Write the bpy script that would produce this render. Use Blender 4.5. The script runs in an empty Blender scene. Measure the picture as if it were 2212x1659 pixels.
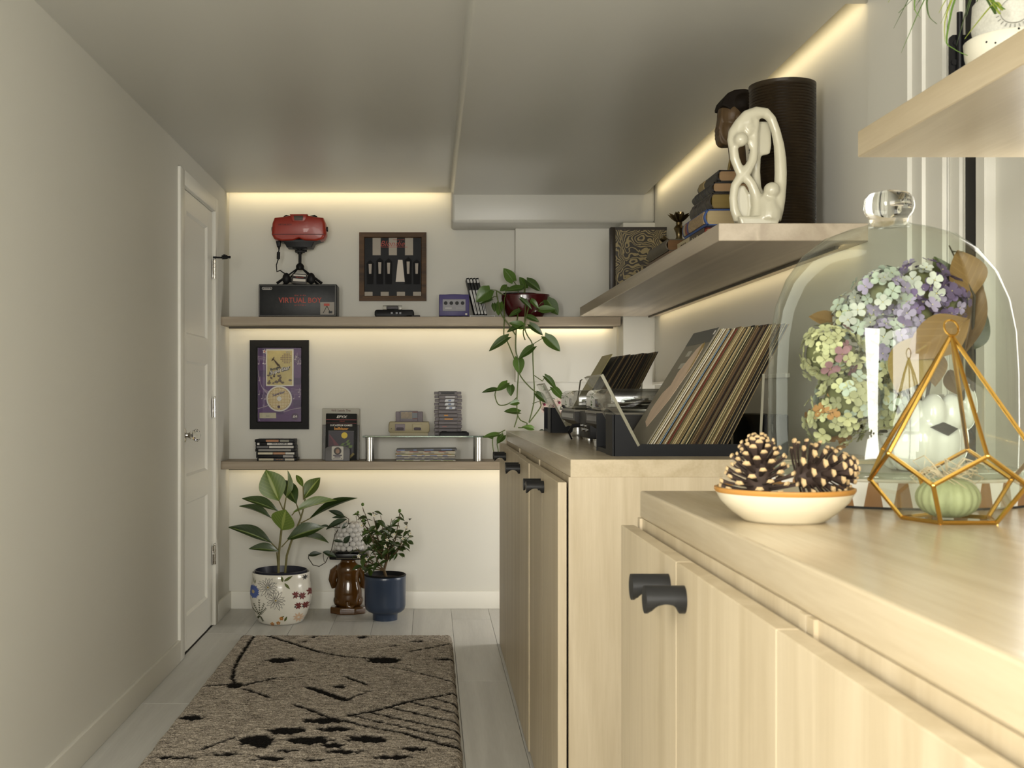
import bpy, bmesh, math, random
from math import sin, cos, pi, radians, sqrt, atan2
from mathutils import Vector, Matrix, noise

# ---------------------------------------------------------------- camera
SC = bpy.context.scene
COL = SC.collection
F = 2500.0            # focal length in pixels of the 2212 x 1659 frame
EYE = 1.086
VX, VY = 932.0, 858.0  # where lines along the corridor meet
cam_d = bpy.data.cameras.new('camera')
cam = bpy.data.objects.new('camera', cam_d)
COL.objects.link(cam)
cam.location = (0, 0, EYE)
cam.rotation_euler = (pi / 2, 0, 0)
cam_d.sensor_width = 36.0
cam_d.lens = 36.0 * F / 2212.0
cam_d.shift_x = (1106.0 - VX) / 2212.0
cam_d.shift_y = (VY - 829.5) / 2212.0
cam_d.clip_start = 0.05
cam_d.dof.use_dof = True
cam_d.dof.focus_distance = 4.2
cam_d.dof.aperture_fstop = 16.0
SC.camera = cam

# ---------------------------------------------------------------- world, lights, exposure
SC.view_settings.view_transform = 'Standard'
SC.view_settings.look = 'None'
SC.view_settings.gamma = 1.0
SC.view_settings.use_curve_mapping = False
SC.view_settings.exposure = 0.1
w = bpy.data.worlds.new('world'); SC.world = w
w.use_nodes = True
w.node_tree.nodes['Background'].inputs[0].default_value = (0.80, 0.88, 1.0, 1)
w.node_tree.nodes['Background'].inputs[1].default_value = 0.6


def area(name, loc, aim, sx, sy, power, col):
    d = bpy.data.lights.new(name, 'AREA')
    d.shape = 'RECTANGLE'; d.size = sx; d.size_y = sy
    d.energy = power; d.color = col
    o = bpy.data.objects.new(name, d)
    COL.objects.link(o)
    o.location = loc
    o.rotation_euler = (Vector(aim) - Vector(loc)).to_track_quat('-Z', 'Y').to_euler()
    return o


DAY = (1.0, 0.97, 0.90)
WARM = (1.0, 0.80, 0.46)
# daylight through the windows of the room behind the photographer
area('window_daylight', (0.25, -1.52, 1.45), (-0.30, 4.0, 1.2), 1.30, 1.25, 70, DAY)
area('side_window_daylight', (-0.98, -0.35, 1.35), (0.8, 1.3, 0.85), 0.8, 1.1, 80, DAY)
# daylight from the doorway and from the low window past the end of the cabinets
area('doorway_daylight', (1.075, 2.00, 1.02), (-1.0, 2.35, 1.05), 0.24, 1.75, 5, DAY)
area('low_window_daylight', (1.085, 5.41, 0.66), (0.0, 5.72, 0.85), 0.46, 0.86, 11.5, (1.0, 0.975, 0.94))
# warm LED strips: coves over the end wall and the long wall, under each shelf
area('led_end_wall_cove', (-0.48, 5.882, 2.140), (-0.48, 5.95, 2.090), 1.10, 0.014, 0.8, WARM)
area('led_long_wall_cove', (1.050, 4.28, 2.096), (1.10, 4.28, 2.05), 2.70, 0.014, 1.25, WARM)
area('led_upper_shelf', (-0.05, 5.842, 1.434), (-0.05, 5.96, 1.415), 1.90, 0.012, 0.62, WARM)
area('led_lower_shelf', (-0.05, 5.842, 0.718), (-0.05, 5.96, 0.70), 1.90, 0.012, 0.55, WARM)
area('led_side_shelf', (1.056, 4.27, 1.474), (1.10, 4.27, 1.45), 2.60, 0.007, 0.6, WARM)

SC.cycles.max_bounces = 6
SC.cycles.diffuse_bounces = 3
SC.cycles.glossy_bounces = 3
SC.cycles.transmission_bounces = 7
SC.cycles.transparent_max_bounces = 16
SC.cycles.caustics_reflective = False
SC.cycles.caustics_refractive = False
SC.cycles.adaptive_threshold = 0.06
SC.cycles.sample_clamp_indirect = 6.0

# ---------------------------------------------------------------- helpers
R = random.Random(7)


def PX(px, Y): return (px - VX) * Y / F
def PZ(py, Y): return EYE - (py - VY) * Y / F


class B:
    """collects shapes in one bmesh"""
    def __init__(self): self.bm = bmesh.new()

    def start(self): self.bm.verts.ensure_lookup_table(); return len(self.bm.verts)

    def xf(self, m, s=0):
        self.bm.verts.ensure_lookup_table()
        bmesh.ops.transform(self.bm, matrix=m, verts=self.bm.verts[s:])
        return self

    def box(self, x0, x1, y0, y1, z0, z1, bev=0.0, seg=2, mi=0):
        bm = self.bm
        v = [bm.verts.new((x, y, z)) for x in (x0, x1) for y in (y0, y1) for z in (z0, z1)]
        q = [(0, 1, 3, 2), (4, 6, 7, 5), (0, 4, 5, 1), (2, 3, 7, 6), (0, 2, 6, 4), (1, 5, 7, 3)]
        fs = [bm.faces.new([v[i] for i in k]) for k in q]
        for f in fs: f.material_index = mi
        if bev > 0:
            es = list({e for f in fs for e in f.edges})
            r = bmesh.ops.bevel(bm, geom=es, offset=bev, segments=seg, affect='EDGES', profile=0.5, clamp_overlap=True)
            for f in r['faces']: f.material_index = mi
        return self

    def ring_loft(self, rings, close=True, cap0=True, cap1=True, mi=0):
        bm = self.bm
        V = [[bm.verts.new(p) for p in r] for r in rings]
        n = len(V[0])
        for a, b in zip(V[:-1], V[1:]):
            for i in range(n if close else n - 1):
                j = (i + 1) % n
                bm.faces.new((a[i], a[j], b[j], b[i])).material_index = mi
        if cap0 and n > 2: bm.faces.new(V[0][::-1]).material_index = mi
        if cap1 and n > 2: bm.faces.new(V[-1]).material_index = mi
        return self

    def tube(self, pts, rad, n=8, caps=True, mi=0):
        pts = [Vector(p) for p in pts]
        if not hasattr(rad, '__len__'): rad = [rad] * len(pts)
        rings = []
        up = None
        for i, p in enumerate(pts):
            t = (pts[min(i + 1, len(pts) - 1)] - pts[max(i - 1, 0)])
            t = t.normalized() if t.length > 1e-9 else Vector((0, 0, 1))
            if up is None:
                up = Vector((0, 0, 1)) if abs(t.z) < 0.9 else Vector((1, 0, 0))
            a = t.cross(up)
            if a.length < 1e-6: a = t.orthogonal()
            a.normalize(); b = a.cross(t).normalized(); up = b
            rings.append([p + (a * cos(2 * pi * k / n) + b * sin(2 * pi * k / n)) * rad[i] for k in range(n)])
        return self.ring_loft(rings, cap0=caps, cap1=caps, mi=mi)

    def cyl(self, p0, p1, r, r1=None, n=20, mi=0):
        return self.tube([p0, p1], [r, r if r1 is None else r1], n, mi=mi)

    def lathe(self, prof, n=32, c=(0, 0, 0), sx=1, sy=1, cap0=True, cap1=True, mi=0):
        rings = [[(c[0] + sx * r * cos(2 * pi * k / n), c[1] + sy * r * sin(2 * pi * k / n), c[2] + z) for k in range(n)] for r, z in prof]
        return self.ring_loft(rings, cap0=cap0, cap1=cap1, mi=mi)

    def ball(self, c, r, n=16, m=10, mi=0):
        if not hasattr(r, '__len__'): r = (r, r, r)
        rings = []
        for j in range(m + 1):
            t = pi * (0.02 + 0.96 * j / m)
            rings.append([(c[0] + r[0] * sin(t) * cos(2 * pi * k / n), c[1] + r[1] * sin(t) * sin(2 * pi * k / n), c[2] - r[2] * cos(t)) for k in range(n)])
        return self.ring_loft(rings, mi=mi)

    def prism(self, poly, a, b, ax='y', mi=0):
        def mk(u, v, t):
            return {'y': (u, t, v), 'x': (t, u, v), 'z': (u, v, t)}[ax]
        return self.ring_loft([[mk(u, v, a) for u, v in poly], [mk(u, v, b) for u, v in poly]], mi=mi)

    def quad(self, p, mi=0):
        self.bm.faces.new([self.bm.verts.new(q) for q in p]).material_index = mi
        return self

    def mesh(self, name, mats=None, smooth=False, ang=40):
        bmesh.ops.recalc_face_normals(self.bm, faces=self.bm.faces[:])
        me = bpy.data.meshes.new(name)
        self.bm.to_mesh(me); self.bm.free()
        if mats is not None:
            for m in (mats if isinstance(mats, (list, tuple)) else [mats]): me.materials.append(m)
        if smooth:
            me.polygons.foreach_set('use_smooth', [True] * len(me.polygons))
            me.set_sharp_from_angle(angle=radians(ang))
        return me


def link(name, me, parent=None, loc=None, rot=None, scale=None):
    o = bpy.data.objects.new(name, me)
    COL.objects.link(o)
    if parent is not None: o.parent = parent
    if loc is not None: o.location = loc
    if rot is not None: o.rotation_euler = rot
    if scale is not None: o.scale = scale if hasattr(scale, '__len__') else (scale,) * 3
    return o


def obj(name, b, mats, parent=None, smooth=False, ang=40, loc=None, rot=None):
    return link(name, b.mesh(name, mats, smooth, ang), parent, loc, rot)


def tag(o, label, cat, group=None):
    o['label'] = label; o['category'] = cat
    if group: o['group'] = group
    return o


def thing(name, label, cat, loc=(0, 0, 0), rz=0.0, group=None, rot=None):
    o = bpy.data.objects.new(name, None)
    o.empty_display_size = 0.05
    COL.objects.link(o)
    o.location = loc
    o.rotation_euler = rot if rot is not None else (0, 0, rz)
    return tag(o, label, cat, group)


def struct(name, b, mats, parent=None, smooth=False, ang=40):
    o = obj(name, b, mats, parent, smooth, ang)
    if parent is None: o['kind'] = 'structure'
    return o


def copy_tree(o, parent=None):
    c = o.copy(); COL.objects.link(c)
    if parent is not None: c.parent = parent
    for ch in list(o.children): copy_tree(ch, c)
    return c


def orient(d, nrm=(0, 0, 1), loc=(0, 0, 0), s=1.0):
    x = Vector(d).normalized(); z = Vector(nrm)
    y = z.cross(x)
    if y.length < 1e-5: y = x.orthogonal()
    y.normalize(); z = x.cross(y).normalized()
    sc = s if hasattr(s, '__len__') else (s, s, s)
    m = Matrix.Identity(4)
    for i in range(3):
        m[i][0] = x[i] * sc[0]; m[i][1] = y[i] * sc[1]; m[i][2] = z[i] * sc[2]; m[i][3] = loc[i]
    return m


def text(name, body, h, m, parent, loc, rot=(pi / 2, 0, 0), sx=1.0, shear=0.0, align='CENTER', depth=0.0004, bold=0.0):
    """flat lettering of capital height h"""
    cu = bpy.data.curves.new(name, 'FONT')
    cu.body = body; cu.size = h * 1.38; cu.align_x = align; cu.align_y = 'CENTER'
    cu.shear = shear; cu.extrude = depth; cu.offset = bold; cu.resolution_u = 2
    t = bpy.data.objects.new(name, cu)
    COL.objects.link(t)
    bpy.context.view_layer.update()
    me = bpy.data.meshes.new_from_object(t.evaluated_get(bpy.context.evaluated_depsgraph_get()))
    bpy.data.objects.remove(t); bpy.data.curves.remove(cu)
    me.materials.clear(); me.materials.append(m)
    return link(name, me, parent, loc, rot, (sx, 1, 1))



def rrect(w, h, r, n=5, cx=0, cy=0):
    out = []
    for sx, sy, a0 in ((1, 1, 0), (-1, 1, 90), (-1, -1, 180), (1, -1, 270)):
        for i in range(n + 1):
            a = radians(a0 + 90 * i / n)
            out.append((cx + sx * (w / 2 - r) + r * cos(a), cy + sy * (h / 2 - r) + r * sin(a)))
    return out


# ---------------------------------------------------------------- materials
def srgb(r, g, b):
    f = lambda c: (c / 255 / 12.92) if c / 255 <= 0.04045 else ((c / 255 + 0.055) / 1.055) ** 2.4
    return (f(r), f(g), f(b))


def base_mat(name):
    m = bpy.data.materials.new(name); m.use_nodes = True
    nt = m.node_tree
    return m, nt, nt.nodes['Principled BSDF'], nt.nodes.new, nt.links.new


def M(name, col, rough=0.5, metal=0.0, noise_s=None, amt=0.15, bump=None, trans=0.0, ior=1.45, coat=0.0, spec=0.5, emit=None, sub=0.0, stretch=None, alpha=1.0):
    m, nt, p, N, L = base_mat(name)
    p.inputs['Base Color'].default_value = (*col, 1)
    p.inputs['Roughness'].default_value = rough
    p.inputs['Metallic'].default_value = metal
    p.inputs['Transmission Weight'].default_value = trans
    p.inputs['IOR'].default_value = ior
    p.inputs['Coat Weight'].default_value = coat
    p.inputs['Specular IOR Level'].default_value = spec
    p.inputs['Alpha'].default_value = alpha
    if sub: p.inputs['Subsurface Weight'].default_value = sub
    if emit:
        p.inputs['Emission Color'].default_value = (*emit[0], 1); p.inputs['Emission Strength'].default_value = emit[1]
    if noise_s or bump:
        tc = N('ShaderNodeTexCoord'); mp = N('ShaderNodeMapping')
        L(tc.outputs['Object'], mp.inputs[0])
        if stretch: mp.inputs['Scale'].default_value = stretch
    if noise_s:
        nz = N('ShaderNodeTexNoise'); nz.inputs['Scale'].default_value = noise_s; nz.inputs['Detail'].default_value = 4
        L(mp.outputs[0], nz.inputs['Vector'])
        mx = N('ShaderNodeMix'); mx.data_type = 'RGBA'
        L(nz.outputs['Fac'], mx.inputs['Factor'])
        mx.inputs['A'].default_value = (*[c * (1 - amt) for c in col], 1)
        mx.inputs['B'].default_value = (*[min(1, c * (1 + amt)) for c in col], 1)
        L(mx.outputs['Result'], p.inputs['Base Color'])
    if bump:
        n2 = N('ShaderNodeTexNoise'); n2.inputs['Scale'].default_value = bump[0]; n2.inputs['Detail'].default_value = 5
        L(mp.outputs[0], n2.inputs['Vector'])
        bp = N('ShaderNodeBump'); bp.inputs['Strength'].default_value = bump[1]; bp.inputs['Distance'].default_value = bump[2] if len(bump) > 2 else 0.002
        L(n2.outputs['Fac'], bp.inputs['Height']); L(bp.outputs[0], p.inputs['Normal'])
    return m


def WOOD(name, c1, c2, axis='z', rough=0.45, ring=9.0, rnd=True, fine=0.35, coat=0.0):
    """grain runs along axis; c1 light, c2 dark"""
    m, nt, p, N, L = base_mat(name)
    tc = N('ShaderNodeTexCoord'); mp = N('ShaderNodeMapping')
    st = {'x': (0.06, 1, 1), 'y': (1, 0.06, 1), 'z': (1, 1, 0.06)}[axis]
    mp.inputs['Scale'].default_value = st
    if rnd:
        oi = N('ShaderNodeObjectInfo'); mu = N('ShaderNodeVectorMath'); mu.operation = 'SCALE'
        cb = N('ShaderNodeCombineXYZ')
        for i in range(3): L(oi.outputs['Random'], cb.inputs[i])
        L(cb.outputs[0], mu.inputs[0]); mu.inputs['Scale'].default_value = 9.0
        ad = N('ShaderNodeVectorMath'); ad.operation = 'ADD'
        L(tc.outputs['Object'], ad.inputs[0]); L(mu.outputs[0], ad.inputs[1]); L(ad.outputs[0], mp.inputs[0])
    else:
        L(tc.outputs['Object'], mp.inputs[0])
    n1 = N('ShaderNodeTexNoise'); n1.inputs['Scale'].default_value = ring; n1.inputs['Detail'].default_value = 2; n1.inputs['Distortion'].default_value = 0.6
    L(mp.outputs[0], n1.inputs['Vector'])
    n2 = N('ShaderNodeTexNoise'); n2.inputs['Scale'].default_value = 170; n2.inputs['Detail'].default_value = 3
    L(mp.outputs[0], n2.inputs['Vector'])
    m1 = N('ShaderNodeMath'); m1.operation = 'MULTIPLY'; m1.inputs[1].default_value = 7.0; L(n1.outputs['Fac'], m1.inputs[0])
    m2 = N('ShaderNodeMath'); m2.operation = 'PINGPONG'; m2.inputs[1].default_value = 1.0; L(m1.outputs[0], m2.inputs[0])
    mm = N('ShaderNodeMix'); mm.data_type = 'FLOAT'; mm.inputs['Factor'].default_value = fine + 0.2
    L(m2.outputs[0], mm.inputs['A']); L(n2.outputs['Fac'], mm.inputs['B'])
    cr = N('ShaderNodeValToRGB'); cr.color_ramp.elements[0].position = 0.25; cr.color_ramp.elements[1].position = 0.8
    cr.color_ramp.elements[0].color = (*c2, 1); cr.color_ramp.elements[1].color = (*c1, 1)
    L(mm.outputs['Result'], cr.inputs['Fac']); L(cr.outputs[0], p.inputs['Base Color'])
    p.inputs['Roughness'].default_value = rough; p.inputs['Coat Weight'].default_value = coat; p.inputs['Coat Roughness'].default_value = 0.25
    bp = N('ShaderNodeBump'); bp.inputs['Strength'].default_value = 0.12; bp.inputs['Distance'].default_value = 0.001
    L(n2.outputs['Fac'], bp.inputs['Height']); L(bp.outputs[0], p.inputs['Normal'])
    return m


OAK1, OAK2 = (0.565, 0.475, 0.33), (0.465, 0.38, 0.248)
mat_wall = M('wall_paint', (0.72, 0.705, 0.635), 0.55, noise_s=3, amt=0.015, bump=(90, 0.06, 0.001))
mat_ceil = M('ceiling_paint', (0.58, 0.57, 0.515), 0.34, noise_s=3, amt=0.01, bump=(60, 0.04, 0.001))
mat_trim = M('trim_paint', (0.84, 0.82, 0.74), 0.38)
mat_oak_z = WOOD('oak_upright', OAK1, OAK2, 'z')
mat_oak_y = WOOD('oak_lengthwise', OAK1, OAK2, 'y', 0.33)
mat_oak_x = WOOD('oak_crosswise', (0.42, 0.345, 0.25), (0.30, 0.24, 0.165), 'x', 0.5, fine=0.2)
mat_oak_s = WOOD('oak_shelf', (0.50, 0.425, 0.32), (0.39, 0.32, 0.235), 'y', 0.33, fine=0.2)
mat_top_y = WOOD('oak_worktop', (0.565, 0.475, 0.33), (0.465, 0.38, 0.248), 'y', 0.22)
mat_plank = WOOD('grey_washed_floor', (0.62, 0.61, 0.57), (0.52, 0.51, 0.475), 'y', 0.42, ring=6)
mat_sub = M('floor_base', (0.16, 0.15, 0.13), 0.8)
mat_dark = M('dark_gap', (0.02, 0.018, 0.015), 0.7)
mat_knob = M('black_satin_metal', (0.016, 0.016, 0.016), 0.42, 0.0, spec=0.3)
mat_chrome = M('polished_nickel', (0.72, 0.70, 0.66), 0.14, 1.0)
mat_steel = M('brushed_steel', (0.62, 0.62, 0.60), 0.30, 1.0, noise_s=30, amt=0.06, stretch=(1, 1, 0.05))
mat_blk = M('black_plastic', (0.010, 0.010, 0.0105), 0.45, spec=0.22)
mat_blk_g = M('glossy_black', (0.008, 0.008, 0.009), 0.2, spec=0.35)
mat_white = M('white_paint', (0.78, 0.77, 0.72), 0.4)
mat_led = M('led_diffuser', (0.9, 0.85, 0.7), 0.5, emit=((1.0, 0.80, 0.46), 2.0))
mat_alu = M('bronze_channel', (0.10, 0.085, 0.06), 0.6)

def PANE(name, tint, refl=1.0, rough=0.0):
    """thin clear sheet: light passes straight through, Fresnel mirror on top"""
    m = bpy.data.materials.new(name); m.use_nodes = True
    nt = m.node_tree; nt.nodes.clear(); N, L = nt.nodes.new, nt.links.new
    out = N('ShaderNodeOutputMaterial'); mx = N('ShaderNodeMixShader'); tr = N('ShaderNodeBsdfTransparent'); gl = N('ShaderNodeBsdfGlossy'); lw = N('ShaderNodeLayerWeight')
    lw.inputs['Blend'].default_value = 0.5
    pw_ = N('ShaderNodeMath'); pw_.operation = 'POWER'; pw_.inputs[1].default_value = 4.0; L(lw.outputs['Facing'], pw_.inputs[0])
    ma = N('ShaderNodeMath'); ma.operation = 'MULTIPLY_ADD'; ma.inputs[1].default_value = 0.55 * refl; ma.inputs[2].default_value = 0.05 * refl; L(pw_.outputs[0], ma.inputs[0])
    tr.inputs[0].default_value = (*tint, 1); gl.inputs['Roughness'].default_value = rough
    L(ma.outputs[0], mx.inputs[0]); L(tr.outputs[0], mx.inputs[1]); L(gl.outputs[0], mx.inputs[2]); L(mx.outputs[0], out.inputs[0])
    return m


mat_pane = PANE('picture_glazing', (0.98, 0.98, 0.98), 0.35)
mat_glass = M('clear_glass', (0.97, 0.99, 0.975), 0.0, trans=1.0, ior=1.45)
mat_acryl = M('clear_acrylic', (0.96, 0.965, 0.95), 0.03, trans=1.0, ior=1.35)

# ---------------------------------------------------------------- the room
XL, XR, YB, YR = -1.04, 1.10, 5.952, -1.60
ZC, ZC2 = 2.126, 2.081       # ceiling, lower ceiling over the cabinets
YBEAM, ZBEAM = 5.693, 1.9445
XSTEP = 0.10

f = struct('floor', B().box(XL - 0.1, XR + 0.1, YR - 0.1, YB + 0.1, -0.12, -0.009), mat_sub)
plank_len, plank_w = 1.22, 0.19
pm = {}
row = 0
x = XL
while x < XR - 0.01:
    x1 = min(x + plank_w, XR)
    y = YR - R.uniform(0, plank_len)
    while y < YB:
        y0, y1 = max(y, YR), min(y + plank_len, YB)
        if y1 - y0 > 0.02:
            key = (round(x1 - x, 3), round(y1 - y0, 3))
            if key not in pm:
                pm[key] = B().box(0.0005, x1 - x - 0.0005, 0.0005, y1 - y0 - 0.0005, -0.009, 0.0, 0.0012, 1).mesh('plank', mat_plank)
            link('plank', pm[key], f, (x, y0, 0))
        y += plank_len
    x = x1; row += 1

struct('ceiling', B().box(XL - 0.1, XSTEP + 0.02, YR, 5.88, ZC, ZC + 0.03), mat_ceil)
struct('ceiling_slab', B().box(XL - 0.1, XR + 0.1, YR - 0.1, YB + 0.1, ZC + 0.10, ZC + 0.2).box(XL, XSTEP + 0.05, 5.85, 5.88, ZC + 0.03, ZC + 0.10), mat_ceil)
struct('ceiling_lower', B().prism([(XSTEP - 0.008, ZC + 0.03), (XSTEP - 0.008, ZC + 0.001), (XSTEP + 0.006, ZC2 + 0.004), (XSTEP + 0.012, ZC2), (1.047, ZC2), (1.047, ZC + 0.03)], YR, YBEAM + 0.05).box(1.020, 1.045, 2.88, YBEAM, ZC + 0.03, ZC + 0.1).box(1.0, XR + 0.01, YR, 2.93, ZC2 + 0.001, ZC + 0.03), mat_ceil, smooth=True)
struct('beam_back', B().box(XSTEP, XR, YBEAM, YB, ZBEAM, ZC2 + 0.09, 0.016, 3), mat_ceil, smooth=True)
struct('wall_back', B().box(XL - 0.1, XR + 0.1, YB, YB + 0.1, 0, ZC + 0.1), mat_wall)
struct('wall_panel', B().box(0.427, 0.9435, 5.885, YB, 1.164, ZBEAM + 0.001, 0.002, 1), mat_wall)
struct('wall_column', B().box(0.943, XR, YBEAM, YB, 0, ZBEAM + 0.001, 0.002, 1), mat_wall)
struct('wall_right', B().box(XR, XR + 0.1, 2.47, YB, 0, ZC + 0.1).box(XR, XR + 0.1, YR, 1.52, 0, ZC + 0.1).box(XR, XR + 0.1, 1.52, 2.47, 2.02, ZC + 0.1), mat_wall)
b = B()                      # wall behind the photographer with its window opening
b.box(XL - 0.1, -0.45, YR - 0.1, YR, 0, ZC + 0.1).box(0.95, XR + 0.1, YR - 0.1, YR, 0, ZC + 0.1).box(-0.45, 0.95, YR - 0.1, YR, 0, 0.78).box(-0.45, 0.95, YR - 0.1, YR, 2.1, ZC + 0.1)
struct('wall_rear', b, mat_wall)

# left wall around the door
DY0, DY1, DZ = 4.83, 5.51, 1.965
b = B()
b.box(XL - 0.1, XL, YR, DY0 - 0.015, 0, ZC + 0.1).box(XL - 0.1, XL, DY1 + 0.015, YB, 0, ZC + 0.1).box(XL - 0.1, XL, DY0 - 0.015, DY1 + 0.015, DZ + 0.015, ZC + 0.1)
struct('wall_left', b, mat_wall)
struct('wall_left_back', B().box(XL - 0.16, XL - 0.1, DY0 - 0.2, DY1 + 0.2, 0, ZC), mat_dark)
b = B()
b.box(XL - 0.002, XL + 0.012, DY0 - 0.085, DY0 - 0.006, 0, DZ + 0.07, 0.003, 2)
b.box(XL - 0.002, XL + 0.012, DY1 + 0.006, DY1 + 0.075, 0, DZ + 0.07, 0.003, 2)
b.box(XL - 0.002, XL + 0.012, DY0 - 0.006, DY1 + 0.006, DZ + 0.006, DZ + 0.07, 0.003, 2)
struct('trim_1', b, mat_trim, smooth=True)
b = B()
b.box(XL - 0.1, XL - 0.001, DY0 - 0.0145, DY0 - 0.003, 0, DZ + 0.0145).box(XL - 0.1, XL - 0.001, DY1 + 0.003, DY1 + 0.0145, 0, DZ + 0.0145).box(XL - 0.1, XL - 0.001, DY0 - 0.0145, DY1 + 0.0145, DZ + 0.003, DZ + 0.0145)
struct('trim_2', b, mat_trim)

# door with three sunk panels, hinges and glass knob
d1 = bpy.data.objects.new('door_1', None); COL.objects.link(d1); d1.location = (XL - 0.004, DY0, 0); d1['kind'] = 'structure'
W = DY1 - DY0
ys = (0.0, 0.105, W - 0.115, W)
zs = (0.005, 0.150, 0.634, 0.748, 1.241, 1.357, 1.880, DZ)
b = B()
b.box(-0.036, 0, 0, ys[1], zs[0], DZ, 0.0015, 1).box(-0.036, 0, ys[2], W, zs[0], DZ, 0.0015, 1)
for k in (0, 2, 4, 6):
    b.box(-0.036, 0, ys[1], ys[2], zs[k], zs[k + 1])
obj('door_frame', b, mat_trim, d1)
for k in (1, 3, 5):
    b = B().box(-0.03, -0.012, ys[1] - 0.002, ys[2] + 0.002, zs[k] - 0.002, zs[k + 1] + 0.002)
    y0, y1, z0, z1 = ys[1], ys[2], zs[k], zs[k + 1]
    o_ = [(-0.001, y0, z0), (-0.001, y1, z0), (-0.001, y1, z1), (-0.001, y0, z1)]
    g = 0.009
    i_ = [(-0.0115, y0 + g, z0 + g), (-0.0115, y1 - g, z0 + g), (-0.0115, y1 - g, z1 - g), (-0.0115, y0 + g, z1 - g)]
    for q in range(4):
        b.quad([o_[q], o_[(q + 1) % 4], i_[(q + 1) % 4], i_[q]])
    obj('door_panel', b, mat_trim, d1)
for zc in (1.695, 1.035, 0.335):
    hb = B().box(0.004, 0.0075, W - 0.018, W + 0.016, zc - 0.045, zc + 0.045, 0.001, 1)
    for k in range(5):
        hb.cyl((0.012, W + 0.003, zc - 0.045 + k * 0.018 + 0.0007), (0.012, W + 0.003, zc - 0.045 + (k + 1) * 0.018 - 0.0007), 0.0068, n=12)
    hb.ball((0.012, W + 0.003, zc + 0.049), 0.006, 10, 6)
    obj('hinge', hb, mat_chrome, d1, True)
b = B().cyl((0.012, W + 0.003, 1.748), (0.012, W + 0.003, 1.756), 0.009, n=12)
b.tube([(0.012, W + 0.003, 1.752), (0.04, W + 0.012, 1.752), (0.062, W + 0.02, 1.754)], [0.004, 0.004, 0.004], 8)
b.cyl((0.045, W + 0.012, 1.753), (0.068, W + 0.022, 1.756), 0.010, n=12).box(0.05, 0.06, W + 0.012, W + 0.028, 1.756, 1.768)
b.cyl((0.068, W + 0.022, 1.756), (0.082, W + 0.028, 1.756), 0.006, n=10)
obj('door_stop', b, mat_blk, d1, True)
kb = B().lathe([(0.0, 0), (0.030, 0), (0.031, 0.004), (0.024, 0.008), (0.012, 0.010), (0.010, 0.018), (0.014, 0.024), (0.017, 0.028), (0.012, 0.031)], 28)
kb.xf(Matrix.Translation((-0.0005, 0.055, 0.925)) @ Matrix.Rotation(pi / 2, 4, 'Y'))
kn = obj('door_knob', kb, mat_chrome, d1, True)
kb = B().lathe([(0.009, 0.030), (0.020, 0.037), (0.0265, 0.047), (0.0265, 0.056), (0.020, 0.065), (0.010, 0.069)], 10)
kb.xf(Matrix.Translation((-0.0005, 0.055, 0.925)) @ Matrix.Rotation(pi / 2, 4, 'Y'))
obj('glass_ball', kb, M('crystal_glass', (0.98, 0.98, 0.96), 0.0, trans=1.0, ior=1.52), kn)

# baseboards
BBH = 0.09
struct('baseboard_left', B().box(XL - 0.001, XL + 0.013, YR, DY0 - 0.086, 0, BBH, 0.003, 2).box(XL - 0.001, XL + 0.013, DY1 + 0.076, YB, 0, BBH, 0.003, 2), mat_trim, smooth=True)
struct('baseboard_back', B().box(XL, 0.943, YB - 0.014, YB + 0.001, 0, BBH, 0.003, 2), mat_trim, smooth=True)

# doorway in the long wall: cased frame, hung door with black gasket and hinge
b = B()
prof = [(2.47, 0.001), (2.47, -0.010), (2.553, -0.010), (2.556, -0.017), (2.564, -0.017), (2.568, -0.008), (2.630, -0.008), (2.634, -0.017), (2.643, -0.017), (2.648, -0.006), (2.902, -0.006), (2.905, 0.001)]
b.prism([(XR + v, u) for u, v in prof], 0, ZC2, 'z')
struct('trim_3', b, mat_wall)
b = B().box(XR + 0.004, XR + 0.1, 2.421, 2.466, 0, 2.02).box(XR + 0.014, XR + 0.1, 2.466, 2.47, 0, 2.02)
b.box(XR + 0.010, XR + 0.1, 2.406, 2.412, 0, 2.02).box(XR + 0.03, XR + 0.1, 2.412, 2.421, 0, 2.02)
struct('door_jamb', b, mat_wall)
struct('door_gasket', B().box(XR + 0.010, XR + 0.09, 2.363, 2.406, 0, 2.02), mat_blk)
d2 = bpy.data.objects.new('door_2', None); COL.objects.link(d2); d2.location = (XR + 0.02, 1.55, 0); d2['kind'] = 'structure'
obj('door_leaf', B().box(0.012, 0.055, -0.02, 0.772, 0.01, 2.01).box(-0.010, 0.05, 0.772, 0.812, 0.01, 2.01, 0.002, 1), mat_wall, d2)
hb = B().prism(rrect(0.062, 0.14, 0.008, 4, -0.017, 1.765), 0.842, 0.850)
hb.cyl((-0.030, 0.838, 1.70), (-0.030, 0.838, 1.88), 0.006, n=14)
for (xx, zz) in ((-0.036, 1.818), (-0.040, 1.778), (-0.002, 1.80)):
    hb.cyl((xx, 0.839, zz), (xx, 0.843, zz), 0.006, n=14)
obj('hinge', hb, mat_blk_g, d2, True)

# ---------------------------------------------------------------- shelves on the end wall
def led_shelf(name, label, x0, x1, z0, z1):
    t = thing(name, label, 'shelf', (0, 5.714, z0))
    obj('board', B().box(x0, x1, 0, YB - 5.714, 0, z1 - z0, 0.0015, 1), mat_oak_x, t)
    o = obj('light_channel', B().box(x0 + 0.02, x1 - 0.02, 0.112, 0.124, -0.010, 0.0).box(x0 + 0.02, x1 - 0.02, 0.124, 0.136, -0.002, 0.0), mat_alu, t)
    obj('led_strip', B().box(x0 + 0.02, x1 - 0.02, 0.1241, 0.126, -0.0095, -0.002), mat_led, o)
    return t


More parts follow.
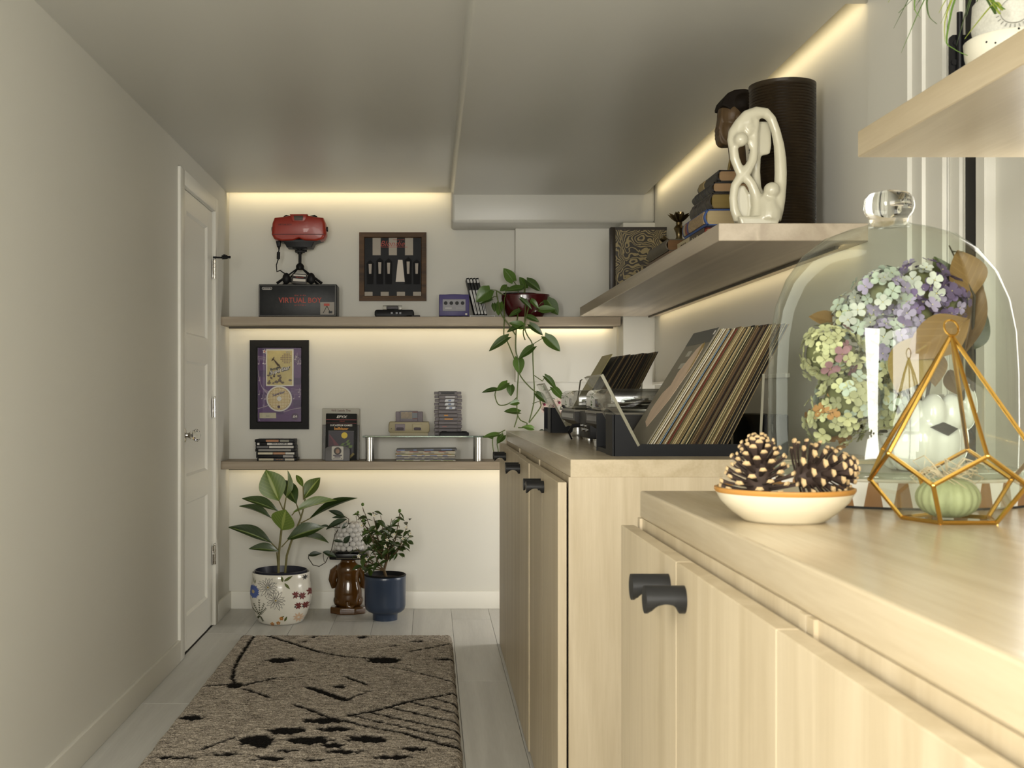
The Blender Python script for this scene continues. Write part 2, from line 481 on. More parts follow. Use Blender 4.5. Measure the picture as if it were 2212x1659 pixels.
led_shelf('wall_shelf', 'long oak shelf on the end wall holding the purple console and trailing plant', XL, 0.935, 1.4416, 1.484)
led_shelf('wall_shelf', 'long oak shelf on the end wall under the glass riser and game boxes', XL, 0.943, 0.7295, 0.7685)
S1, S2 = 1.484, 0.7685


def side_shelf(label, y0, y1, z0, z1, led=True):
    t = thing('wall_shelf', label, 'shelf', (0.72, y0, z0))
    obj('board', B().box(0, XR - 0.72, 0, y1 - y0, 0, z1 - z0, 0.0015, 1), mat_oak_s if led else mat_oak_y, t)
    if led:
        o = obj('light_channel', B().box(0.327, 0.3345, 0.10, y1 - y0 - 0.02, -0.0075, 0.0).box(0.3345, 0.340, 0.10, 0.104, -0.0075, 0.0), mat_alu, t)
        obj('led_strip', B().box(0.3346, 0.336, 0.11, y1 - y0 - 0.02, -0.007, -0.001), mat_led, o)
    return t


side_shelf('thick oak shelf on the long wall under the white stone sculpture and books', 2.90, 5.612, 1.478, 1.522)
side_shelf('thick oak shelf on the long wall carrying the potted grass', -0.6, 1.955, 1.491, 1.535, False)
S3, S4 = 1.522, 1.535

# ---------------------------------------------------------------- oak cabinets
CT, CB = 0.938, 0.896
def knob_mesh():
    b = B()
    n, L_, r = 14, 0.048, 0.0165
    rings = []
    for i in range(n + 1):
        u = i / n
        x = -L_ * u
        # scalloped grip cut out of the underside
        c = (u - 0.52) / 0.36
        cut = r - max(0.0, 1 - c * c) ** 0.5 * r * 0.80 if abs(c) < 1 else r
        ring = []
        for k in range(24):
            a = 2 * pi * k / 24
            y_, z_ = r * cos(a), r * sin(a)
            ring.append((x, y_, max(z_, -cut)))
        rings.append(ring)
    b.ring_loft(rings)
    return b.mesh('knob', mat_knob, True, 35)


KNOB = knob_mesh()


def cabinet(label, y0, y1, kz=0.846, ajar=0.0, mid=None):
    """one two-door base unit; doors face -x"""
    t = thing('base_cabinet', label, 'cabinet', (0.30, y0, 0), group=None)
    Lc = y1 - y0
    b = B().box(0.026, XR - 0.30 - 0.012, 0.0015, 0.02, 0.0, CB).box(0.026, XR - 0.312, Lc - 0.02, Lc - 0.0015, 0.0, CB)
    b.box(0.026, XR - 0.312, 0.02, Lc - 0.02, 0.0, 0.08).box(0.4, XR - 0.312, 0.02, Lc - 0.02, 0.08, CB - 0.03)
    b.box(0.030, 0.06, 0.02, Lc - 0.02, CB - 0.03, CB)
    obj('carcass', b, mat_oak_z, t)
    m = Lc / 2 if mid is None else mid
    for k, (a, c) in enumerate(((0.001, m - 0.001), (m + 0.001, Lc - 0.001))):
        d = obj('door', B().box(0, 0.021, a, c, 0.004, 0.884, 0.0008, 1), mat_oak_z, t)
        if ajar and k == 0: d.location = (-ajar, 0, 0)
        ky = (c - 0.045) if k == 0 else (a + 0.045)
        link('knob', KNOB, d, (0.0005, ky, kz))
    return t


yy = [2.747, 3.531, 4.316, 5.10]
cabinet('oak two-door base cabinet with visible end panel under the record bin full of pale sleeves', yy[0], yy[1])
cabinet('middle oak two-door base cabinet of the run under the turntables', yy[1], yy[2], ajar=0.004)
cabinet('last oak two-door base cabinet of the run, closest to the end wall', yy[2], yy[3])
t = thing('worktop', 'oak worktop under the turntables and record bins', 'worktop', (0.33, 2.747, CB))
obj('board', B().box(0, XR - 0.332, 0, 5.12 - 2.747, 0, CT - CB, 0.001, 1), mat_top_y, t)

ny = [1.831, 1.417 - 0.41, 1.417 - 1.24, -0.64]
cabinet('oak two-door base cabinet below the bowl of pine cones', ny[1], ny[0])
cabinet('oak two-door base cabinet next along from the one below the pine cones', ny[2], ny[1])
cabinet('oak two-door base cabinet at the rear end of its run', ny[3], ny[2])
t = thing('worktop', 'oak worktop under the glass dome and brass terrarium', 'worktop', (0.33, ny[3], CB))
obj('board', B().box(0, XR - 0.332, 0, 1.831 - ny[3], 0, CT - CB, 0.003, 2), mat_top_y, t)

# ---------------------------------------------------------------- things on the upper end-wall shelf
def C(name, r, g, b_, rough=0.5, **k): return M(name, srgb(r, g, b_), rough, **k)


def slab(b, poly, a, c, r, ax='y', steps=3):
    """polygon extruded along ax from a to c, its rims rounded by r"""
    cx = sum(p[0] for p in poly) / len(poly); cy = sum(p[1] for p in poly) / len(poly)
    ext = max(max(abs(p[0] - cx) for p in poly), max(abs(p[1] - cy) for p in poly))
    sg = 1 if c > a else -1
    prof = []
    for i in range(steps + 1):
        t = pi / 2 * i / steps
        prof.append((a + sg * r * (1 - sin(t)), 1 - r * (1 - cos(t - pi / 2 + pi / 2)) / ext if False else 1 - r * (1 - sin(t)) / ext))
    prof = [(a + sg * r * (1 - cos(pi / 2 * i / steps)), 1 - r * (1 - sin(pi / 2 * i / steps)) / ext) for i in range(steps + 1)]
    prof += [(c - (p - a), s) for p, s in reversed(prof)]

    def mk(u, v, t): return {'y': (u, t, v), 'x': (t, u, v), 'z': (u, v, t)}[ax]
    b.ring_loft([[mk(cx + (u - cx) * s, cy + (v - cy) * s, p) for u, v in poly] for p, s in prof])
    return b


def disc(b, c, r, y, n=24, t=0.0004):
    return b.prism([(c[0] + r * cos(2 * pi * k / n), c[1] + r * sin(2 * pi * k / n)) for k in range(n)], y, y + t)


m_redtxt = C('print_red', 176, 62, 42, 0.5)
m_whitetxt = C('print_white', 215, 210, 200, 0.5)
m_blacktxt = C('print_black', 16, 16, 16, 0.5)
m_greytxt = C('print_grey', 120, 118, 112, 0.5)
m_orange = C('print_orange', 206, 140, 44, 0.5)
m_yellow = C('print_yellow', 214, 186, 52, 0.5)
m_card_blk = M('worn_black_card', (0.020, 0.021, 0.022), 0.4, spec=0.3, noise_s=25, amt=0.5, bump=(70, 0.25, 0.002))

# worn console box
bx0, bx1, by, bh, bd = -0.858, -0.470, 5.745, 0.163, 0.15
t = thing('console_box', 'worn black cardboard console box with red lettering under the tripod', 'box', ((bx0 + bx1) / 2, by, S1))
hw = (bx1 - bx0) / 2
obj('carton', B().box(-hw, hw, 0, bd, 0, bh, 0.004, 2), m_card_blk, t, True)
b = B()
for (x0, x1, z0, z1) in ((-hw + 0.004, hw - 0.006, bh - 0.0055, bh - 0.0035), (-hw + 0.004, hw - 0.006, 0.006, 0.008), (hw - 0.008, hw - 0.006, 0.006, bh - 0.004), (-hw + 0.003, -hw + 0.005, 0.006, bh - 0.004)):
    b.box(x0, x1, -0.0006, 0.0004, z0, z1)
obj('border_line', b, m_greytxt, t)
lg = obj('maker_badge', B().prism(rrect(0.050, 0.013, 0.0065, 5, -hw + 0.042, bh - 0.021), -0.0006, 0.0002), m_whitetxt, t)
obj('badge_ground', B().prism(rrect(0.0465, 0.0095, 0.0047, 5, -hw + 0.042, bh - 0.021), -0.0011, -0.0006), m_card_blk, lg)
text('badge_lettering', 'Nintendo', 0.0058, m_whitetxt, lg, (-hw + 0.042, -0.0015, bh - 0.0212), sx=1.15)
text('lettering', 'VIRTUAL BOY', 0.027, m_redtxt, t, (0.012, -0.0008, 0.082), sx=0.92, bold=0.0004)
text('small_lettering', 'SYSTEM', 0.006, m_redtxt, t, (0.012, -0.0008, 0.058), sx=2.0)
text('small_lettering', 'IN 3-D', 0.006, m_redtxt, t, (0.012, -0.0008, 0.107), sx=2.4)
pc = obj('picture_label', B().box(hw - 0.082, hw - 0.012, -0.0008, 0.0002, 0.012, 0.074), C('label_grey', 150, 143, 132), t)
b = B()
for s in (-1, 1): b.tube([(hw - 0.049, -0.0015, 0.055), (hw - 0.049 + s * 0.018, -0.0015, 0.02)], 0.0012, 4)
b.box(hw - 0.040, hw - 0.022, -0.0018, -0.0008, 0.018, 0.030)
obj('picture_print', b, m_blacktxt, pc)
obj('picture_headset', B().box(hw - 0.064, hw - 0.036, -0.0016, -0.0008, 0.055, 0.067), m_redtxt, pc)

# red stereo headset on its tripod
mat_red = M('red_plastic', srgb(150, 44, 26), 0.38, noise_s=20, amt=0.06, coat=0.1)
TY = 5.82
hx = PX(648, TY)
t = thing('stereo_headset', 'red and black stereo headset on a thin black tripod over the console box', 'headset', (hx, TY, S1 + bh))
zz = lambda py: PZ(py, TY) - S1 - bh
top, bot = zz(472), zz(524)
half = 0.136
poly = [(-half + 0.012, bot + 0.012), (-half, bot + 0.035), (-half + 0.004, top - 0.03), (-half + 0.014, top - 0.004), (-0.086, top), (-0.05, top + 0.006), (0.0, top + 0.010), (0.05, top + 0.006), (0.086, top), (half - 0.014, top - 0.004), (half - 0.004, top - 0.03), (half, bot + 0.035), (half - 0.012, bot + 0.012), (half - 0.045, bot + 0.002), (0.03, bot + 0.004), (0.0, bot + 0.016), (-0.03, bot + 0.004), (-half + 0.045, bot + 0.002)]
hs = obj('visor_shell', slab(B(), poly, -0.06, 0.045, 0.016, steps=4), mat_red, t, True, 50)
b = B()
slab(b, [(-half + 0.004, bot + 0.031), (half - 0.004, bot + 0.031), (half - 0.010, bot + 0.035), (-half + 0.010, bot + 0.035)], -0.0625, -0.03, 0.001, steps=1)
obj('seam', b, C('dark_red', 84, 22, 16), hs)
b = B()
slab(b, [(-0.044, top + 0.012), (0.044, top + 0.012), (0.030, top - 0.026), (-0.030, top - 0.026)], -0.064, -0.02, 0.004)
br = obj('front_bridge', b, mat_red, hs, True)
obj('emblem', slab(B(), [(-0.024, top + 0.004), (0.024, top + 0.004), (0.02, top - 0.019), (-0.02, top - 0.019)], -0.0665, -0.06, 0.002), C('emblem_grey', 74, 62, 54), hs, True)
text('lettering', 'VIRTUAL BOY', 0.0085, C('print_dark_red', 58, 20, 14), hs, (-0.068, -0.0605, top - 0.040), sx=0.95)
b = B()
for s in (-1, 1):
    slab(b, [(s * 0.028, top - 0.01), (s * 0.085, top - 0.01), (s * 0.084, top + 0.014), (s * 0.072, top + 0.021), (s * 0.05, top + 0.016)], 0.01, 0.12, 0.006)
slab(b, rrect(0.22, 0.075, 0.02, 4, 0, (top + bot) / 2), 0.04, 0.085, 0.008)
obj('eye_shade', b, mat_blk, t, True)
for s in (-1, 1): obj('side_dial', B().cyl((s * (half - 0.002), -0.005, top - 0.055), (s * (half + 0.005), -0.005, top - 0.055), 0.012, n=14), mat_blk, t, True)
b = B()
slab(b, [(-half + 0.02, bot + 0.010), (half - 0.02, bot + 0.010), (0.075, bot - 0.004), (0.062, bot - 0.028), (-0.062, bot - 0.028), (-0.075, bot - 0.004)], -0.045, 0.06, 0.005)
slab(b, [(-0.118, bot + 0.004), (-0.094, bot + 0.004), (-0.096, bot - 0.022), (-0.112, bot - 0.026)], -0.03, 0.0, 0.003)
obj('base_housing', b, mat_blk, t, True)
zb, zh = bot - 0.028, zz(577)
b = B().box(-0.036, 0.036, -0.026, 0.026, zb - 0.006, zb + 0.001, 0.002, 1)
b.cyl((0, 0, zb - 0.005), (0, 0, zb - 0.030), 0.013, n=14).box(-0.024, 0.024, -0.016, 0.016, zb - 0.023, zb - 0.010, 0.003, 2)
b.cyl((0.01, -0.012, zb - 0.016), (0.036, -0.012, zb - 0.016), 0.005, n=10).cyl((0, 0, zb - 0.028), (0, 0, zh + 0.020), 0.008, n=10)
b.lathe([(0.010, -0.014), (0.020, -0.010), (0.021, 0.006), (0.012, 0.018)], 18, (0, 0, zh))
obj('pan_head', b, mat_blk, t, True)
for k, (lx, ly) in enumerate(((-0.112, -0.03), (0.112, -0.03), (-0.088, 0.055), (0.088, 0.055))):
    b = B()
    p0, p1 = Vector((lx * 0.10, 0, zh - 0.006)), Vector((lx, ly, 0.0085))
    pm_ = p0.lerp(p1, 0.45)
    b.tube([p0, pm_], 0.0036, 8).tube([pm_, p1], 0.0062 if k < 2 else 0.004, 8)
    b.tube([p1 - (p1 - p0).normalized() * 0.03, p1], [0.006, 0.0075], 8)
    obj('tripod_leg', b, mat_blk, t, True)
b = B().tube([(-0.103, -0.015, bot - 0.024), (-0.104, -0.015, bot - 0.04), (-0.106, -0.015, bot - 0.05)], [0.006, 0.003, 0.003], 8)
b.tube([(-0.106, -0.015, bot - 0.05), (-0.107, -0.015, bot - 0.085)], 0.0085, 10)
path = [(-0.107, -0.015, bot - 0.085), (-0.116, -0.02, bot - 0.115), (-0.112, -0.03, bot - 0.15), (-0.094, -0.045, 0.072), (-0.078, -0.052, 0.060), (-0.066, -0.053, 0.054)]
b.tube(path, 0.0028, 6)
obj('cable', b, mat_blk, t, True)

# two-grip controller with cartridge leaning on it
t = thing('game_controller', 'black two-grip game controller lying on the black console box', 'controller', (hx, 5.757, S1 + bh))
b = B()
for s in (-1, 1):
    b.ball((s * 0.062, 0.01, 0.030), (0.020, 0.017, 0.029), 14, 10)
    b.tube([(s * 0.06, 0.012, 0.03), (s * 0.042, 0.018, 0.022), (0, 0.020, 0.020)], [0.014, 0.010, 0.008], 10)
b.box(-0.032, 0.032, 0.012, 0.028, 0.0, 0.034, 0.006, 2)
obj('shell', b, mat_blk, t, True)
t = thing('game_cartridge', 'dark grey cartridge with red and white label propped on the black controller', 'cartridge', (hx + 0.002, 5.7562, S1 + bh + 0.001), rot=(-0.18, 0.06, 0))
b = B().box(-0.038, 0.038, -0.006, 0.006, 0, 0.052, 0.003, 2)
obj('shell', b, C('cartridge_dark', 62, 58, 54), t, True)
lb = obj('paper_label', B().box(-0.030, 0.032, -0.0068, -0.005, 0.013, 0.047), m_whitetxt, t)
obj('label_band', B().box(-0.030, 0.032, -0.0074, -0.0066, 0.026, 0.039), m_blacktxt, lb)
text('label_lettering', 'TENNIS', 0.006, m_redtxt, lb, (0.001, -0.0078, 0.0325), sx=1.5)

# framed record print
FY = 5.935
def frame(name, label, x0, x1, z0, z1, fw, m, dep=0.022, tilt=0.0):
    """mitred picture frame hanging on the end wall"""
    t = thing(name, label, 'picture', ((x0 + x1) / 2, YB, z0))
    w, h = (x1 - x0), (z1 - z0)
    o = [(-w / 2, 0), (w / 2, 0), (w / 2, h), (-w / 2, h)]
    i = [(-w / 2 + fw, fw), (w / 2 - fw, fw), (w / 2 - fw, h - fw), (-w / 2 + fw, h - fw)]
    for k in range(4):
        j = (k + 1) % 4
        b = B()
        sect = lambda q: [(o[q][0], -0.001, o[q][1]), (o[q][0], -dep, o[q][1]), (i[q][0] * 0.9 + o[q][0] * 0.1, -dep, i[q][1] * 0.9 + o[q][1] * 0.1), (i[q][0], -dep + 0.006, i[q][1]), (i[q][0], -0.001, i[q][1])]
        b.ring_loft([sect(k), sect(j)])
        obj('frame_rail', b, m, t)
    return t, w, h


m_frame_brown = WOOD('frame_walnut', srgb(96, 68, 40), srgb(58, 40, 23), 'x', 0.65)
t, w, h = frame('framed_print', 'square brown wooden frame with black and white striped record print', PX(776, FY), PX(921, FY), PZ(650, FY), PZ(502, FY), 0.0265, m_frame_brown)
pw, ph = w - 0.053, h - 0.053
zc = h / 2
pr = obj('print', B().box(-pw / 2 - 0.003, pw / 2 + 0.003, -0.008, -0.004, 0.0235, h - 0.0235), M('print_charcoal', srgb(30, 31, 33), 0.5, noise_s=9, amt=0.6, spec=0.2), t)
nst = 7
m_stripe = C('print_stripe', 176, 168, 156, 0.6, spec=0.2)
for k in range(nst):
    x0 = -pw / 2 + pw * k / nst
    if k % 2 == 1: obj('pale_stripe', B().box(x0, x0 + pw / nst, -0.0086, -0.008, zc + ph * 0.20, zc + ph * 0.498), m_stripe, pr)
    else: obj('pale_stripe', B().box(x0, x0 + pw / nst, -0.0086, -0.008, zc - ph * 0.498, zc - ph * 0.43), m_stripe, pr)
m_suit = C('print_suit', 20, 20, 22, 0.6, spec=0.15)
for fx, tz in ((-0.40, 0.12), (-0.23, 0.16), (-0.075, 0.15), (0.27, 0.17), (0.42, 0.13)):
    obj('dark_shape', B().prism([(pw * fx - 0.017, zc - ph * 0.30), (pw * fx + 0.017, zc - ph * 0.30), (pw * fx + 0.019, zc + ph * (tz - 0.06)), (pw * fx, zc + ph * tz), (pw * fx - 0.019, zc + ph * (tz - 0.06))], -0.0094, -0.0086), m_suit, pr)
m_shirt = C('print_shirt', 178, 170, 160, 0.6, spec=0.2)
for fx, tz in ((-0.40, 0.05), (-0.23, 0.08), (-0.075, 0.07), (0.27, 0.09), (0.42, 0.06)):
    obj('pale_shape', B().prism([(pw * fx - 0.006, zc - ph * 0.12), (pw * fx + 0.006, zc - ph * 0.12), (pw * fx + 0.008, zc + ph * tz), (pw * fx - 0.008, zc + ph * tz)], -0.0100, -0.0094), m_shirt, pr)
b = B().prism([(pw * 0.05, zc - ph * 0.26), (pw * 0.21, zc - ph * 0.26), (pw * 0.17, zc + ph * 0.12), (pw * 0.09, zc + ph * 0.12)], -0.0104, -0.0100)
obj('centre_shape', b, C('print_dress', 196, 186, 172, 0.35), pr)
text('lettering', 'Blondie', 0.030, m_redtxt, pr, (-0.004, -0.0098, zc + ph * 0.395), sx=1.0, shear=0.35, bold=-0.0003)
text('small_lettering', 'PARALLEL LINES', 0.006, m_redtxt, pr, (0.03, -0.0098, zc + ph * 0.465))
obj('underline', B().box(-0.06, 0.075, -0.0098, -0.0092, zc + ph * 0.338, zc + ph * 0.344), m_redtxt, pr)

# black sensor bar and clear cartridge case
KY = 5.77
t = thing('sensor_bar', 'low black plastic console accessory under the square brown frame', 'device', (PX(852, KY), KY, S1))
b = B()
slab(b, rrect(0.195, 0.036, 0.012, 5, 0, 0.018), -0.03, 0.03, 0.006)
obj('body', b, mat_blk, t, True)
obj('foot_plate', B().box(0.06, 0.128, -0.03, 0.025, 0, 0.009, 0.002, 1), mat_blk, t)
b = B()
for x_ in (-0.012, 0.012, 0.03): b.box(x_ - 0.006, x_ + 0.006, -0.0308, -0.029, 0.014, 0.024, 0.001, 1)
obj('sensor_window', b, mat_blk_g, t)
t = thing('cartridge_case', 'clear plastic cartridge case lying on the low black device', 'case', (PX(848, KY), KY, S1 + 0.036))
obj('clear_shell', B().box(-0.048, 0.048, -0.025, 0.02, 0, 0.022, 0.002, 1), mat_acryl, t)
obj('cartridge', B().box(-0.030, 0.030, -0.018, 0.014, 0.0035, 0.0185, 0.002, 1), C('lavender_plastic', 122, 112, 128, 0.4), t)

# purple cube console
GY = 5.745
t = thing('cube_console', 'small purple cube console with grey front on the upper shelf', 'console', (PX(981, GY), GY, S1))
m_pur = C('indigo_plastic', 74, 66, 118, 0.42)
hw = 0.0745
obj('body', B().box(-hw, hw, 0, 0.15, 0.005, 0.112, 0.003, 2), m_pur, t, True)
obj('lid', B().lathe([(0.0, 0), (0.055, 0), (0.052, 0.004), (0.0, 0.0055)], 32, (0, 0.075, 0.1118)), m_pur, t, True)
for s in (-1, 1):
    for y_ in (0.01, 0.12): obj('foot', B().box(s * 0.05 - 0.012, s * 0.05 + 0.012, y_, y_ + 0.02, 0, 0.006), mat_blk, t)
fp = obj('front_panel', B().box(-0.057, 0.057, -0.002, 0.002, 0.030, 0.088, 0.001, 1), C('console_grey', 128, 126, 130, 0.4), t)
for k in range(4):
    b = B()
    x_ = -0.042 + 0.028 * k
    b.lathe([(0.0092, 0), (0.0092, 0.002), (0.0075, 0.002), (0.0075, 0.0008), (0.0, 0.0008)], 20)
    b.xf(Matrix.Translation((x_, -0.0015, 0.069)) @ Matrix.Rotation(pi / 2, 4, 'X'))
    obj('controller_port', b, mat_blk, fp, True)
obj('memory_slot', B().box(-0.045, -0.012, -0.0028, -0.001, 0.041, 0.047), C('slot_grey', 170, 168, 168, 0.4), fp)
obj('memory_slot', B().box(0.010, 0.045, -0.0024, -0.001, 0.041, 0.047), C('slot_grey_dark', 138, 136, 136, 0.4), fp)
obj('power_mark', B().box(0.055, 0.065, -0.0015, 0.001, 0.010, 0.019), m_whitetxt, t)
obj('seam', B().box(-hw - 0.0004, hw + 0.0004, -0.0004, 0.1, 0.0255, 0.0265), C('indigo_dark', 40, 36, 66), t)

# four leaning disc cases and the jewel case below
t = thing('jewel_case', 'thin clear disc case lying flat under the four leaning disc cases', 'case', (PX(1044, GY), 5.74, S1))
obj('shell', B().box(-0.066, 0.058, 0, 0.125, 0, 0.0085, 0.001, 1), C('jewel_clear', 150, 150, 146, 0.15), t)
obj('paper_insert', B().box(-0.063, 0.055, -0.0004, 0.0, 0.002, 0.0065), m_greytxt, t)
lean = radians(13.5)
labels = ['disc case with silver and black spine leaning beside the purple console, first of four', 'disc case with silver and black spine leaning between others, second from the purple console', 'disc case with silver and black spine leaning between others, third from the purple console', 'disc case with silver and black spine at the plant end of the leaning row']
m_silver = C('spine_silver', 150, 148, 142, 0.3, noise_s=60, amt=0.4)
for k in range(4):
    x_ = PX(1029 + 6.9 * k, GY)
    t = thing('disc_case', labels[k], 'disc case', (x_, 5.745, S1 + 0.0088), rot=(0, -lean, 0), group='leaning disc cases on the upper shelf')
    obj('shell', B().box(-0.0072, 0.0072, 0, 0.135, 0, 0.19, 0.002, 2), mat_blk, t, True)
    sp = obj('spine_insert', B().box(-0.0052, 0.0052, -0.0006, 0.0002, 0.006, 0.128), m_silver, t)
    obj('spine_band', B().box(-0.0052, 0.0052, -0.0006, 0.0002, 0.166, 0.184), m_silver, t)
    obj('spine_title', B().box(-0.0022, 0.0022, -0.001, -0.0006, 0.02, 0.07), m_blacktxt if k == 3 else m_greytxt, sp)

# ---------------------------------------------------------------- things on the lower end-wall shelf
# framed game cover with disc
m_frame_blk = M('frame_black', (0.010, 0.0095, 0.009), 0.5, spec=0.15)
t, w, h = frame('framed_game', 'tall black frame with purple mat, game cover and disc', PX(540, FY), PX(667, FY), PZ(927, FY), PZ(735, FY), 0.0385, m_frame_blk, 0.026)
q = lambda px: PX(px, FY) - (PX(540, FY) + PX(667, FY)) / 2
r_ = lambda py: PZ(py, FY) - PZ(927, FY)
m_purple = M('purple_mat', srgb(84, 50, 104), 0.5, noise_s=14, amt=0.25)
mt = obj('purple_mat', B().box(-w / 2 + 0.036, w / 2 - 0.036, -0.008, -0.004, 0.036, h - 0.036), m_purple, t)
b = B()
for i in range(5):
    for j in range(9):
        if (i * 7 + j * 5) % 3 == 0:
            b.box(q(556 + i * 19.2), q(556 + i * 19.2 + 18), -0.0086, -0.008, r_(751 + (j + 1) * 16), r_(751 + j * 16 + 1))
obj('mat_block', b, M('purple_mat_dark', srgb(66, 36, 88), 0.5), mt)['kind'] = 'stuff'
b = B()
for k in range(5):                     # staves of music
    b.tube([(q(558), -0.009, r_(800 + k * 3)), (q(560 + k), -0.009, r_(822 + k * 3)), (q(566 + 1.5 * k), -0.009, r_(838 + 2 * k)), (q(580), -0.009, r_(846 + 2 * k))], 0.0007, 4)
    b.tube([(q(628), -0.009, r_(840 + k * 3)), (q(650), -0.009, r_(842 + k * 2.4))], 0.0006, 4)
    b.tube([(q(556), -0.009, r_(769 + k * 2)), (q(573), -0.009, r_(771 + k * 1.6))], 0.0006, 4)
    b.tube([(q(636), -0.009, r_(769 + k * 3)), (q(650), -0.009, r_(775 + k * 2.6))], 0.0006, 4)
for (nx, ny_) in ((558, 786), (568, 785), (572, 786), (637, 776), (643, 786), (648, 786), (560, 822), (559, 852), (565, 861), (572, 862), (634, 861), (646, 857), (640, 771), (645, 847)):
    b.ball((q(nx), -0.009, r_(ny_)), (0.0042, 0.0008, 0.0034), 8, 6)
    b.tube([(q(nx) + 0.0036, -0.009, r_(ny_)), (q(nx) + 0.0036, -0.009, r_(ny_ - 9))], 0.0008, 4)
b.tube([(q(556), -0.009, r_(883)), (q(580), -0.009, r_(876)), (q(615), -0.009, r_(872))], 0.0022, 4)
b.tube([(q(612), -0.009, r_(890)), (q(632), -0.009, r_(884)), (q(650), -0.009, r_(881))], 0.0016, 4)
obj('note_print', b, C('print_lilac', 188, 172, 186), mt)['kind'] = 'stuff'
star = [(q(571) + (0.012 if k % 2 == 0 else 0.005) * sin(pi * k / 5 + 0.2), r_(759) + (0.014 if k % 2 == 0 else 0.006) * cos(pi * k / 5 + 0.2)) for k in range(10)]
st = obj('star_print', B().prism(star, -0.0092, -0.008), m_whitetxt, mt)
star2 = [(q(571) + (u - q(571)) * 0.55, r_(759) + (v - r_(759)) * 0.55) for u, v in star]
obj('star_centre', B().prism(star2, -0.0098, -0.009), m_redtxt, st)
cv = obj('cover_case', B().box(q(574), q(634), -0.0115, -0.008, r_(834), r_(753.5), 0.001, 1), C('case_white', 205, 200, 180, 0.25), t)
m_cov = M('cover_art', srgb(178, 160, 84), 0.35, noise_s=40, amt=0.25)
obj('cover_art', B().box(q(577), q(631), -0.0121, -0.0115, r_(831.5), r_(757), 0), m_cov, cv)
b = B()
for i in range(7):
    for j in range(6):
        if (i - 3.2) ** 2 / 11 + (j - 2.5) ** 2 / 8 < 1.15:
            disc(b, (q(607 + i * 3.5), r_(765 + j * 3.7)), 0.0033, -0.0126, 8)
obj('cover_dots', b, C('cover_tan', 120, 96, 60), cv)['kind'] = 'stuff'
b = B()
for k in range(26):
    u, v = q(R.uniform(579, 629)), r_(R.uniform(805, 829))
    b.prism([(u + R.uniform(0.003, 0.011) * cos(2 * pi * i / 6), v + R.uniform(0.003, 0.008) * sin(2 * pi * i / 6)) for i in range(6)], -0.0124 - k * 0.00002, -0.0120)
for (u0, v0, u1, v1) in ((590, 775, 600, 790), (586, 780, 592, 771), (597, 782, 606, 796)):
    b.tube([(q(u0), -0.0124, r_(v0)), (q((u0 + u1) / 2 + 1), -0.0124, r_((v0 + v1) / 2)), (q(u1), -0.0124, r_(v1))], [0.001, 0.005, 0.002], 6)
obj('cover_shape', b, C('cover_umber', 84, 66, 44), cv)['kind'] = 'stuff'
text('lettering', 'Wii', 0.0115, m_greytxt, cv, (q(622), -0.0126, r_(761)))
text('lettering', 'SuperStar', 0.0190, m_whitetxt, cv, (q(603.5), -0.0142, r_(800)), rot=(pi / 2, radians(-17), 0), sx=1.0, shear=0.2, bold=0.0004)
text('lettering', 'SuperStar', 0.0192, m_blacktxt, cv, (q(603.5), -0.0134, r_(800.6)), rot=(pi / 2, radians(-17), 0), sx=1.02, shear=0.2, bold=0.0026)
text('lettering', 'Boogie', 0.0130, m_blacktxt, cv, (q(594), -0.0134, r_(796)), rot=(pi / 2, radians(-17), 0), bold=0.0008)
dc = (q(602.8), r_(861.3))
dk = obj('disc', disc(disc(B(), dc, 0.066, -0.0105, 40, 0.002), dc, 0.011, -0.0115, 20, 0.001), C('disc_rim', 206, 202, 186, 0.2), t, True)
m_gold = C('disc_gold', 170, 142, 76, 0.3)
obj('disc_print', B().ring_loft([[(dc[0] + r0 * cos(2 * pi * k / 40), -0.0109, dc[1] + r0 * sin(2 * pi * k / 40)) for k in range(40)] for r0 in (0.012, 0.059)], cap0=False, cap1=False), m_gold, dk)
b = B()
for i in range(-7, 8):
    for j in range(-7, 8):
        if 0.014 < sqrt(i * i + j * j) * 0.0078 < 0.055:
            disc(b, (dc[0] + i * 0.0078, dc[1] + j * 0.0078), 0.0029, -0.0114, 6)
obj('disc_dots', b, C('disc_pale', 214, 196, 142, 0.3), dk)['kind'] = 'stuff'
text('lettering', 'SuperStar', 0.0120, C('print_violet', 60, 46, 76), dk, (dc[0] - 0.004, -0.0122, dc[1] + 0.026), rot=(pi / 2, radians(-17), 0), shear=0.2, bold=0.0006)
obj('disc_badge', disc(B(), (dc[0] - 0.002, dc[1] - 0.042), 0.0075, -0.0119, 16), C('badge_plum', 60, 30, 60), dk)
pl = obj('name_plate', B().box(q(560), q(596), -0.0100, -0.008, r_(903.5), r_(891.5), 0.0008, 1), C('plate_cream', 186, 180, 152), t)
b = B()
for k in range(2): b.box(q(574), q(582), -0.0104, -0.0100, r_(897.6 + k * 2.4), r_(896.9 + k * 2.4))
obj('plate_print', b, m_greytxt, pl)
eb = obj('maker_badge', disc(B(), (q(636.6), r_(900)), 0.018, -0.0092, 28), C('badge_purple', 64, 30, 70), t)
text('lettering', 'EA', 0.0120, m_whitetxt, eb, (q(636.6), -0.0098, r_(900)), sx=1.15, shear=0.3, bold=0.0005)
obj('glazing', B().box(-w / 2 + 0.037, w / 2 - 0.037, -0.0185, -0.0165, 0.037, h - 0.037), mat_pane, t)

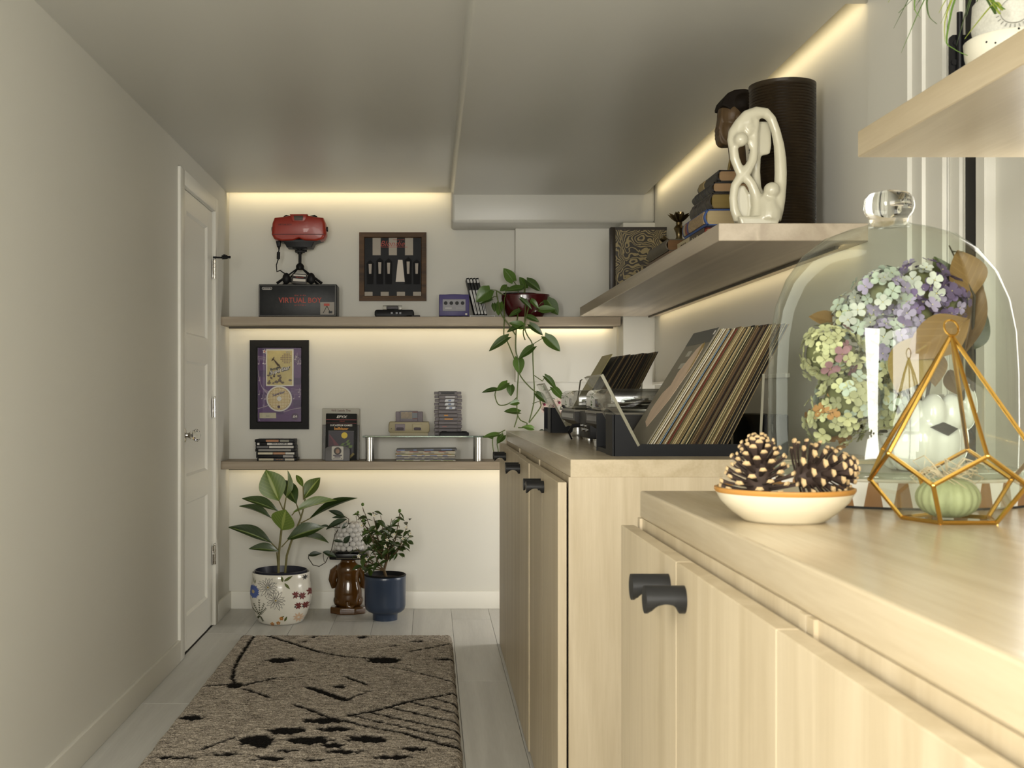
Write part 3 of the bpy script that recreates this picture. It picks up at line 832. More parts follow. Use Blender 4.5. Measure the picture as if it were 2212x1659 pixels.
# stack of seven disc cases
SY = 5.74
cols = [('print_camo', (92, 84, 60)), ('spine_black', (30, 29, 28)), ('spine_pearl', (160, 156, 148)), ('spine_smoke', (86, 84, 80)), ('spine_cream', (172, 162, 134)), ('spine_ink', (44, 42, 42)), ('spine_ivory', (180, 170, 144))]
segs = [[(0.28, 0.62, (150, 96, 50)), (0.66, 0.9, (110, 108, 92))], [(0.02, 0.08, (200, 196, 188)), (0.29, 0.97, (196, 192, 184))], [(0.0, 0.32, (70, 68, 66)), (0.34, 1.0, (178, 174, 166))], [(0.06, 0.94, (120, 118, 112))], [(0.02, 0.42, (186, 176, 148)), (0.43, 0.75, (150, 98, 46)), (0.76, 1.0, (186, 182, 170))], [(0.7, 0.98, (150, 146, 140))], [(0.02, 0.42, (190, 180, 152)), (0.43, 0.72, (26, 24, 24)), (0.73, 0.98, (186, 178, 160))]]
offs = [-0.002, 0.0, 0.001, 0.0, 0.006, 0.003, 0.008]
labs = ['topmost camouflage-spined disc case of the stack under the purple frame', 'black disc case with white football title band in the stack of seven', 'silver-spined disc case third from the top of the stack of seven', 'smoke-grey spined disc case in the middle of the stack of seven', 'cream and orange spined disc case third from the bottom of the stack', 'dark spined disc case second from the bottom of the stack of seven', 'cream and black spined disc case at the bottom of the stack of seven']
for k in range(7):
    lv = 6 - k
    xc = PX(593, SY) + offs[k]
    yo = 0.006 * ((k * 3) % 4)
    t = thing('disc_case', labs[k], 'disc case', (xc, SY + yo, S2 + lv * 0.0155), rz=0.02 * (((k * 5) % 3) - 1), group='stack of disc cases on the lower shelf')
    obj('shell', B().box(-0.097, 0.097, 0, 0.135, 0.0003, 0.0152, 0.002, 2), mat_blk, t, True)
    for (a, c, col) in segs[k]:
        obj('spine_insert', B().box(-0.092 + 0.184 * a, -0.092 + 0.184 * c, -0.0007, 0.0004, 0.0025, 0.0130), C('spine_%d_%d' % (k, int(a * 100)), *col, 0.35), t)
    if k == 1: text('spine_lettering', 'FIFA SOCCER 06', 0.0072, m_blacktxt, t, (0.024, -0.0011, 0.0078), sx=1.12, bold=0.0003)
    if k == 6: text('spine_lettering', 'LOST IN TIME', 0.004, m_orange, t, (0.014, -0.0011, 0.0078))

# white booklet, dark game box, black game box, grey cartridge
t = thing('game_booklet', 'tall white booklet with red heading behind the black game box', 'booklet', (PX(735.5, 5.88), 5.885, S2), rot=(-0.10, 0, 0))
obj('cover', B().box(-0.095, 0.095, 0, 0.012, 0, 0.262, 0.0015, 1), C('booklet_white', 176, 172, 158), t)
text('heading', 'Will Satisfy The', 0.0115, C('print_maroon', 96, 36, 30), t, (0, -0.0005, 0.250), sx=0.98)
text('heading', 'A', 0.014, m_blacktxt, t, (-0.088, -0.0005, 0.02))
t = thing('game_box', 'dark olive game box mostly hidden behind the black game box', 'box', (PX(735.5, 5.85), 5.862, S2), rot=(-0.08, 0, 0))
obj('carton', B().box(-0.094, 0.094, 0, 0.014, 0.0, 0.178, 0.0015, 1), M('dark_cover_art', srgb(62, 56, 42), 0.4, noise_s=40, amt=0.7), t)
t = thing('game_box', 'worn black game box with yellow moon picture and white lettering', 'box', (PX(736, 5.82), 5.81, S2), rot=(-0.09, 0.012, 0))
obj('carton', B().box(-0.078, 0.078, 0, 0.030, 0, 0.236, 0.003, 2), M('black_card', (0.012, 0.012, 0.011), 0.5, noise_s=60, amt=0.5, spec=0.2), t, True)
text('lettering', 'EPYX', 0.0125, m_whitetxt, t, (0, -0.0006, 0.219), sx=1.25, shear=0.3, bold=0.0004)
obj('red_rule', B().box(-0.078, 0.078, -0.0006, 0.0002, 0.2035, 0.2065).box(-0.078, 0.078, -0.0006, 0.0002, 0.187, 0.1885), C('print_brick', 120, 36, 30), t)
text('lettering', 'PRESENTS', 0.0042, m_redtxt, t, (0.004, -0.0006, 0.197))
text('lettering', 'LUCASFILM GAMES', 0.0098, m_whitetxt, t, (0, -0.0006, 0.1765), sx=0.98, bold=0.0003)
text('lettering', 'ballblazer', 0.0125, m_orange, t, (0, -0.0006, 0.160), sx=1.08, shear=0.12, bold=0.0006)
ar = obj('picture', B().box(-0.064, 0.064, -0.0007, 0.0002, 0.030, 0.148), C('picture_night', 44, 38, 46), t)
obj('picture_border', B().box(-0.065, 0.065, -0.0005, 0.0002, 0.148, 0.1488), m_greytxt, ar)
b = B()
for i in range(6):
    for j in range(4):
        if (i + j) % 2 == 0:
            f_ = lambda i_, j_: (0.0 + (i_ - 1.6) * (0.022 - j_ * 0.003) + j_ * 0.010, -0.0012, 0.046 + j_ * 0.014 + i_ * 0.001)
            P4 = [f_(i, j), f_(i + 1, j), f_(i + 1, j + 1), f_(i, j + 1)]
            if all(-0.064 < p[0] < 0.064 for p in P4): b.quad(P4)
obj('picture_field', b, C('picture_green', 92, 116, 50), ar)
obj('picture_craft', B().prism([(-0.062, 0.036), (0.012, 0.040), (-0.004, 0.070), (-0.058, 0.132)], -0.0014, -0.0009), C('picture_plum', 98, 46, 56), ar)
obj('picture_craft', B().prism([(-0.062, 0.036), (-0.022, 0.038), (-0.040, 0.096), (-0.060, 0.126)], -0.0018, -0.0012), C('picture_plum_dark', 66, 30, 42), ar)
obj('picture_moon', disc(B(), (0.017, 0.126), 0.0155, -0.0014, 24), m_yellow, ar)
obj('price_sticker', B().prism([(0.036, 0.014), (0.062, 0.040), (0.070, 0.032), (0.044, 0.006)], -0.0014, -0.0004), C('sticker_olive', 120, 104, 34), ar)
t = thing('game_cartridge', 'grey rounded-top game cartridge with white label before the black game box', 'cartridge', (PX(728.5, 5.75), 5.752, S2), rot=(-0.12, 0, 0))
poly = [(-0.062, 0.0), (0.062, 0.0), (0.062, 0.058)] + [(0.062 * cos(a), 0.058 + 0.020 * sin(a)) for a in [pi * k / 12 for k in range(1, 12)]] + [(-0.062, 0.058)]
m_cart = C('cartridge_grey', 96, 94, 94, 0.5)
obj('shell', slab(B(), poly, 0, 0.018, 0.003), m_cart, t, True)
lb = obj('paper_label', B().prism(rrect(0.058, 0.066, 0.004, 3, 0.001, 0.040), -0.0006, 0.0004), C('label_white', 186, 182, 170), t)
b = disc(B(), (0.001, 0.050), 0.019, -0.0011, 24)
obj('label_emblem', b, C('emblem_dark', 52, 46, 40), lb)
b = B().ball((0.001, -0.0011, 0.049), (0.010, 0.0008, 0.012), 10, 6)
obj('label_figure', b, C('emblem_tan', 142, 112, 92), lb)
b = B().box(-0.021, 0.023, -0.0011, -0.0005, 0.026, 0.031).box(-0.014, 0.016, -0.0011, -0.0005, 0.018, 0.0235).box(-0.022, 0.012, -0.0010, -0.0005, 0.0105, 0.0125).box(0.018, 0.024, -0.0010, -0.0005, 0.010, 0.013)
obj('label_lettering', b, C('print_slate', 62, 52, 70), lb)

# glass riser on steel legs
RY = 5.735
gx0, gx1, gz = PX(783, RY), PX(1047, RY), 0.8945
t = thing('glass_riser', 'clear glass riser shelf on round steel legs', 'riser', ((gx0 + gx1) / 2, RY, S2))
gw = (gx1 - gx0) / 2
obj('glass_top', B().box(-gw, gw, 0, 0.19, gz - S2 - 0.008, gz - S2, 0.001, 1), M('green_glass', (0.72, 0.90, 0.82), 0.0, trans=1.0, ior=1.5), t)
for sx_ in (-gw + 0.033, gw - 0.033):
    for yy_ in (0.024, 0.165):
        b = B().lathe([(0.0, 0), (0.0195, 0), (0.0195, 0.006), (0.0185, 0.007), (0.0185, gz - S2 - 0.017), (0.0195, gz - S2 - 0.016), (0.0195, gz - S2 - 0.008), (0.0, gz - S2 - 0.008)], 28, (sx_, yy_, 0))
        obj('leg', b, mat_steel, t, True)

# cream console with cartridge in its slot
NY = 5.77
t = thing('game_console', 'yellowed cream game console with grey cartridge in its slot', 'console', (PX(883.5, NY), NY, gz))
m_cream = C('yellowed_plastic', 158, 148, 116, 0.5)
m_cgrey = C('console_mauve', 116, 106, 112, 0.5)
b = B()
poly = [(-0.095, 0.012), (0.095, 0.012), (0.103, 0.022), (0.102, 0.052), (0.098, 0.068), (-0.098, 0.068), (-0.102, 0.052), (-0.103, 0.022)]
slab(b, poly, 0, 0.15, 0.006)
obj('upper_case', b, m_cream, t, True)
b = B().box(-0.094, 0.094, 0.004, 0.146, 0.0, 0.014)
for k in range(18): b.box(-0.094 + k * 0.0107, -0.094 + k * 0.0107 + 0.006, -0.001, 0.006, 0.001, 0.013)
obj('lower_case', b, C('yellowed_pale', 176, 166, 134, 0.5), t)
for x0, x1, mm in ((-0.069, -0.020, m_cgrey), (0.018, 0.066, m_cream)):
    p_ = obj('port_panel', B().box(x0, x1, -0.0035, 0.003, 0.024, 0.058, 0.0015, 1), mm, t)
    obj('controller_port', slab(B(), rrect(x1 - x0 - 0.012, 0.014, 0.005, 4, (x0 + x1) / 2, 0.034), -0.0055, -0.002, 0.001), C('port_dark', 58, 46, 52), p_, True)
obj('top_panel', B().box(-0.070, 0.070, 0.02, 0.135, 0.062, 0.0705, 0.001, 1), m_cgrey, t)
b = B().cyl((-0.088, -0.0008, 0.034), (-0.088, 0.002, 0.034), 0.002, n=8)
obj('indicator', b, mat_blk, t)
ct = obj('cartridge', B().box(-0.068, 0.068, 0.05, 0.070, 0.064, 0.119, 0.002, 1).box(-0.046, 0.044, 0.046, 0.074, 0.064, 0.1225, 0.002, 1), m_cgrey, t)
lb = obj('paper_label', B().box(-0.043, 0.041, 0.0452, 0.047, 0.080, 0.1195), C('label_teal', 42, 52, 56, 0.35), ct)
b = B().box(-0.041, 0.014, 0.0446, 0.0454, 0.083, 0.117)
pc = obj('label_picture', b, M('label_art', srgb(122, 104, 74), 0.4, noise_s=60, amt=0.8), lb)
obj('label_band', B().box(0.016, 0.041, 0.0446, 0.0454, 0.081, 0.086).box(0.016, 0.041, 0.0446, 0.0454, 0.114, 0.119), C('label_red', 104, 52, 38), lb)

# twelve stacked cartridges
labc = ['black spine label', 'silver spine label', 'white and blue spine label', 'white and blue spine label', 'white and blue spine label', 'plain dark spine', 'dark spine with a yellow mark', 'dark spine with white and orange marks', 'plain dark spine', 'dark spine with a red mark', 'plain dark spine', 'plain dark spine']
n_c = 12
dz = (PZ(845, 5.80) - gz) / n_c
m_cart2 = C('cartridge_mauve_grey', 104, 98, 100, 0.5)
m_cartd = C('cartridge_slot', 58, 52, 54, 0.5)
order = ['topmost', 'second from the top', 'third from the top', 'fourth from the top', 'fifth from the top', 'sixth from the top', 'sixth from the bottom', 'fifth from the bottom', 'fourth from the bottom', 'third from the bottom', 'second from the bottom', 'lowest']
for k in range(n_c):
    z0 = gz + (n_c - 1 - k) * dz
    t = thing('game_cartridge', 'grey cartridge with %s, %s of stack' % (labc[k], order[k]), 'cartridge', (PX(968, 5.78) + 0.002 * (((k * 7) % 5) - 2) / 2, 5.775, z0), group='stack of cartridges on the glass riser')
    b = B().box(-0.068, -0.046, 0, 0.085, 0.0015, dz - 0.0025, 0.002, 1).box(0.046, 0.068, 0, 0.085, 0.0015, dz - 0.0025, 0.002, 1)
    b.box(-0.047, 0.047, -0.0035, 0.085, 0.0003, dz - 0.0006, 0.0015, 1)
    obj('shell', b, m_cart2, t)
    obj('groove', B().box(-0.045, 0.045, -0.0042, -0.003, dz - 0.0052, dz - 0.0022), m_cartd, t)
    if k in (2, 3, 4):
        lb = obj('spine_label', B().prism([(-0.026 + 0.003 * k, 0.0025), (0.020 + 0.003 * k, 0.0025), (0.024 + 0.003 * k, dz - 0.003), (-0.020 + 0.003 * k, dz - 0.003)], -0.0050, -0.0038), C('label_cool_white', 178, 180, 182, 0.35), t)
        obj('label_mark', B().prism([(-0.008 + 0.003 * k, 0.005), (0.006 + 0.003 * k, 0.005), (0.008 + 0.003 * k, dz - 0.006), (-0.006 + 0.003 * k, dz - 0.006)], -0.0054, -0.0048), C('label_blue', 96, 108, 140), lb)
    elif k in (0, 1):
        obj('spine_label', B().box(-0.034 + 0.02 * k, 0.034, -0.0048, -0.0038, 0.004, dz - 0.006), m_blacktxt if k == 0 else C('label_silver', 138, 134, 132, 0.3), t)
    elif k in (6, 7, 9):
        obj('spine_label', B().box(-0.02 if k != 9 else -0.03, (0.0 if k == 6 else 0.022) if k != 9 else -0.008, -0.0048, -0.0038, 0.006, dz - 0.007), m_orange if k < 9 else C('label_rose', 150, 100, 96), t)
t = thing('game_controller', 'slim black game pad lying before the cartridge stack on glass', 'controller', (PX(981, 5.745), 5.7365, gz))
b = B()
slab(b, [(-0.072, 0.0), (0.072, 0.0), (0.074, 0.008), (0.072, 0.016), (0.055, 0.021), (-0.055, 0.021), (-0.072, 0.016), (-0.074, 0.008)], 0.0, 0.0335, 0.005)
obj('body', b, mat_blk, t, True)
b = B()
for s in (-1, 1): b.lathe([(0.014, 0), (0.014, 0.003), (0.010, 0.004)], 16, (s * 0.05, 0.018, 0.0195))
obj('thumb_pad', b, mat_blk_g, t, True)

# magazines under the glass
mcol = [(42, 40, 42), (172, 160, 134), (186, 180, 160), (130, 126, 78), (176, 170, 150), (120, 110, 92), (190, 184, 164), (46, 44, 48), (182, 176, 160)]
mlab = ['glossy black-spined magazine, topmost under the glass riser', 'magazine with a peach and blue edge, second from the top of its stack', 'cream-edged magazine third from the top of the stack under glass', 'olive-edged magazine fourth from the top of the stack under glass', 'pale magazine in the middle of the stack under glass', 'tan-edged magazine fourth from the bottom of the stack under glass', 'white-edged magazine third from the bottom of the stack under glass', 'black-edged magazine second from the bottom of the stack under glass', 'white and purple edged magazine at the bottom of the stack under glass']
z = S2
for k in range(8, -1, -1):
    th = 0.0062 if k else 0.009
    wdt = 0.147 if k else 0.150
    t = thing('magazine', mlab[k], 'magazine', (PX(919, RY) + (0.006 if k == 0 else 0.003 * (((k * 4) % 3) - 1)), RY + 0.012, z + (0.0014 if k == 0 else 0)), rz=0.012 * (((k * 5) % 3) - 1), group='magazines under the glass riser', rot=None if k else (0, -0.012, 0.01))
    obj('pages', B().box(-wdt, wdt, 0, 0.165, 0.0004, th - 0.0002, 0.0008, 1), C('magazine_%d' % k, *mcol[k], 0.35), t)
    b = B(); x_ = -wdt + 0.004
    while x_ < wdt - 0.03:
        l_ = R.uniform(0.015, 0.055)
        b.box(x_, min(x_ + l_, wdt - 0.002), -0.0005, 0.0003, 0.0014, th - 0.0016)
        x_ += l_ + R.uniform(0.01, 0.05)
    obj('spine_print', b, C('magazine_print_%d' % k, *R.choice([(96, 108, 140), (150, 110, 60), (70, 62, 90), (120, 126, 60), (130, 60, 50), (96, 94, 96)]), 0.4), t)['kind'] = 'stuff'
    z += th

# ---------------------------------------------------------------- plants
def leaf_mesh(name, width, wide_at, fold, curl, mats, heart=0.0, nx=10, wave=0.0, vein=True, petiole=0.0):
    """leaf of length 1 along +x, blade facing +z, midrib groove down the middle"""
    b = B(); bm = b.bm
    rows = []
    for i in range(nx + 1):
        t = i / nx
        e = math.log(0.5) / math.log(wide_at)
        w = sin(pi * min(1, max(0, t)) ** e) ** (0.75 if heart else 0.9) * width / 2
        if i == 0: w = width * 0.03 + heart * width * 0.22
        if i == nx: w = width * 0.01
        back = heart * 0.10 * (1 - t) ** 6
        row_ = []
        for v in (-1, -0.62, -0.12, 0, 0.12, 0.62, 1):
            z = fold * w * abs(v) ** 1.2 - curl * t * t - (0.012 if v == 0 else 0) + wave * sin(9 * t + 2 * v) * abs(v)
            row_.append(bm.verts.new((t - back * abs(v) - (0.0 if abs(v) < 0.5 else 0.02 * (1 - t)), v * w, z)))
        rows.append(row_)
    for a, c in zip(rows[:-1], rows[1:]):
        for k in range(6):
            f_ = bm.faces.new((a[k], a[k + 1], c[k + 1], c[k]))
            f_.material_index = 1 if (k in (2, 3) and vein) else 0
    return b.mesh(name, mats, True, 80)


def LEAFMAT(name, c, c2, rough=0.35, vein_s=18):
    m, nt, p, N, L = base_mat(name)
    tc = N('ShaderNodeTexCoord'); oi = N('ShaderNodeObjectInfo')
    wv = N('ShaderNodeTexWave'); wv.inputs['Scale'].default_value = vein_s / 10.0; wv.inputs['Distortion'].default_value = 0.6
    sep = N('ShaderNodeSeparateXYZ'); L(tc.outputs['Object'], sep.inputs[0])
    ab = N('ShaderNodeMath'); ab.operation = 'ABSOLUTE'; L(sep.outputs['Y'], ab.inputs[0])
    su = N('ShaderNodeMath'); su.operation = 'SUBTRACT'; L(sep.outputs['X'], su.inputs[0]); L(ab.outputs[0], su.inputs[1])
    cb = N('ShaderNodeCombineXYZ'); L(su.outputs[0], cb.inputs[0]); L(cb.outputs[0], wv.inputs['Vector'])
    rp = N('ShaderNodeValToRGB'); rp.color_ramp.elements[0].position = 0.86; rp.color_ramp.elements[1].position = 1.0
    rp.color_ramp.elements[0].color = (0, 0, 0, 1); rp.color_ramp.elements[1].color = (0.35, 0.35, 0.35, 1)
    L(wv.outputs['Fac'], rp.inputs[0])
    mx = N('ShaderNodeMix'); mx.data_type = 'RGBA'
    mx.inputs['A'].default_value = (*c, 1); mx.inputs['B'].default_value = (*c2, 1)
    L(rp.outputs[0], mx.inputs['Factor'])
    hs = N('ShaderNodeHueSaturation'); L(mx.outputs['Result'], hs.inputs['Color'])
    mr = N('ShaderNodeMapRange'); mr.inputs['To Min'].default_value = 0.65; mr.inputs['To Max'].default_value = 1.35
    L(oi.outputs['Random'], mr.inputs[0]); L(mr.outputs[0], hs.inputs['Value'])
    L(hs.outputs[0], p.inputs['Base Color'])
    p.inputs['Roughness'].default_value = rough
    return m


def leaf_at(me, parent, p0, p1, wid, nrm, name='leaf', ratio=1.0):
    """place leaf mesh from p0 to p1 (parent space); wid = real width over the mesh's own"""
    p0, p1 = Vector(p0), Vector(p1)
    L_ = (p1 - p0).length
    o = link(name, me, parent)
    o.matrix_local = orient(p1 - p0, nrm, p0, (L_, wid, L_))
    return o


FACE = Vector((0.0, -1.0, 0.15))
m_soil = M('potting_soil', (0.03, 0.022, 0.016), 0.95, noise_s=60, amt=0.5, bump=(120, 0.8, 0.004))

# ---- pothos in a maroon bowl
m_poth = LEAFMAT('pothos_leaf', srgb(68, 96, 34), srgb(92, 116, 48), 0.32)
m_poth_v = M('pothos_vein', srgb(88, 112, 56), 0.4)
m_stem = M('pothos_stem', srgb(84, 98, 44), 0.5)
POTH = [leaf_mesh('leaf', 1.0, 0.36, 0.18, c_, [m_poth, m_poth_v], heart=1.0) for c_ in (0.10, 0.28, 0.02)]
QY = 5.80
px0 = PX(1135, QY)
t = thing('pothos_plant', 'trailing heart-leaved green plant in a maroon bowl on the upper shelf', 'plant', (px0, QY, S1))
m_maroon = M('maroon_glaze', srgb(70, 16, 20), 0.2, coat=0.5)
prof = [(0.0, 0), (0.080, 0), (0.086, 0.002)]
for k in range(9): prof.append((0.089 + 0.031 * (1 - (1 - k / 8) ** 2) + 0.0012 * (k % 2), 0.010 + 0.096 * k / 8))
prof += [(0.1215, 0.112), (0.119, 0.116), (0.114, 0.112), (0.112, 0.09), (0.0, 0.088)]
obj('bowl', B().lathe(prof, 44, sx=1, sy=0.66), m_maroon, t, True, 50)
obj('soil', B().lathe([(0.0, 0.10), (0.113, 0.098), (0.113, 0.089), (0.0, 0.089)], 30, sx=1, sy=0.66), m_soil, t, True)
obj('inner_pot', B().lathe([(0.070, 0.10), (0.074, 0.123), (0.070, 0.123), (0.066, 0.10)], 24, (-0.03, 0, 0), sx=1.1, sy=0.7), mat_blk, t, True)


def zq(x, y, Y, o=(1000, 560), s=3.607):
    px, py = o[0] + x / s, o[1] + y / s
    return Vector((PX(px, Y) - px0, Y - QY, PZ(py, Y) - S1))


VYY = 5.675
vines = [
    [(360, 300, 5.80), (325, 300, 5.74), (322, 480, VYY), (320, 600, VYY), (345, 640, VYY), (400, 775, VYY), (430, 870, VYY), (425, 1000, VYY), (420, 1150, VYY), (426, 1220, VYY), (400, 1310, VYY)],
    [(440, 300, 5.80), (430, 400, 5.72), (415, 560, VYY), (412, 700, VYY), (425, 770, VYY), (437, 880, VYY), (470, 940, VYY), (530, 1005, VYY), (580, 1050, VYY), (605, 1120, VYY), (600, 1160, VYY), (515, 1275, VYY)],
    [(500, 290, 5.80), (490, 330, 5.70), (482, 520, VYY), (500, 590, VYY), (540, 660, VYY), (545, 780, VYY), (550, 900, VYY), (556, 1010, VYY), (552, 1120, VYY), (515, 1270, VYY)],
    [(400, 300, 5.80), (300, 270, 5.74), (262, 250, 5.72), (275, 330, 5.70), (300, 430, VYY), (350, 500, VYY), (410, 590, VYY)],
    [(540, 300, 5.80), (520, 350, 5.70), (500, 420, VYY), (470, 560, VYY), (485, 630, VYY)],
    [(425, 1070, VYY), (390, 1105, VYY), (330, 1135, VYY), (275, 1130, VYY), (250, 1060, VYY), (262, 1015, VYY)],
    [(426, 1215, VYY), (450, 1255, VYY), (500, 1280, VYY), (475, 1310, VYY), (430, 1312, VYY)],
    [(330, 1330, VYY), (290, 1352, VYY), (236, 1385, VYY), (236, 1480, VYY), (258, 1550, VYY)],
    [(310, 1350, VYY), (268, 1425, VYY), (276, 1500, VYY), (262, 1548, VYY)],
]
for v in vines:
    P = [zq(*p) for p in v]
    pts = []
    for i in range(len(P) - 1):
        a, c = P[max(i - 1, 0)], P[min(i + 2, len(P) - 1)]
        for k in range(4):
            u = k / 4
            pts.append(0.5 * ((2 * P[i]) + (-a + P[i + 1]) * u + (2 * a - 5 * P[i] + 4 * P[i + 1] - c) * u * u + (-a + 3 * P[i] - 3 * P[i + 1] + c) * u ** 3))
    pts.append(P[-1])
    obj('vine', B().tube(pts, 0.0030, 6), m_stem, t, True)
PL = [(392, 168, 318, 72, 78, 5.76), (400, 165, 372, 105, 40, 5.77), (488, 225, 440, 138, 70, 5.76), (498, 165, 607, 243, 74, 5.73), (212, 238, 104, 315, 112, 5.71), (465, 225, 328, 246, 62, 5.72), (345, 212, 290, 245, 50, 5.75), (222, 310, 128, 330, 44, 5.71), (655, 318, 742, 432, 92, 5.72), (598, 392, 722, 388, 58, 5.70), (240, 345, 246, 402, 36, 5.71), (288, 338, 276, 438, 62, 5.72), (448, 308, 540, 385, 42, 5.69), (530, 315, 590, 375, 40, 5.70), (442, 398, 356, 448, 40, 5.70), (497, 445, 594, 482, 50, 5.69), (472, 525, 372, 490, 62, VYY), (452, 515, 342, 568, 48, VYY), (520, 508, 624, 588, 56, VYY), (352, 606, 203, 697, 62, VYY), (638, 602, 758, 717, 88, VYY), (552, 680, 433, 772, 60, VYY), (432, 768, 440, 888, 82, VYY), (346, 962, 262, 1026, 56, VYY), (268, 1016, 148, 1032, 42, VYY), (372, 982, 372, 1058, 58, VYY), (432, 1112, 362, 1128, 42, VYY), (440, 1192, 323, 1180, 56, VYY), (638, 912, 738, 1000, 54, VYY), (698, 998, 792, 1098, 54, VYY), (572, 1045, 662, 1118, 60, VYY), (548, 1318, 470, 1302, 40, VYY), (282, 1366, 152, 1388, 44, VYY), (318, 1372, 266, 1432, 60, VYY), (232, 1392, 196, 1378, 34, VYY)]
for k, (x0, y0, x1, y1, wd, Y) in enumerate(PL):
    p0, p1 = zq(x0, y0, Y), zq(x1, y1, Y - 0.02)
    nrm = FACE + Vector((R.uniform(-0.35, 0.35), 0, R.uniform(0.0, 0.7)))
    leaf_at(POTH[k % 3], t, p0, p1, wd / 3.607 * Y / F * 1.12, nrm)
for (x0, y0, x1, y1) in ((345, 640, 352, 606), (540, 665, 640, 604), (555, 905, 620, 950), (620, 950, 640, 914), (470, 560, 520, 510), (650, 1040, 700, 1000)):
    obj('leaf_stalk', B().tube([zq(x0, y0, VYY), zq(x1, y1, VYY)], 0.0022, 6), m_stem, t, True)
for (x0, y0, x1, y1) in ((440, 290, 392, 168), (470, 290, 488, 225), (480, 290, 498, 165), (300, 265, 212, 238), (560, 400, 655, 318), (530, 420, 598, 392), (540, 300, 530, 315), (330, 290, 345, 212), (262, 290, 222, 310)):
    obj('leaf_stalk', B().tube([zq(x0, y0, 5.74), zq((x0 + x1) / 2, min(y0, y1) - 5 + 0.3 * abs(y0 - y1), 5.74), zq(x1, y1, 5.735)], 0.0022, 6), m_stem, t, True)

# ---- rubber fig in a white painted pot
WY = 5.60
fx0 = PX(607, WY)
t = thing('fig_plant', 'broad-leaved fig with two stems in a white flower-painted pot', 'plant', (fx0, WY, 0))
m_wpot = M('white_glaze', (0.74, 0.71, 0.62), 0.16, noise_s=4, amt=0.04, coat=0.4)
prof = [(0.0, 0), (0.098, 0), (0.110, 0.010), (0.128, 0.045), (0.142, 0.085), (0.1485, 0.120), (0.148, 0.150), (0.142, 0.190), (0.1385, 0.220), (0.140, 0.240), (0.137, 0.244), (0.133, 0.238), (0.132, 0.215), (0.0, 0.212)]
pot = obj('pot', B().lathe(prof, 56), m_wpot, t, True, 50)
obj('liner_pot', B().lathe([(0.120, 0.21), (0.127, 0.252), (0.122, 0.254), (0.115, 0.215), (0.0, 0.213)], 40), M('liner_navy', (0.02, 0.022, 0.035), 0.35), t, True, 50)
obj('soil', B().lathe([(0.0, 0.226), (0.114, 0.222), (0.114, 0.214), (0.0, 0.214)], 30), m_soil, t, True)


def pot_r(z):
    for (r0, z0), (r1, z1) in zip(prof[1:10], prof[2:11]):
        if z0 <= z <= z1: return r0 + (r1 - r0) * (z - z0) / (z1 - z0)
    return 0.138


def on_pot(u, z, off=0.0008):
    """u: metres left-right as seen from the front, z: height"""
    r = pot_r(z) + off
    a = math.asin(max(-1, min(1, u / r)))
    return Vector((r * sin(a), -r * cos(a), z))


def zp(x, y):
    """zoomed photo coordinates on the pot's front -> (u, z)"""
    px, py = 470 + x / 4.148, 1000 + y / 4.148
    return PX(px, WY - 0.11) - fx0, PZ(py, WY - 0.11)


def petal(b, c, ang, r0, r1, w, n=6):
    pts = []
    for k in range(2 * n):
        s = k / n if k <= n else (2 * n - k) / n
        side = 1 if k <= n else -1
        rad = r0 + (r1 - r0) * s
        ww = w * sin(pi * min(0.97, max(0.03, s)) ** 0.8) * side
        pts.append((c[0] + rad * cos(ang) - ww * sin(ang), c[1] + rad * sin(ang) + ww * cos(ang)))
    vs = [b.bm.verts.new(on_pot(*p)) for p in pts]
    b.bm.faces.new(vs)


def outline(b, c, ang, r0, r1, w, thick=0.0007):
    pts = []
    n = 7
    for k in range(2 * n + 1):
        s = k / n if k <= n else (2 * n - k) / n
        side = 1 if k <= n else -1
        rad = r0 + (r1 - r0) * s
        ww = w * sin(pi * min(0.98, max(0.02, s)) ** 0.8) * side
        pts.append(on_pot(c[0] + rad * cos(ang) - ww * sin(ang), c[1] + rad * sin(ang) + ww * cos(ang), 0.0003))
    b.tube(pts, thick, 4)


m_ink = M('painted_ink', (0.03, 0.03, 0.028), 0.4)
for cx, cy, r1, n in ((458, 1108, 0.052, 17), (530, 1222, 0.049, 15)):
    c = zp(cx, cy); b = B()
    for k in range(n): outline(b, c, 2 * pi * k / n + R.uniform(-0.1, 0.1), 0.007, r1 * R.uniform(0.8, 1.08), 0.006)
    fl = obj('painted_daisy', b, m_ink, pot); fl['kind'] = 'stuff'
    b = B()
    for k in range(5): petal(b, c, 2 * pi * k / 5, -0.004, 0.006, 0.004)
    obj('painted_centre', b, C('paint_ochre', 150, 130, 70), pot)['kind'] = 'stuff'
c = zp(315, 1160); b = B()
for k in range(18): petal(b, c, 2 * pi * k / 18, 0.004, 0.034 if k % 2 else 0.031, 0.008)
obj('painted_blue_flower', b, C('paint_blue', 78, 98, 160), pot)['kind'] = 'stuff'
b = B()
for k in range(6): petal(b, (c[0] - 0.002, c[1]), 2 * pi * k / 6, -0.003, 0.010, 0.005)
o = obj('painted_centre', b, C('paint_cream', 176, 160, 120), pot); o['kind'] = 'stuff'; o.location = (0, -0.0006, 0)
b = B()
for (x, y, ang, l_, w_) in ((600, 1055, 0.55, 0.048, 0.013), (605, 1070, -0.85, 0.040, 0.012), (590, 1060, 1.75, 0.030, 0.012), (325, 1090, 1.35, 0.022, 0.005), (318, 1080, 1.75, 0.024, 0.004), (810, 1335, 1.0, 0.045, 0.009), (600, 1420, 1.1, 0.030, 0.010), (580, 1380, 0.6, 0.014, 0.006)):
    petal(b, zp(x, y), ang, 0.0, l_, w_ / 2)
obj('painted_leaf', b, C('paint_green', 84, 92, 38), pot)['kind'] = 'stuff'
b = B()
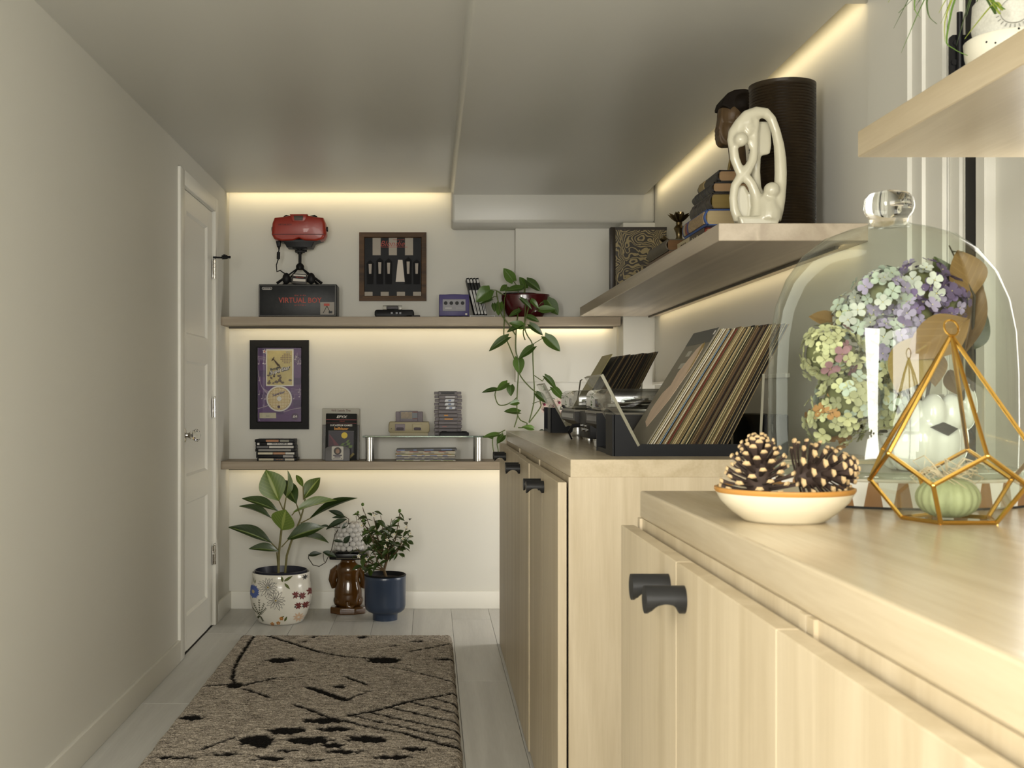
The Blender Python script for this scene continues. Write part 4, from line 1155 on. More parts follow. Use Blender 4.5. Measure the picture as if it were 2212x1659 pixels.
for (x, y) in ((700, 1180), (755, 1195), (815, 1170), (722, 1280), (780, 1285)):
    c = zp(x, y)
    for a in (0.5, 1.1, 1.9, 2.6, 4.2, 5.0, 5.7): petal(b, c, a, 0.0, 0.019, 0.0042)
obj('painted_red_flower', b, C('paint_oxblood', 108, 46, 42), pot)['kind'] = 'stuff'
b = B()
for (x, y) in ((695, 1192), (738, 1198), (698, 1288), (762, 1292)):
    petal(b, zp(x, y), 0.3, -0.005, 0.006, 0.004)
for a in range(7): petal(b, zp(775, 1035), 0.5 + a * 0.9, 0.0, 0.014, 0.0022)
obj('painted_dark_mark', b, m_ink, pot)['kind'] = 'stuff'
b = B()
c0 = zp(445, 1385)
for br_, (x, y) in enumerate(((375, 1230), (320, 1275), (420, 1260), (300, 1320), (435, 1300), (350, 1400), (400, 1420))):
    c1 = zp(x, y); base = zp(375, 1370)
    b.tube([on_pot(*base), on_pot((base[0] + c1[0]) / 2, (base[1] + c1[1]) / 2), on_pot(*c1)], 0.0006, 4)
    for k in range(1, 7):
        u = base[0] + (c1[0] - base[0]) * k / 6; v = base[1] + (c1[1] - base[1]) * k / 6
        a = atan2(c1[1] - base[1], c1[0] - base[0])
        petal(b, (u, v), a + 0.8, 0, 0.008, 0.0016); petal(b, (u, v), a - 0.8, 0, 0.008, 0.0016)
obj('painted_sprig', b, C('paint_dark_olive', 58, 62, 26), pot)['kind'] = 'stuff'
b = B()
for (x, y) in ((575, 1390), (545, 1435), (490, 1445)):
    for k in range(5): petal(b, zp(x, y), 2 * pi * k / 5 + 0.3, 0.001, 0.011, 0.005)
obj('painted_orange_flower', b, C('paint_orange', 176, 118, 54), pot)['kind'] = 'stuff'
b = B()
for k in range(9): petal(b, zp(720, 1392), 2 * pi * k / 9, 0.004, 0.026, 0.0045)
obj('painted_pink_flower', b, C('paint_pink', 206, 176, 146), pot)['kind'] = 'stuff'


def zf(x, y, dy=0.0):
    px, py = 470 + x / 4.148, 1000 + y / 4.148
    Y = WY + dy
    return Vector((PX(px, Y) - fx0, dy, PZ(py, Y)))


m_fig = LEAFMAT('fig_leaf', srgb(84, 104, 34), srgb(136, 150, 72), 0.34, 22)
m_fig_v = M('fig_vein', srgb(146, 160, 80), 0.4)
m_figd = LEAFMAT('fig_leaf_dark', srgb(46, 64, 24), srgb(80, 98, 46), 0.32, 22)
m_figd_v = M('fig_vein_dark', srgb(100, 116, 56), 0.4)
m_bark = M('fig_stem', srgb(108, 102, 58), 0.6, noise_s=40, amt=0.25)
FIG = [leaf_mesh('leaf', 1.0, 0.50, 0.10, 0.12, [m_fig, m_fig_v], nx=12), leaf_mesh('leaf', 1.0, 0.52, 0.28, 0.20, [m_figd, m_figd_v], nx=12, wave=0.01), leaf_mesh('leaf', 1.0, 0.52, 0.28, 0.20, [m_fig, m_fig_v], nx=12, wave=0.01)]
st1 = [zf(545, 985), zf(550, 800), zf(572, 600), zf(592, 430), zf(612, 320)]
st2 = [zf(605, 985, 0.02), zf(620, 830, 0.02), zf(665, 690, 0.02), zf(740, 510, 0.02), zf(762, 440, 0.02), zf(785, 320, 0.02)]
obj('stem', B().tube(st1, [0.0065, 0.006, 0.0055, 0.0045, 0.003], 10), m_bark, t, True)
obj('stem', B().tube(st2, [0.006, 0.0055, 0.005, 0.0045, 0.004, 0.003], 10), m_bark, t, True)
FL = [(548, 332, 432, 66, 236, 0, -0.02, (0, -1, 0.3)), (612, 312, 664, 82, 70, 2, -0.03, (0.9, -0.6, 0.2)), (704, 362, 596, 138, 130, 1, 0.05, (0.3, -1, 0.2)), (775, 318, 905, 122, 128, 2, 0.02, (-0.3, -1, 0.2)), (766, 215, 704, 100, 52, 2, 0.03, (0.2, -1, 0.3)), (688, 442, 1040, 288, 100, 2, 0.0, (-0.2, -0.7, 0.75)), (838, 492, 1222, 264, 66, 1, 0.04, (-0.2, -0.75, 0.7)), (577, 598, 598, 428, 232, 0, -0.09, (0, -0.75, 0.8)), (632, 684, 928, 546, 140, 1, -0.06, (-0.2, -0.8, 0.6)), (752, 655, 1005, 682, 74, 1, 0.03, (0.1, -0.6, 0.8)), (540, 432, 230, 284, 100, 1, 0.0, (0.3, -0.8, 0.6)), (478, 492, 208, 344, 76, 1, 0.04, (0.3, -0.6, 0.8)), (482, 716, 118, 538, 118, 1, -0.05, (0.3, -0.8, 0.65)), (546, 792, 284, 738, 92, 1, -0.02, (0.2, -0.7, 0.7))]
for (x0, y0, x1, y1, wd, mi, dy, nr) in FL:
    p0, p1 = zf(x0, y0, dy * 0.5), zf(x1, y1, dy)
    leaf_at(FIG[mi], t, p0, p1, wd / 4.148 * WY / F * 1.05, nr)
for (a, bq) in (((550, 800), (546, 792)), ((552, 790), (482, 716)), ((592, 430), (548, 332)), ((540, 930), (530, 800)), ((665, 690), (752, 655)), ((640, 690), (632, 684)), ((572, 755), (640, 680)), ((665, 470), (690, 440)), ((745, 540), (838, 492)), ((745, 480), (705, 362)), ((612, 330), (612, 312)), ((785, 320), (775, 318)), ((770, 330), (766, 215)), ((575, 470), (540, 432)), ((570, 600), (577, 598)), ((590, 500), (478, 492))):
    obj('leaf_stalk', B().tube([zf(*a), zf(*bq)], 0.003, 6), m_bark, t, True)

# ---- glazed monkey stand, flat box, pebble vase with climber
MY = 5.835
mx0 = PX(752, MY)
m_brown = M('brown_glaze', srgb(84, 54, 20), 0.10, noise_s=14, amt=0.45, coat=0.6, stretch=(1, 1, 0.4))
t = thing('monkey_stand', 'brown glazed ceramic monkey seated with its back turned on an octagonal base', 'figurine', (mx0, MY, 0))
b = B()
oct_ = [(0.094 * cos(pi / 8 + k * pi / 4), 0.072 * sin(pi / 8 + k * pi / 4)) for k in range(8)]
slab(b, oct_, 0.0, 0.034, 0.006, 'z')
obj('base', b, m_brown, t, True, 35)
prof = [(0.0, 0.030), (0.050, 0.031), (0.064, 0.050), (0.070, 0.085), (0.069, 0.115), (0.060, 0.150), (0.055, 0.172), (0.060, 0.200), (0.063, 0.220), (0.055, 0.240), (0.040, 0.254), (0.037, 0.262), (0.040, 0.270), (0.048, 0.276), (0.0, 0.2765)]
body = obj('body', B().lathe(prof, 40, sx=1, sy=0.82), m_brown, t, True, 60)
for s in (-1, 1):
    b = B().tube([(s * 0.048, 0.0, 0.228), (s * 0.070, 0.006, 0.205), (s * 0.080, 0.010, 0.165), (s * 0.074, 0.016, 0.135), (s * 0.05, 0.04, 0.140)], [0.018, 0.024, 0.021, 0.018, 0.012], 14)
    obj('arm', b, m_brown, t, True, 70)
    b = B().ball((s * 0.046, 0.01, 0.062), (0.030, 0.05, 0.032), 16, 10)
    obj('thigh', b, m_brown, t, True, 70)
b = B().tube([(0.0, -0.056, 0.06), (0.004, -0.062, 0.042), (0.022, -0.064, 0.038), (0.034, -0.058, 0.048)], [0.012, 0.012, 0.010, 0.006], 10)
obj('tail', b, m_brown, t, True, 70)
b = B().tube([(0.078, 0.0, 0.20), (0.092, -0.005, 0.225), (0.090, 0.0, 0.255), (0.082, 0.004, 0.27)], [0.010, 0.012, 0.012, 0.008], 10)
obj('raised_hand', b, m_brown, t, True, 70)
t = thing('flat_box', 'flat glossy black box on top of the brown monkey figure', 'box', (mx0 + 0.006, MY, 0.2765))
obj('case', slab(B(), rrect(0.19, 0.15, 0.01, 3), 0.0, 0.030, 0.004, 'z'), mat_blk_g, t, True)
obj('end_strip', B().box(-0.0975, -0.088, -0.06, 0.06, 0.006, 0.026, 0.002, 1), C('tan_edge', 120, 76, 40), t)
obj('gold_line', B().box(-0.06, 0.07, -0.0757, -0.0745, 0.006, 0.0072), C('print_gold', 150, 140, 110), t)
VZ = 0.3065
t = thing('pebble_vase', 'clear vase of white glass pebbles with a trailing climber', 'vase', (mx0 + 0.004, MY, VZ))
obj('glass_dish', B().lathe([(0.0, 0), (0.084, 0.0), (0.088, 0.008), (0.078, 0.014), (0.0, 0.012)], 32), PANE('dish_glass', (0.9, 0.9, 0.88), 1.0), t, True)
m_peb = M('white_glass_pebble', (0.62, 0.60, 0.56), 0.12, noise_s=12, amt=0.12, coat=0.5)
pebs = [B().ball((0, 0, 0), (0.017, 0.015, 0.0135), 12, 8).mesh('pebble', m_peb, True, 80), B().ball((0, 0, 0), (0.014, 0.016, 0.015), 12, 8).mesh('pebble', m_peb, True, 80)]
for lv in range(6):
    rr = (0.062, 0.064, 0.062, 0.060, 0.058, 0.054)[lv]
    n = 13
    for k in range(n):
        a = 2 * pi * (k + 0.5 * (lv % 2)) / n
        link('pebble', pebs[(k + lv) % 2], t, (rr * cos(a), rr * sin(a), 0.024 + lv * 0.0225), (R.uniform(0, 3), R.uniform(0, 3), R.uniform(0, 3)))
obj('inner_fill', B().lathe([(0.0, 0.012), (0.052, 0.013), (0.054, 0.08), (0.046, 0.140), (0.0, 0.142)], 24), m_soil, t, True)
def zm(x, y, dy=0.0):
    px, py = 620 + x / 5.184, 1040 + y / 5.184
    Y = MY + dy
    return Vector((PX(px, Y) - mx0 - 0.004, dy, PZ(py, Y) - VZ))
m_vine2 = M('climber_stem', srgb(52, 46, 28), 0.6)
m_cl = LEAFMAT('climber_leaf', srgb(40, 58, 30), srgb(60, 80, 44), 0.4)
CLL = leaf_mesh('leaf', 1.0, 0.45, 0.22, 0.18, [m_cl, m_cl])
obj('stem', B().tube([zm(650, 490), zm(570, 540, -0.05), zm(535, 600, -0.09), zm(500, 760, -0.10), zm(430, 910, -0.10), zm(360, 952, -0.10), zm(290, 935, -0.10), zm(240, 860, -0.10), zm(245, 815, -0.10)], 0.0022, 6), m_vine2, t, True)
obj('stem', B().tube([zm(690, 480), zm(690, 420, -0.03), zm(640, 390, -0.05), zm(560, 350, -0.05)], 0.002, 6), m_vine2, t, True)
obj('stem', B().tube([zm(650, 500, -0.02), zm(560, 520, -0.07), zm(470, 505, -0.08), zm(400, 490, -0.08)], 0.002, 6), m_vine2, t, True)
obj('stem', B().tube([zm(418, 905, -0.10), zm(408, 850, -0.10), zm(405, 790, -0.10)], 0.0015, 6), m_vine2, t, True)
for (x0, y0, x1, y1, wd, dy) in ((245, 830, 380, 795, 60, -0.10), (405, 790, 555, 838, 62, -0.10), (640, 395, 470, 315, 62, -0.05), (660, 400, 505, 395, 40, -0.05), (665, 425, 425, 520, 70, -0.06), (470, 505, 385, 488, 28, -0.08), (690, 470, 610, 520, 50, -0.06), (525, 665, 625, 670, 36, -0.10), (640, 690, 700, 610, 60, -0.09)):
    leaf_at(CLL, t, zm(x0, y0, dy), zm(x1, y1, dy - 0.01), wd / 5.184 * MY / F * 1.05, FACE + Vector((R.uniform(-0.3, 0.3), 0, 0.5)))

# ---- citrus tree in a navy footed pot
CY = 5.66
cx0 = PX(832, CY)
t = thing('citrus_tree', 'small citrus tree with green fruit and white blossom in a navy footed pot', 'plant', (cx0, CY, 0))
m_navy = M('navy_glaze', srgb(46, 58, 78), 0.28, noise_s=20, amt=0.08, coat=0.15)
prof = [(0.0, 0), (0.060, 0), (0.061, 0.028), (0.064, 0.032), (0.082, 0.040), (0.095, 0.052), (0.1005, 0.072), (0.1015, 0.20), (0.1025, 0.212), (0.1005, 0.215), (0.0965, 0.211), (0.0955, 0.19), (0.0, 0.188)]
obj('pot', B().lathe(prof, 48), m_navy, t, True, 45)
obj('liner_pot', B().lathe([(0.090, 0.188), (0.100, 0.216), (0.1035, 0.219), (0.099, 0.223), (0.092, 0.214), (0.086, 0.19)], 40), mat_blk, t, True, 50)
obj('soil', B().lathe([(0.0, 0.206), (0.089, 0.202), (0.089, 0.19), (0.0, 0.19)], 28), m_soil, t, True)


def zc_(x, y, dy=0.0):
    px, py = 470 + x / 4.148, 1000 + y / 4.148
    Y = CY + dy
    return Vector((PX(px, Y) - cx0, dy, PZ(py, Y)))


m_twig = M('citrus_bark', srgb(86, 68, 40), 0.7, noise_s=40, amt=0.2)
m_cit = LEAFMAT('citrus_leaf', srgb(54, 72, 26), srgb(70, 90, 38), 0.38)
CIT = [leaf_mesh('leaf', 1.0, 0.5, 0.2, c_, [m_cit, m_cit], nx=6) for c_ in (0.1, 0.35)]
obj('trunk', B().tube([zc_(1515, 1040), zc_(1492, 960), zc_(1508, 900), zc_(1525, 850)], [0.008, 0.007, 0.0065, 0.006], 10), m_twig, t, True)
tips = [(1300, 400), (1258, 470), (1390, 440), (1460, 470), (1560, 500), (1632, 450), (1700, 560), (1725, 650), (1350, 600), (1280, 640), (1240, 760), (1420, 640), (1500, 620), (1600, 640), (1660, 700), (1330, 800), (1270, 860), (1380, 760), (1450, 760), (1540, 740), (1600, 780)]
segs_ = []
for i, (x, y) in enumerate(tips):
    dy = R.uniform(-0.085, 0.03)
    base = zc_(1492, 965) if x < 1400 and y > 700 else zc_(1520, 870)
    tip = zc_(x, y, dy)
    mid = base.lerp(tip, 0.5) + Vector((R.uniform(-0.015, 0.015), dy * 0.2, -0.015))
    segs_.append((base, mid, tip))
    obj('branch', B().tube([base, mid, tip], [0.0042, 0.0028, 0.0014], 6), m_twig, t, True)
nl = 0
while nl < 185:
    base, mid, tip = R.choice(segs_)
    u = R.uniform(0.35, 1.05)
    p = (mid.lerp(tip, (u - 0.5) * 2) if u > 0.5 else base.lerp(mid, u * 2)) + Vector((R.uniform(-0.018, 0.018), R.uniform(-0.03, 0.03), R.uniform(-0.012, 0.02)))
    a = R.uniform(0, 2 * pi)
    d = Vector((cos(a), 0.8 * sin(a), R.uniform(-0.6, 0.35)))
    leaf_at(R.choice(CIT), t, p, p + d.normalized() * R.uniform(0.030, 0.060), R.uniform(0.017, 0.029), Vector((R.uniform(-0.5, 0.5), R.uniform(-0.9, 0.1), 1)))
    nl += 1
m_lime = M('green_citrus_rind', srgb(78, 104, 34), 0.35, noise_s=30, amt=0.1, bump=(200, 0.15, 0.001))
FR = B().ball((0, 0, 0), (0.0068, 0.0068, 0.0082), 16, 12).mesh('fruit', m_lime, True, 80)
for (x, y, s) in ((1300, 372, 1.1), (1258, 443, 0.9), (1305, 515, 1.0), (1632, 428, 1.1), (1620, 513, 0.95), (1318, 597, 0.85), (1240, 455, 0.7)):
    o = link('fruit', FR, t, zc_(x, y, -0.07), (0.2, 0.1, 0), s * 1.0)
    obj('leaf_stalk', B().tube([zc_(x, y + 25, -0.07), zc_(x + 8, y + 70, -0.05)], 0.0012, 5), m_twig, t, True)
m_blos = M('white_blossom', (0.75, 0.72, 0.62), 0.6)
BL = leaf_mesh('petal', 1.0, 0.5, 0.2, 0.2, [m_blos, m_blos], nx=5)
for (x, y) in ((1265, 835), (1330, 862), (1725, 632), (1582, 640), (1505, 745), (1660, 680), (1405, 470), (1290, 560), (1520, 690), (1690, 575)):
    c = zc_(x, y, -0.085)
    e = link('blossom', bpy.data.meshes.new('blossom_core') if False else B().ball((0, 0, 0), 0.0022, 8, 6).mesh('blossom', m_yellow, True), t, c)
    for k in range(5):
        a = 2 * pi * k / 5 + 0.3
        leaf_at(BL, e, (0, 0, 0), Vector((cos(a), -0.35, sin(a))) * 0.0105, 0.006, (0, -1, 0.2), 'petal')

# ---------------------------------------------------------------- rug
def floor_pt(zx, zy):
    px, py = 320 + zx / 2.633, 1360 + zy / 2.633
    Y = EYE * F / (py - VY)
    return PX(px, Y), Y


rx0, rx1, ry0, ry1 = -0.852, 0.092, 2.75, 5.18
lines = [([(605, 65), (580, 95), (520, 190), (490, 250), (480, 310), (500, 345)], 0.007), ([(690, 65), (980, 160), (1130, 185), (1340, 200)], 0.010), ([(1490, 155), (1715, 110)], 0.008), ([(335, 355), (490, 342), (560, 345), (720, 310)], 0.010), ([(545, 370), (690, 420)], 0.008), ([(840, 465), (1030, 535), (1130, 560), (1250, 590), (1470, 630)], 0.009), ([(1150, 525), (1300, 495), (1500, 440), (1640, 415), (1760, 395)], 0.010), ([(1620, 425), (1790, 475)], 0.007), ([(1500, 450), (1790, 522)], 0.008), ([(1380, 480), (1790, 575)], 0.008), ([(1270, 510), (1790, 625)], 0.008), ([(1180, 530), (1790, 672)], 0.007), ([(1490, 640), (1760, 715)], 0.010), ([(925, 365), (1120, 435)], 0.016), ([(1120, 300), (1240, 345)], 0.009), ([(1480, 265), (1640, 305), (1760, 340)], 0.006), ([(1120, 435), (1260, 385)], 0.005), ([(290, 725), (500, 650)], 0.006), ([(720, 310), (900, 300)], 0.004), ([(1340, 240), (1480, 265)], 0.004)]
lines = [([floor_pt(*p) for p in pl], wd) for pl, wd in lines]
ells = [(750, 205, 85, 12), (1340, 205, 90, 16), (1090, 358, 35, 10), (250, 540, 65, 14), (1000, 555, 115, 14), (790, 615, 95, 18), (1060, 605, 95, 12), (620, 670, 95, 28), (920, 670, 125, 20), (1250, 662, 115, 18), (1050, 700, 60, 14), (795, 728, 60, 8), (1110, 737, 95, 12), (430, 752, 90, 9), (1510, 720, 70, 12), (690, 775, 100, 12), (1390, 768, 95, 12), (1220, 72, 30, 6), (880, 98, 22, 5), (1400, 120, 30, 5), (1530, 97, 35, 6), (945, 70, 20, 5), (150, 770, 110, 8), (950, 782, 60, 8), (650, 700, 40, 14), (500, 350, 50, 14), (1690, 200, 55, 6)]
E2 = []
for cx, cy, a, c in ells:
    X_, Y_ = floor_pt(cx, cy)
    E2.append((X_, Y_, 1.08 * a / 2.633 * Y_ / F, 1.2 * c / 2.633 * Y_ * Y_ / (EYE * F)))
for k in range(14):                    # the pattern goes on towards the doorway
    E2.append((R.uniform(-0.75, 0.0), R.uniform(2.8, 3.3), R.uniform(0.03, 0.09), R.uniform(0.02, 0.04)))


def black_at(x, y):
    n1 = noise.noise((x * 45, y * 45, 0)) * 0.006
    d = 1.0
    for X_, Y_, a, c in E2:
        if abs(x - X_) < a * 1.6 and abs(y - Y_) < c * 1.8:
            e = sqrt(((x - X_) / a) ** 2 + ((y - Y_) / c) ** 2)
            d = min(d, (e - 1) * min(a, c) + n1 * 2.6)
    for pl, wd in lines:
        for (ax, ay), (bx_, by_) in zip(pl[:-1], pl[1:]):
            if min(ax, bx_) - 0.03 < x < max(ax, bx_) + 0.03 and min(ay, by_) - 0.03 < y < max(ay, by_) + 0.03:
                dx, dy = bx_ - ax, by_ - ay
                u = max(0, min(1, ((x - ax) * dx + (y - ay) * dy) / (dx * dx + dy * dy + 1e-9)))
                d = min(d, sqrt((x - ax - u * dx) ** 2 + (y - ay - u * dy) ** 2) - wd * 1.2 + n1 * 1.5)
    return max(0.0, min(1.0, 0.5 - d / 0.008))


NXR, NYR = 230, 520
bm = bmesh.new()
lay = bm.verts.layers.float.new('ground')
grid = []
for j in range(NYR + 1):
    y = ry0 + (ry1 - ry0) * j / NYR
    rowv = []
    for i in range(NXR + 1):
        x = rx0 + (rx1 - rx0) * i / NXR
        k = black_at(x, y)
        e = min(x - rx0, rx1 - x, y - ry0, ry1 - y)
        rim = min(1.0, max(0.0, e / 0.016)) ** 0.5
        z = 0.004 + rim * (0.020 - 0.005 * k + 0.0018 * noise.noise((x * 60, y * 130, 3)) + R.uniform(-0.0016, 0.0016))
        jx = 0.0 if e <= 0 else R.uniform(-0.001, 0.001)
        v = bm.verts.new((x + jx + 0.004 * noise.noise((0, y * 9, 1)), y + 0.004 * noise.noise((x * 9, 0, 5)), z))
        v[lay] = k
        rowv.append(v)
    grid.append(rowv)
for a, c in zip(grid[:-1], grid[1:]):
    for i in range(NXR): bm.faces.new((a[i], a[i + 1], c[i + 1], c[i]))
edge = [grid[0][i] for i in range(NXR + 1)] + [grid[j][NXR] for j in range(1, NYR + 1)] + [grid[NYR][i] for i in range(NXR - 1, -1, -1)] + [grid[j][0] for j in range(NYR - 1, 0, -1)]
low = [bm.verts.new((v.co.x, v.co.y, 0.0)) for v in edge]
for i in range(len(edge)):
    j = (i + 1) % len(edge)
    bm.faces.new((edge[i], edge[j], low[j], low[i]))
me = bpy.data.meshes.new('rug'); bm.to_mesh(me); bm.free()
m, nt, p, N, L = base_mat('wool_pile')
at = N('ShaderNodeAttribute'); at.attribute_name = 'ground'
tc = N('ShaderNodeTexCoord'); mp = N('ShaderNodeMapping'); mp.inputs['Scale'].default_value = (9, 48, 10); L(tc.outputs['Object'], mp.inputs[0])
nz = N('ShaderNodeTexNoise'); nz.inputs['Scale'].default_value = 3.0; nz.inputs['Detail'].default_value = 6; nz.inputs['Roughness'].default_value = 0.75; L(mp.outputs[0], nz.inputs['Vector'])
n3 = N('ShaderNodeTexNoise'); n3.inputs['Scale'].default_value = 260; L(tc.outputs['Object'], n3.inputs['Vector'])
ad = N('ShaderNodeMath'); ad.operation = 'ADD'; L(nz.outputs['Fac'], ad.inputs[0])
m3 = N('ShaderNodeMath'); m3.operation = 'MULTIPLY'; m3.inputs[1].default_value = 0.5; L(n3.outputs['Fac'], m3.inputs[0]); L(m3.outputs[0], ad.inputs[1])
cr = N('ShaderNodeValToRGB'); cr.color_ramp.elements[0].position = 0.58; cr.color_ramp.elements[1].position = 0.95
cr.color_ramp.elements[0].color = (*srgb(62, 55, 47), 1); cr.color_ramp.elements[1].color = (*srgb(212, 200, 182), 1)
L(ad.outputs[0], cr.inputs[0])
mx = N('ShaderNodeMix'); mx.data_type = 'RGBA'; L(at.outputs['Fac'], mx.inputs['Factor']); L(cr.outputs[0], mx.inputs['A']); mx.inputs['B'].default_value = (0.008, 0.007, 0.006, 1)
L(mx.outputs['Result'], p.inputs['Base Color']); p.inputs['Roughness'].default_value = 0.95; p.inputs['Specular IOR Level'].default_value = 0.1
me.materials.append(m)
tag(link('rug', me), 'grey-brown woven runner rug with carved black lines and ovals', 'rug')

# ---------------------------------------------------------------- record bins
m_binblk = M('bin_black_steel', (0.010, 0.0105, 0.012), 0.45, spec=0.18)
mat_sheet = PANE('acrylic_sheet', (0.95, 0.955, 0.93), 0.9)
m_edge = M('acrylic_edge', srgb(150, 146, 124), 0.3, trans=0.3)
tones = {'cream': [(196, 182, 140), (182, 166, 124)], 'tan': [(150, 130, 92), (132, 112, 76)], 'brown': [(96, 74, 48), (78, 58, 38)], 'dark': [(42, 37, 30), (30, 27, 23)], 'white': [(206, 200, 180), (214, 208, 192)], 'blue': [(110, 132, 156)] * 2, 'red': [(110, 44, 30)] * 2, 'olive': [(104, 98, 66), (86, 80, 54)]}
TM = {k: [M('sleeve_%s_%d' % (k, i), srgb(*c), 0.55, noise_s=30, amt=0.2) for i, c in enumerate(v)] for k, v in tones.items()}
SM = {}


def ordinal(n):
    one = 'first second third fourth fifth sixth seventh eighth ninth tenth eleventh twelfth thirteenth fourteenth fifteenth sixteenth seventeenth eighteenth nineteenth'.split()
    ten = {2: ('twenty', 'twentieth'), 3: ('thirty', 'thirtieth'), 4: ('forty', 'fortieth'), 5: ('fifty', 'fiftieth'), 6: ('sixty', 'sixtieth')}
    if n < 20: return one[n - 1]
    return ten[n // 10][1] if n % 10 == 0 else ten[n // 10][0] + '-' + one[n % 10 - 1]


def record_bin(label, x0, y0, dep, n, pick, where, wid, first, lean0=32.2, flange=0.11):
    t = thing('record_bin', label, 'record bin', (x0, y0, CT))
    side = [(0, 0), (0.372, 0), (0.372, 0.030), (0.070, 0.030), (0.060, 0.024), (0.016, 0.104), (0, 0.104)]
    obj('side_plate', B().prism(side, 0, 0.006), m_binblk, t)
    obj('side_plate', B().prism(side, dep - 0.006, dep), m_binblk, t)
    obj('front_flange', B().box(-0.004, 0.002, 0, flange, 0, 0.104), m_binblk, t)
    obj('tray_floor', B().box(0.002, 0.372, 0.006, dep - 0.006, 0, 0.012), m_binblk, t)
    fp = [(0.064, 0.014), (0.071, 0.017), (-0.026, 0.205), (-0.033, 0.202)]
    sh = obj('acrylic_front', B().prism(fp, 0.004, dep - 0.004), mat_sheet, t)
    obj('polished_edge', B().prism(fp, 0.0005, 0.004), m_edge, sh)
    obj('polished_edge', B().prism([(-0.0345, 0.2025), (-0.0265, 0.2065), (-0.025, 0.204), (-0.0325, 0.200)], 0.004, dep - 0.004), m_edge, sh)
    bp = [(0.364, 0.012), (0.370, 0.012), (0.3790, 0.207), (0.3730, 0.2065)]   # the last sleeve leans on its top edge
    sh = obj('acrylic_back', B().prism(bp, 0.004, dep - 0.004), mat_sheet, t)
    obj('polished_edge', B().prism(bp, 0.0005, 0.004), m_edge, sh)
    for i in range(n):
        tone = pick(i)
        var = R.randrange(2)
        key = (tone, var, wid)
        if key not in SM:
            b = B()
            b.box(-0.0014, 0.0014, 0, wid, 0, 0.363, 0.0008, 1)
            SM[key] = b.mesh('record_sleeve', TM[tone][var])
        a = radians(lean0 - 5.0 * i / (n - 1) + 0.06 * R.uniform(-0.5, 0.5))      # the pile fans a little, neighbours stay apart
        xx = x0 + 0.078 + 0.201 * i / (n - 1)
        if i == 0: continue
        o = link('record_sleeve', SM[key], None, (xx, y0 + 0.012 + R.uniform(-0.004, 0.006), CT + 0.0121), (0, a, R.uniform(-0.0004, 0.0004)), (R.uniform(0.58, 0.70), 1, R.uniform(0.985, 1.01)))
        tag(o, '%s-edged record sleeve, %s behind the %s' % (tone, ordinal(i), first), 'record', 'record sleeves in the bin ' + where)
    return x0 + 0.078


def pick_front(i):
    if i == 9: return 'blue'
    if i == 15: return 'red'
    if i < 9: return ('dark', 'cream', 'white', 'cream', 'white', 'cream', 'tan', 'white', 'cream')[i]
    f_ = i / 62
    return R.choice(['cream', 'tan', 'white', 'cream', 'olive', 'tan', 'dark', 'brown'] if f_ < 0.5 else ['brown', 'tan', 'brown', 'dark', 'olive', 'cream', 'brown', 'tan'] if f_ < 0.85 else ['dark', 'olive', 'dark', 'tan', 'dark', 'cream'])


W1 = 'at the doorway end of the worktop'
W2 = 'beyond the turntables'
xa = record_bin('black steel record bin with clear sheet front at the doorway end of the worktop', 0.458, 2.905, 0.31, 62, pick_front, W1, 0.285, 'grey portrait cover in its bin')
xb = record_bin('black steel record bin with clear sheet front beyond the turntables', 0.497, 4.80, 0.31, 40, lambda i: R.choice(['dark', 'dark', 'brown', 'dark', 'olive', 'dark', 'brown', 'tan', 'dark']), W2, 0.285, 'olive-gold bowed cover in its bin')

# front sleeves that show their covers
m_cov_g = M('cover_grey', srgb(112, 106, 90), 0.45, noise_s=14, amt=0.25)
t = thing('record_sleeve', 'grey record cover with pale pink portrait shape, first in its bin', 'record', (xa - 0.002, 2.917, CT + 0.0135), rot=(0, radians(32.0), 0))
sl = obj('sleeve', B().box(-0.002, 0.002, 0, 0.285, 0, 0.366, 0.0008, 1), m_cov_g, t)
obj('top_band', B().box(-0.0026, -0.0019, 0.001, 0.284, 0.322, 0.365), M('cover_slate', srgb(70, 70, 66), 0.45), sl)
b = B()
pts = [(0.04, 0.305), (0.075, 0.322), (0.11, 0.305), (0.14, 0.265), (0.165, 0.235), (0.155, 0.195), (0.20, 0.17), (0.215, 0.12), (0.19, 0.08), (0.13, 0.065), (0.09, 0.11), (0.06, 0.15), (0.045, 0.20), (0.03, 0.25)]
b.prism([(u, v) for u, v in pts], -0.0027, -0.002, 'x')
obj('portrait_shape', b, M('cover_pink', srgb(200, 176, 152), 0.5, noise_s=20, amt=0.2), sl)
b = B().prism([(0.045, 0.31), (0.06, 0.325), (0.075, 0.318), (0.055, 0.28), (0.048, 0.22), (0.035, 0.25)], -0.0028, -0.002, 'x')
obj('portrait_shape', b, M('cover_gold', srgb(150, 126, 62), 0.5), sl)
b = B()
for r0, ws in enumerate(((0.008, 0.010, 0.007, 0.009), (0.009, 0.007, 0.010, 0.008, 0.007))):
    y_ = 0.20
    for w_ in ws:
        b.box(-0.0027, -0.002, y_ - w_, y_, 0.285 - r0 * 0.038, 0.302 - r0 * 0.038); y_ -= w_ + 0.003
obj('cover_lettering', b, M('cover_pale_print', srgb(150, 146, 132), 0.5), sl)['kind'] = 'stuff'
obj('price_sticker', B().box(-0.0031, -0.0025, 0.012, 0.024, 0.345, 0.357), m_whitetxt, sl)
t = thing('record_sleeve', 'olive-gold bowed record cover standing first in the bin beyond the turntables', 'record', (xb - 0.006, 4.812, CT + 0.0140), rot=(0, radians(31.5), 0))
b = B()
rings = []
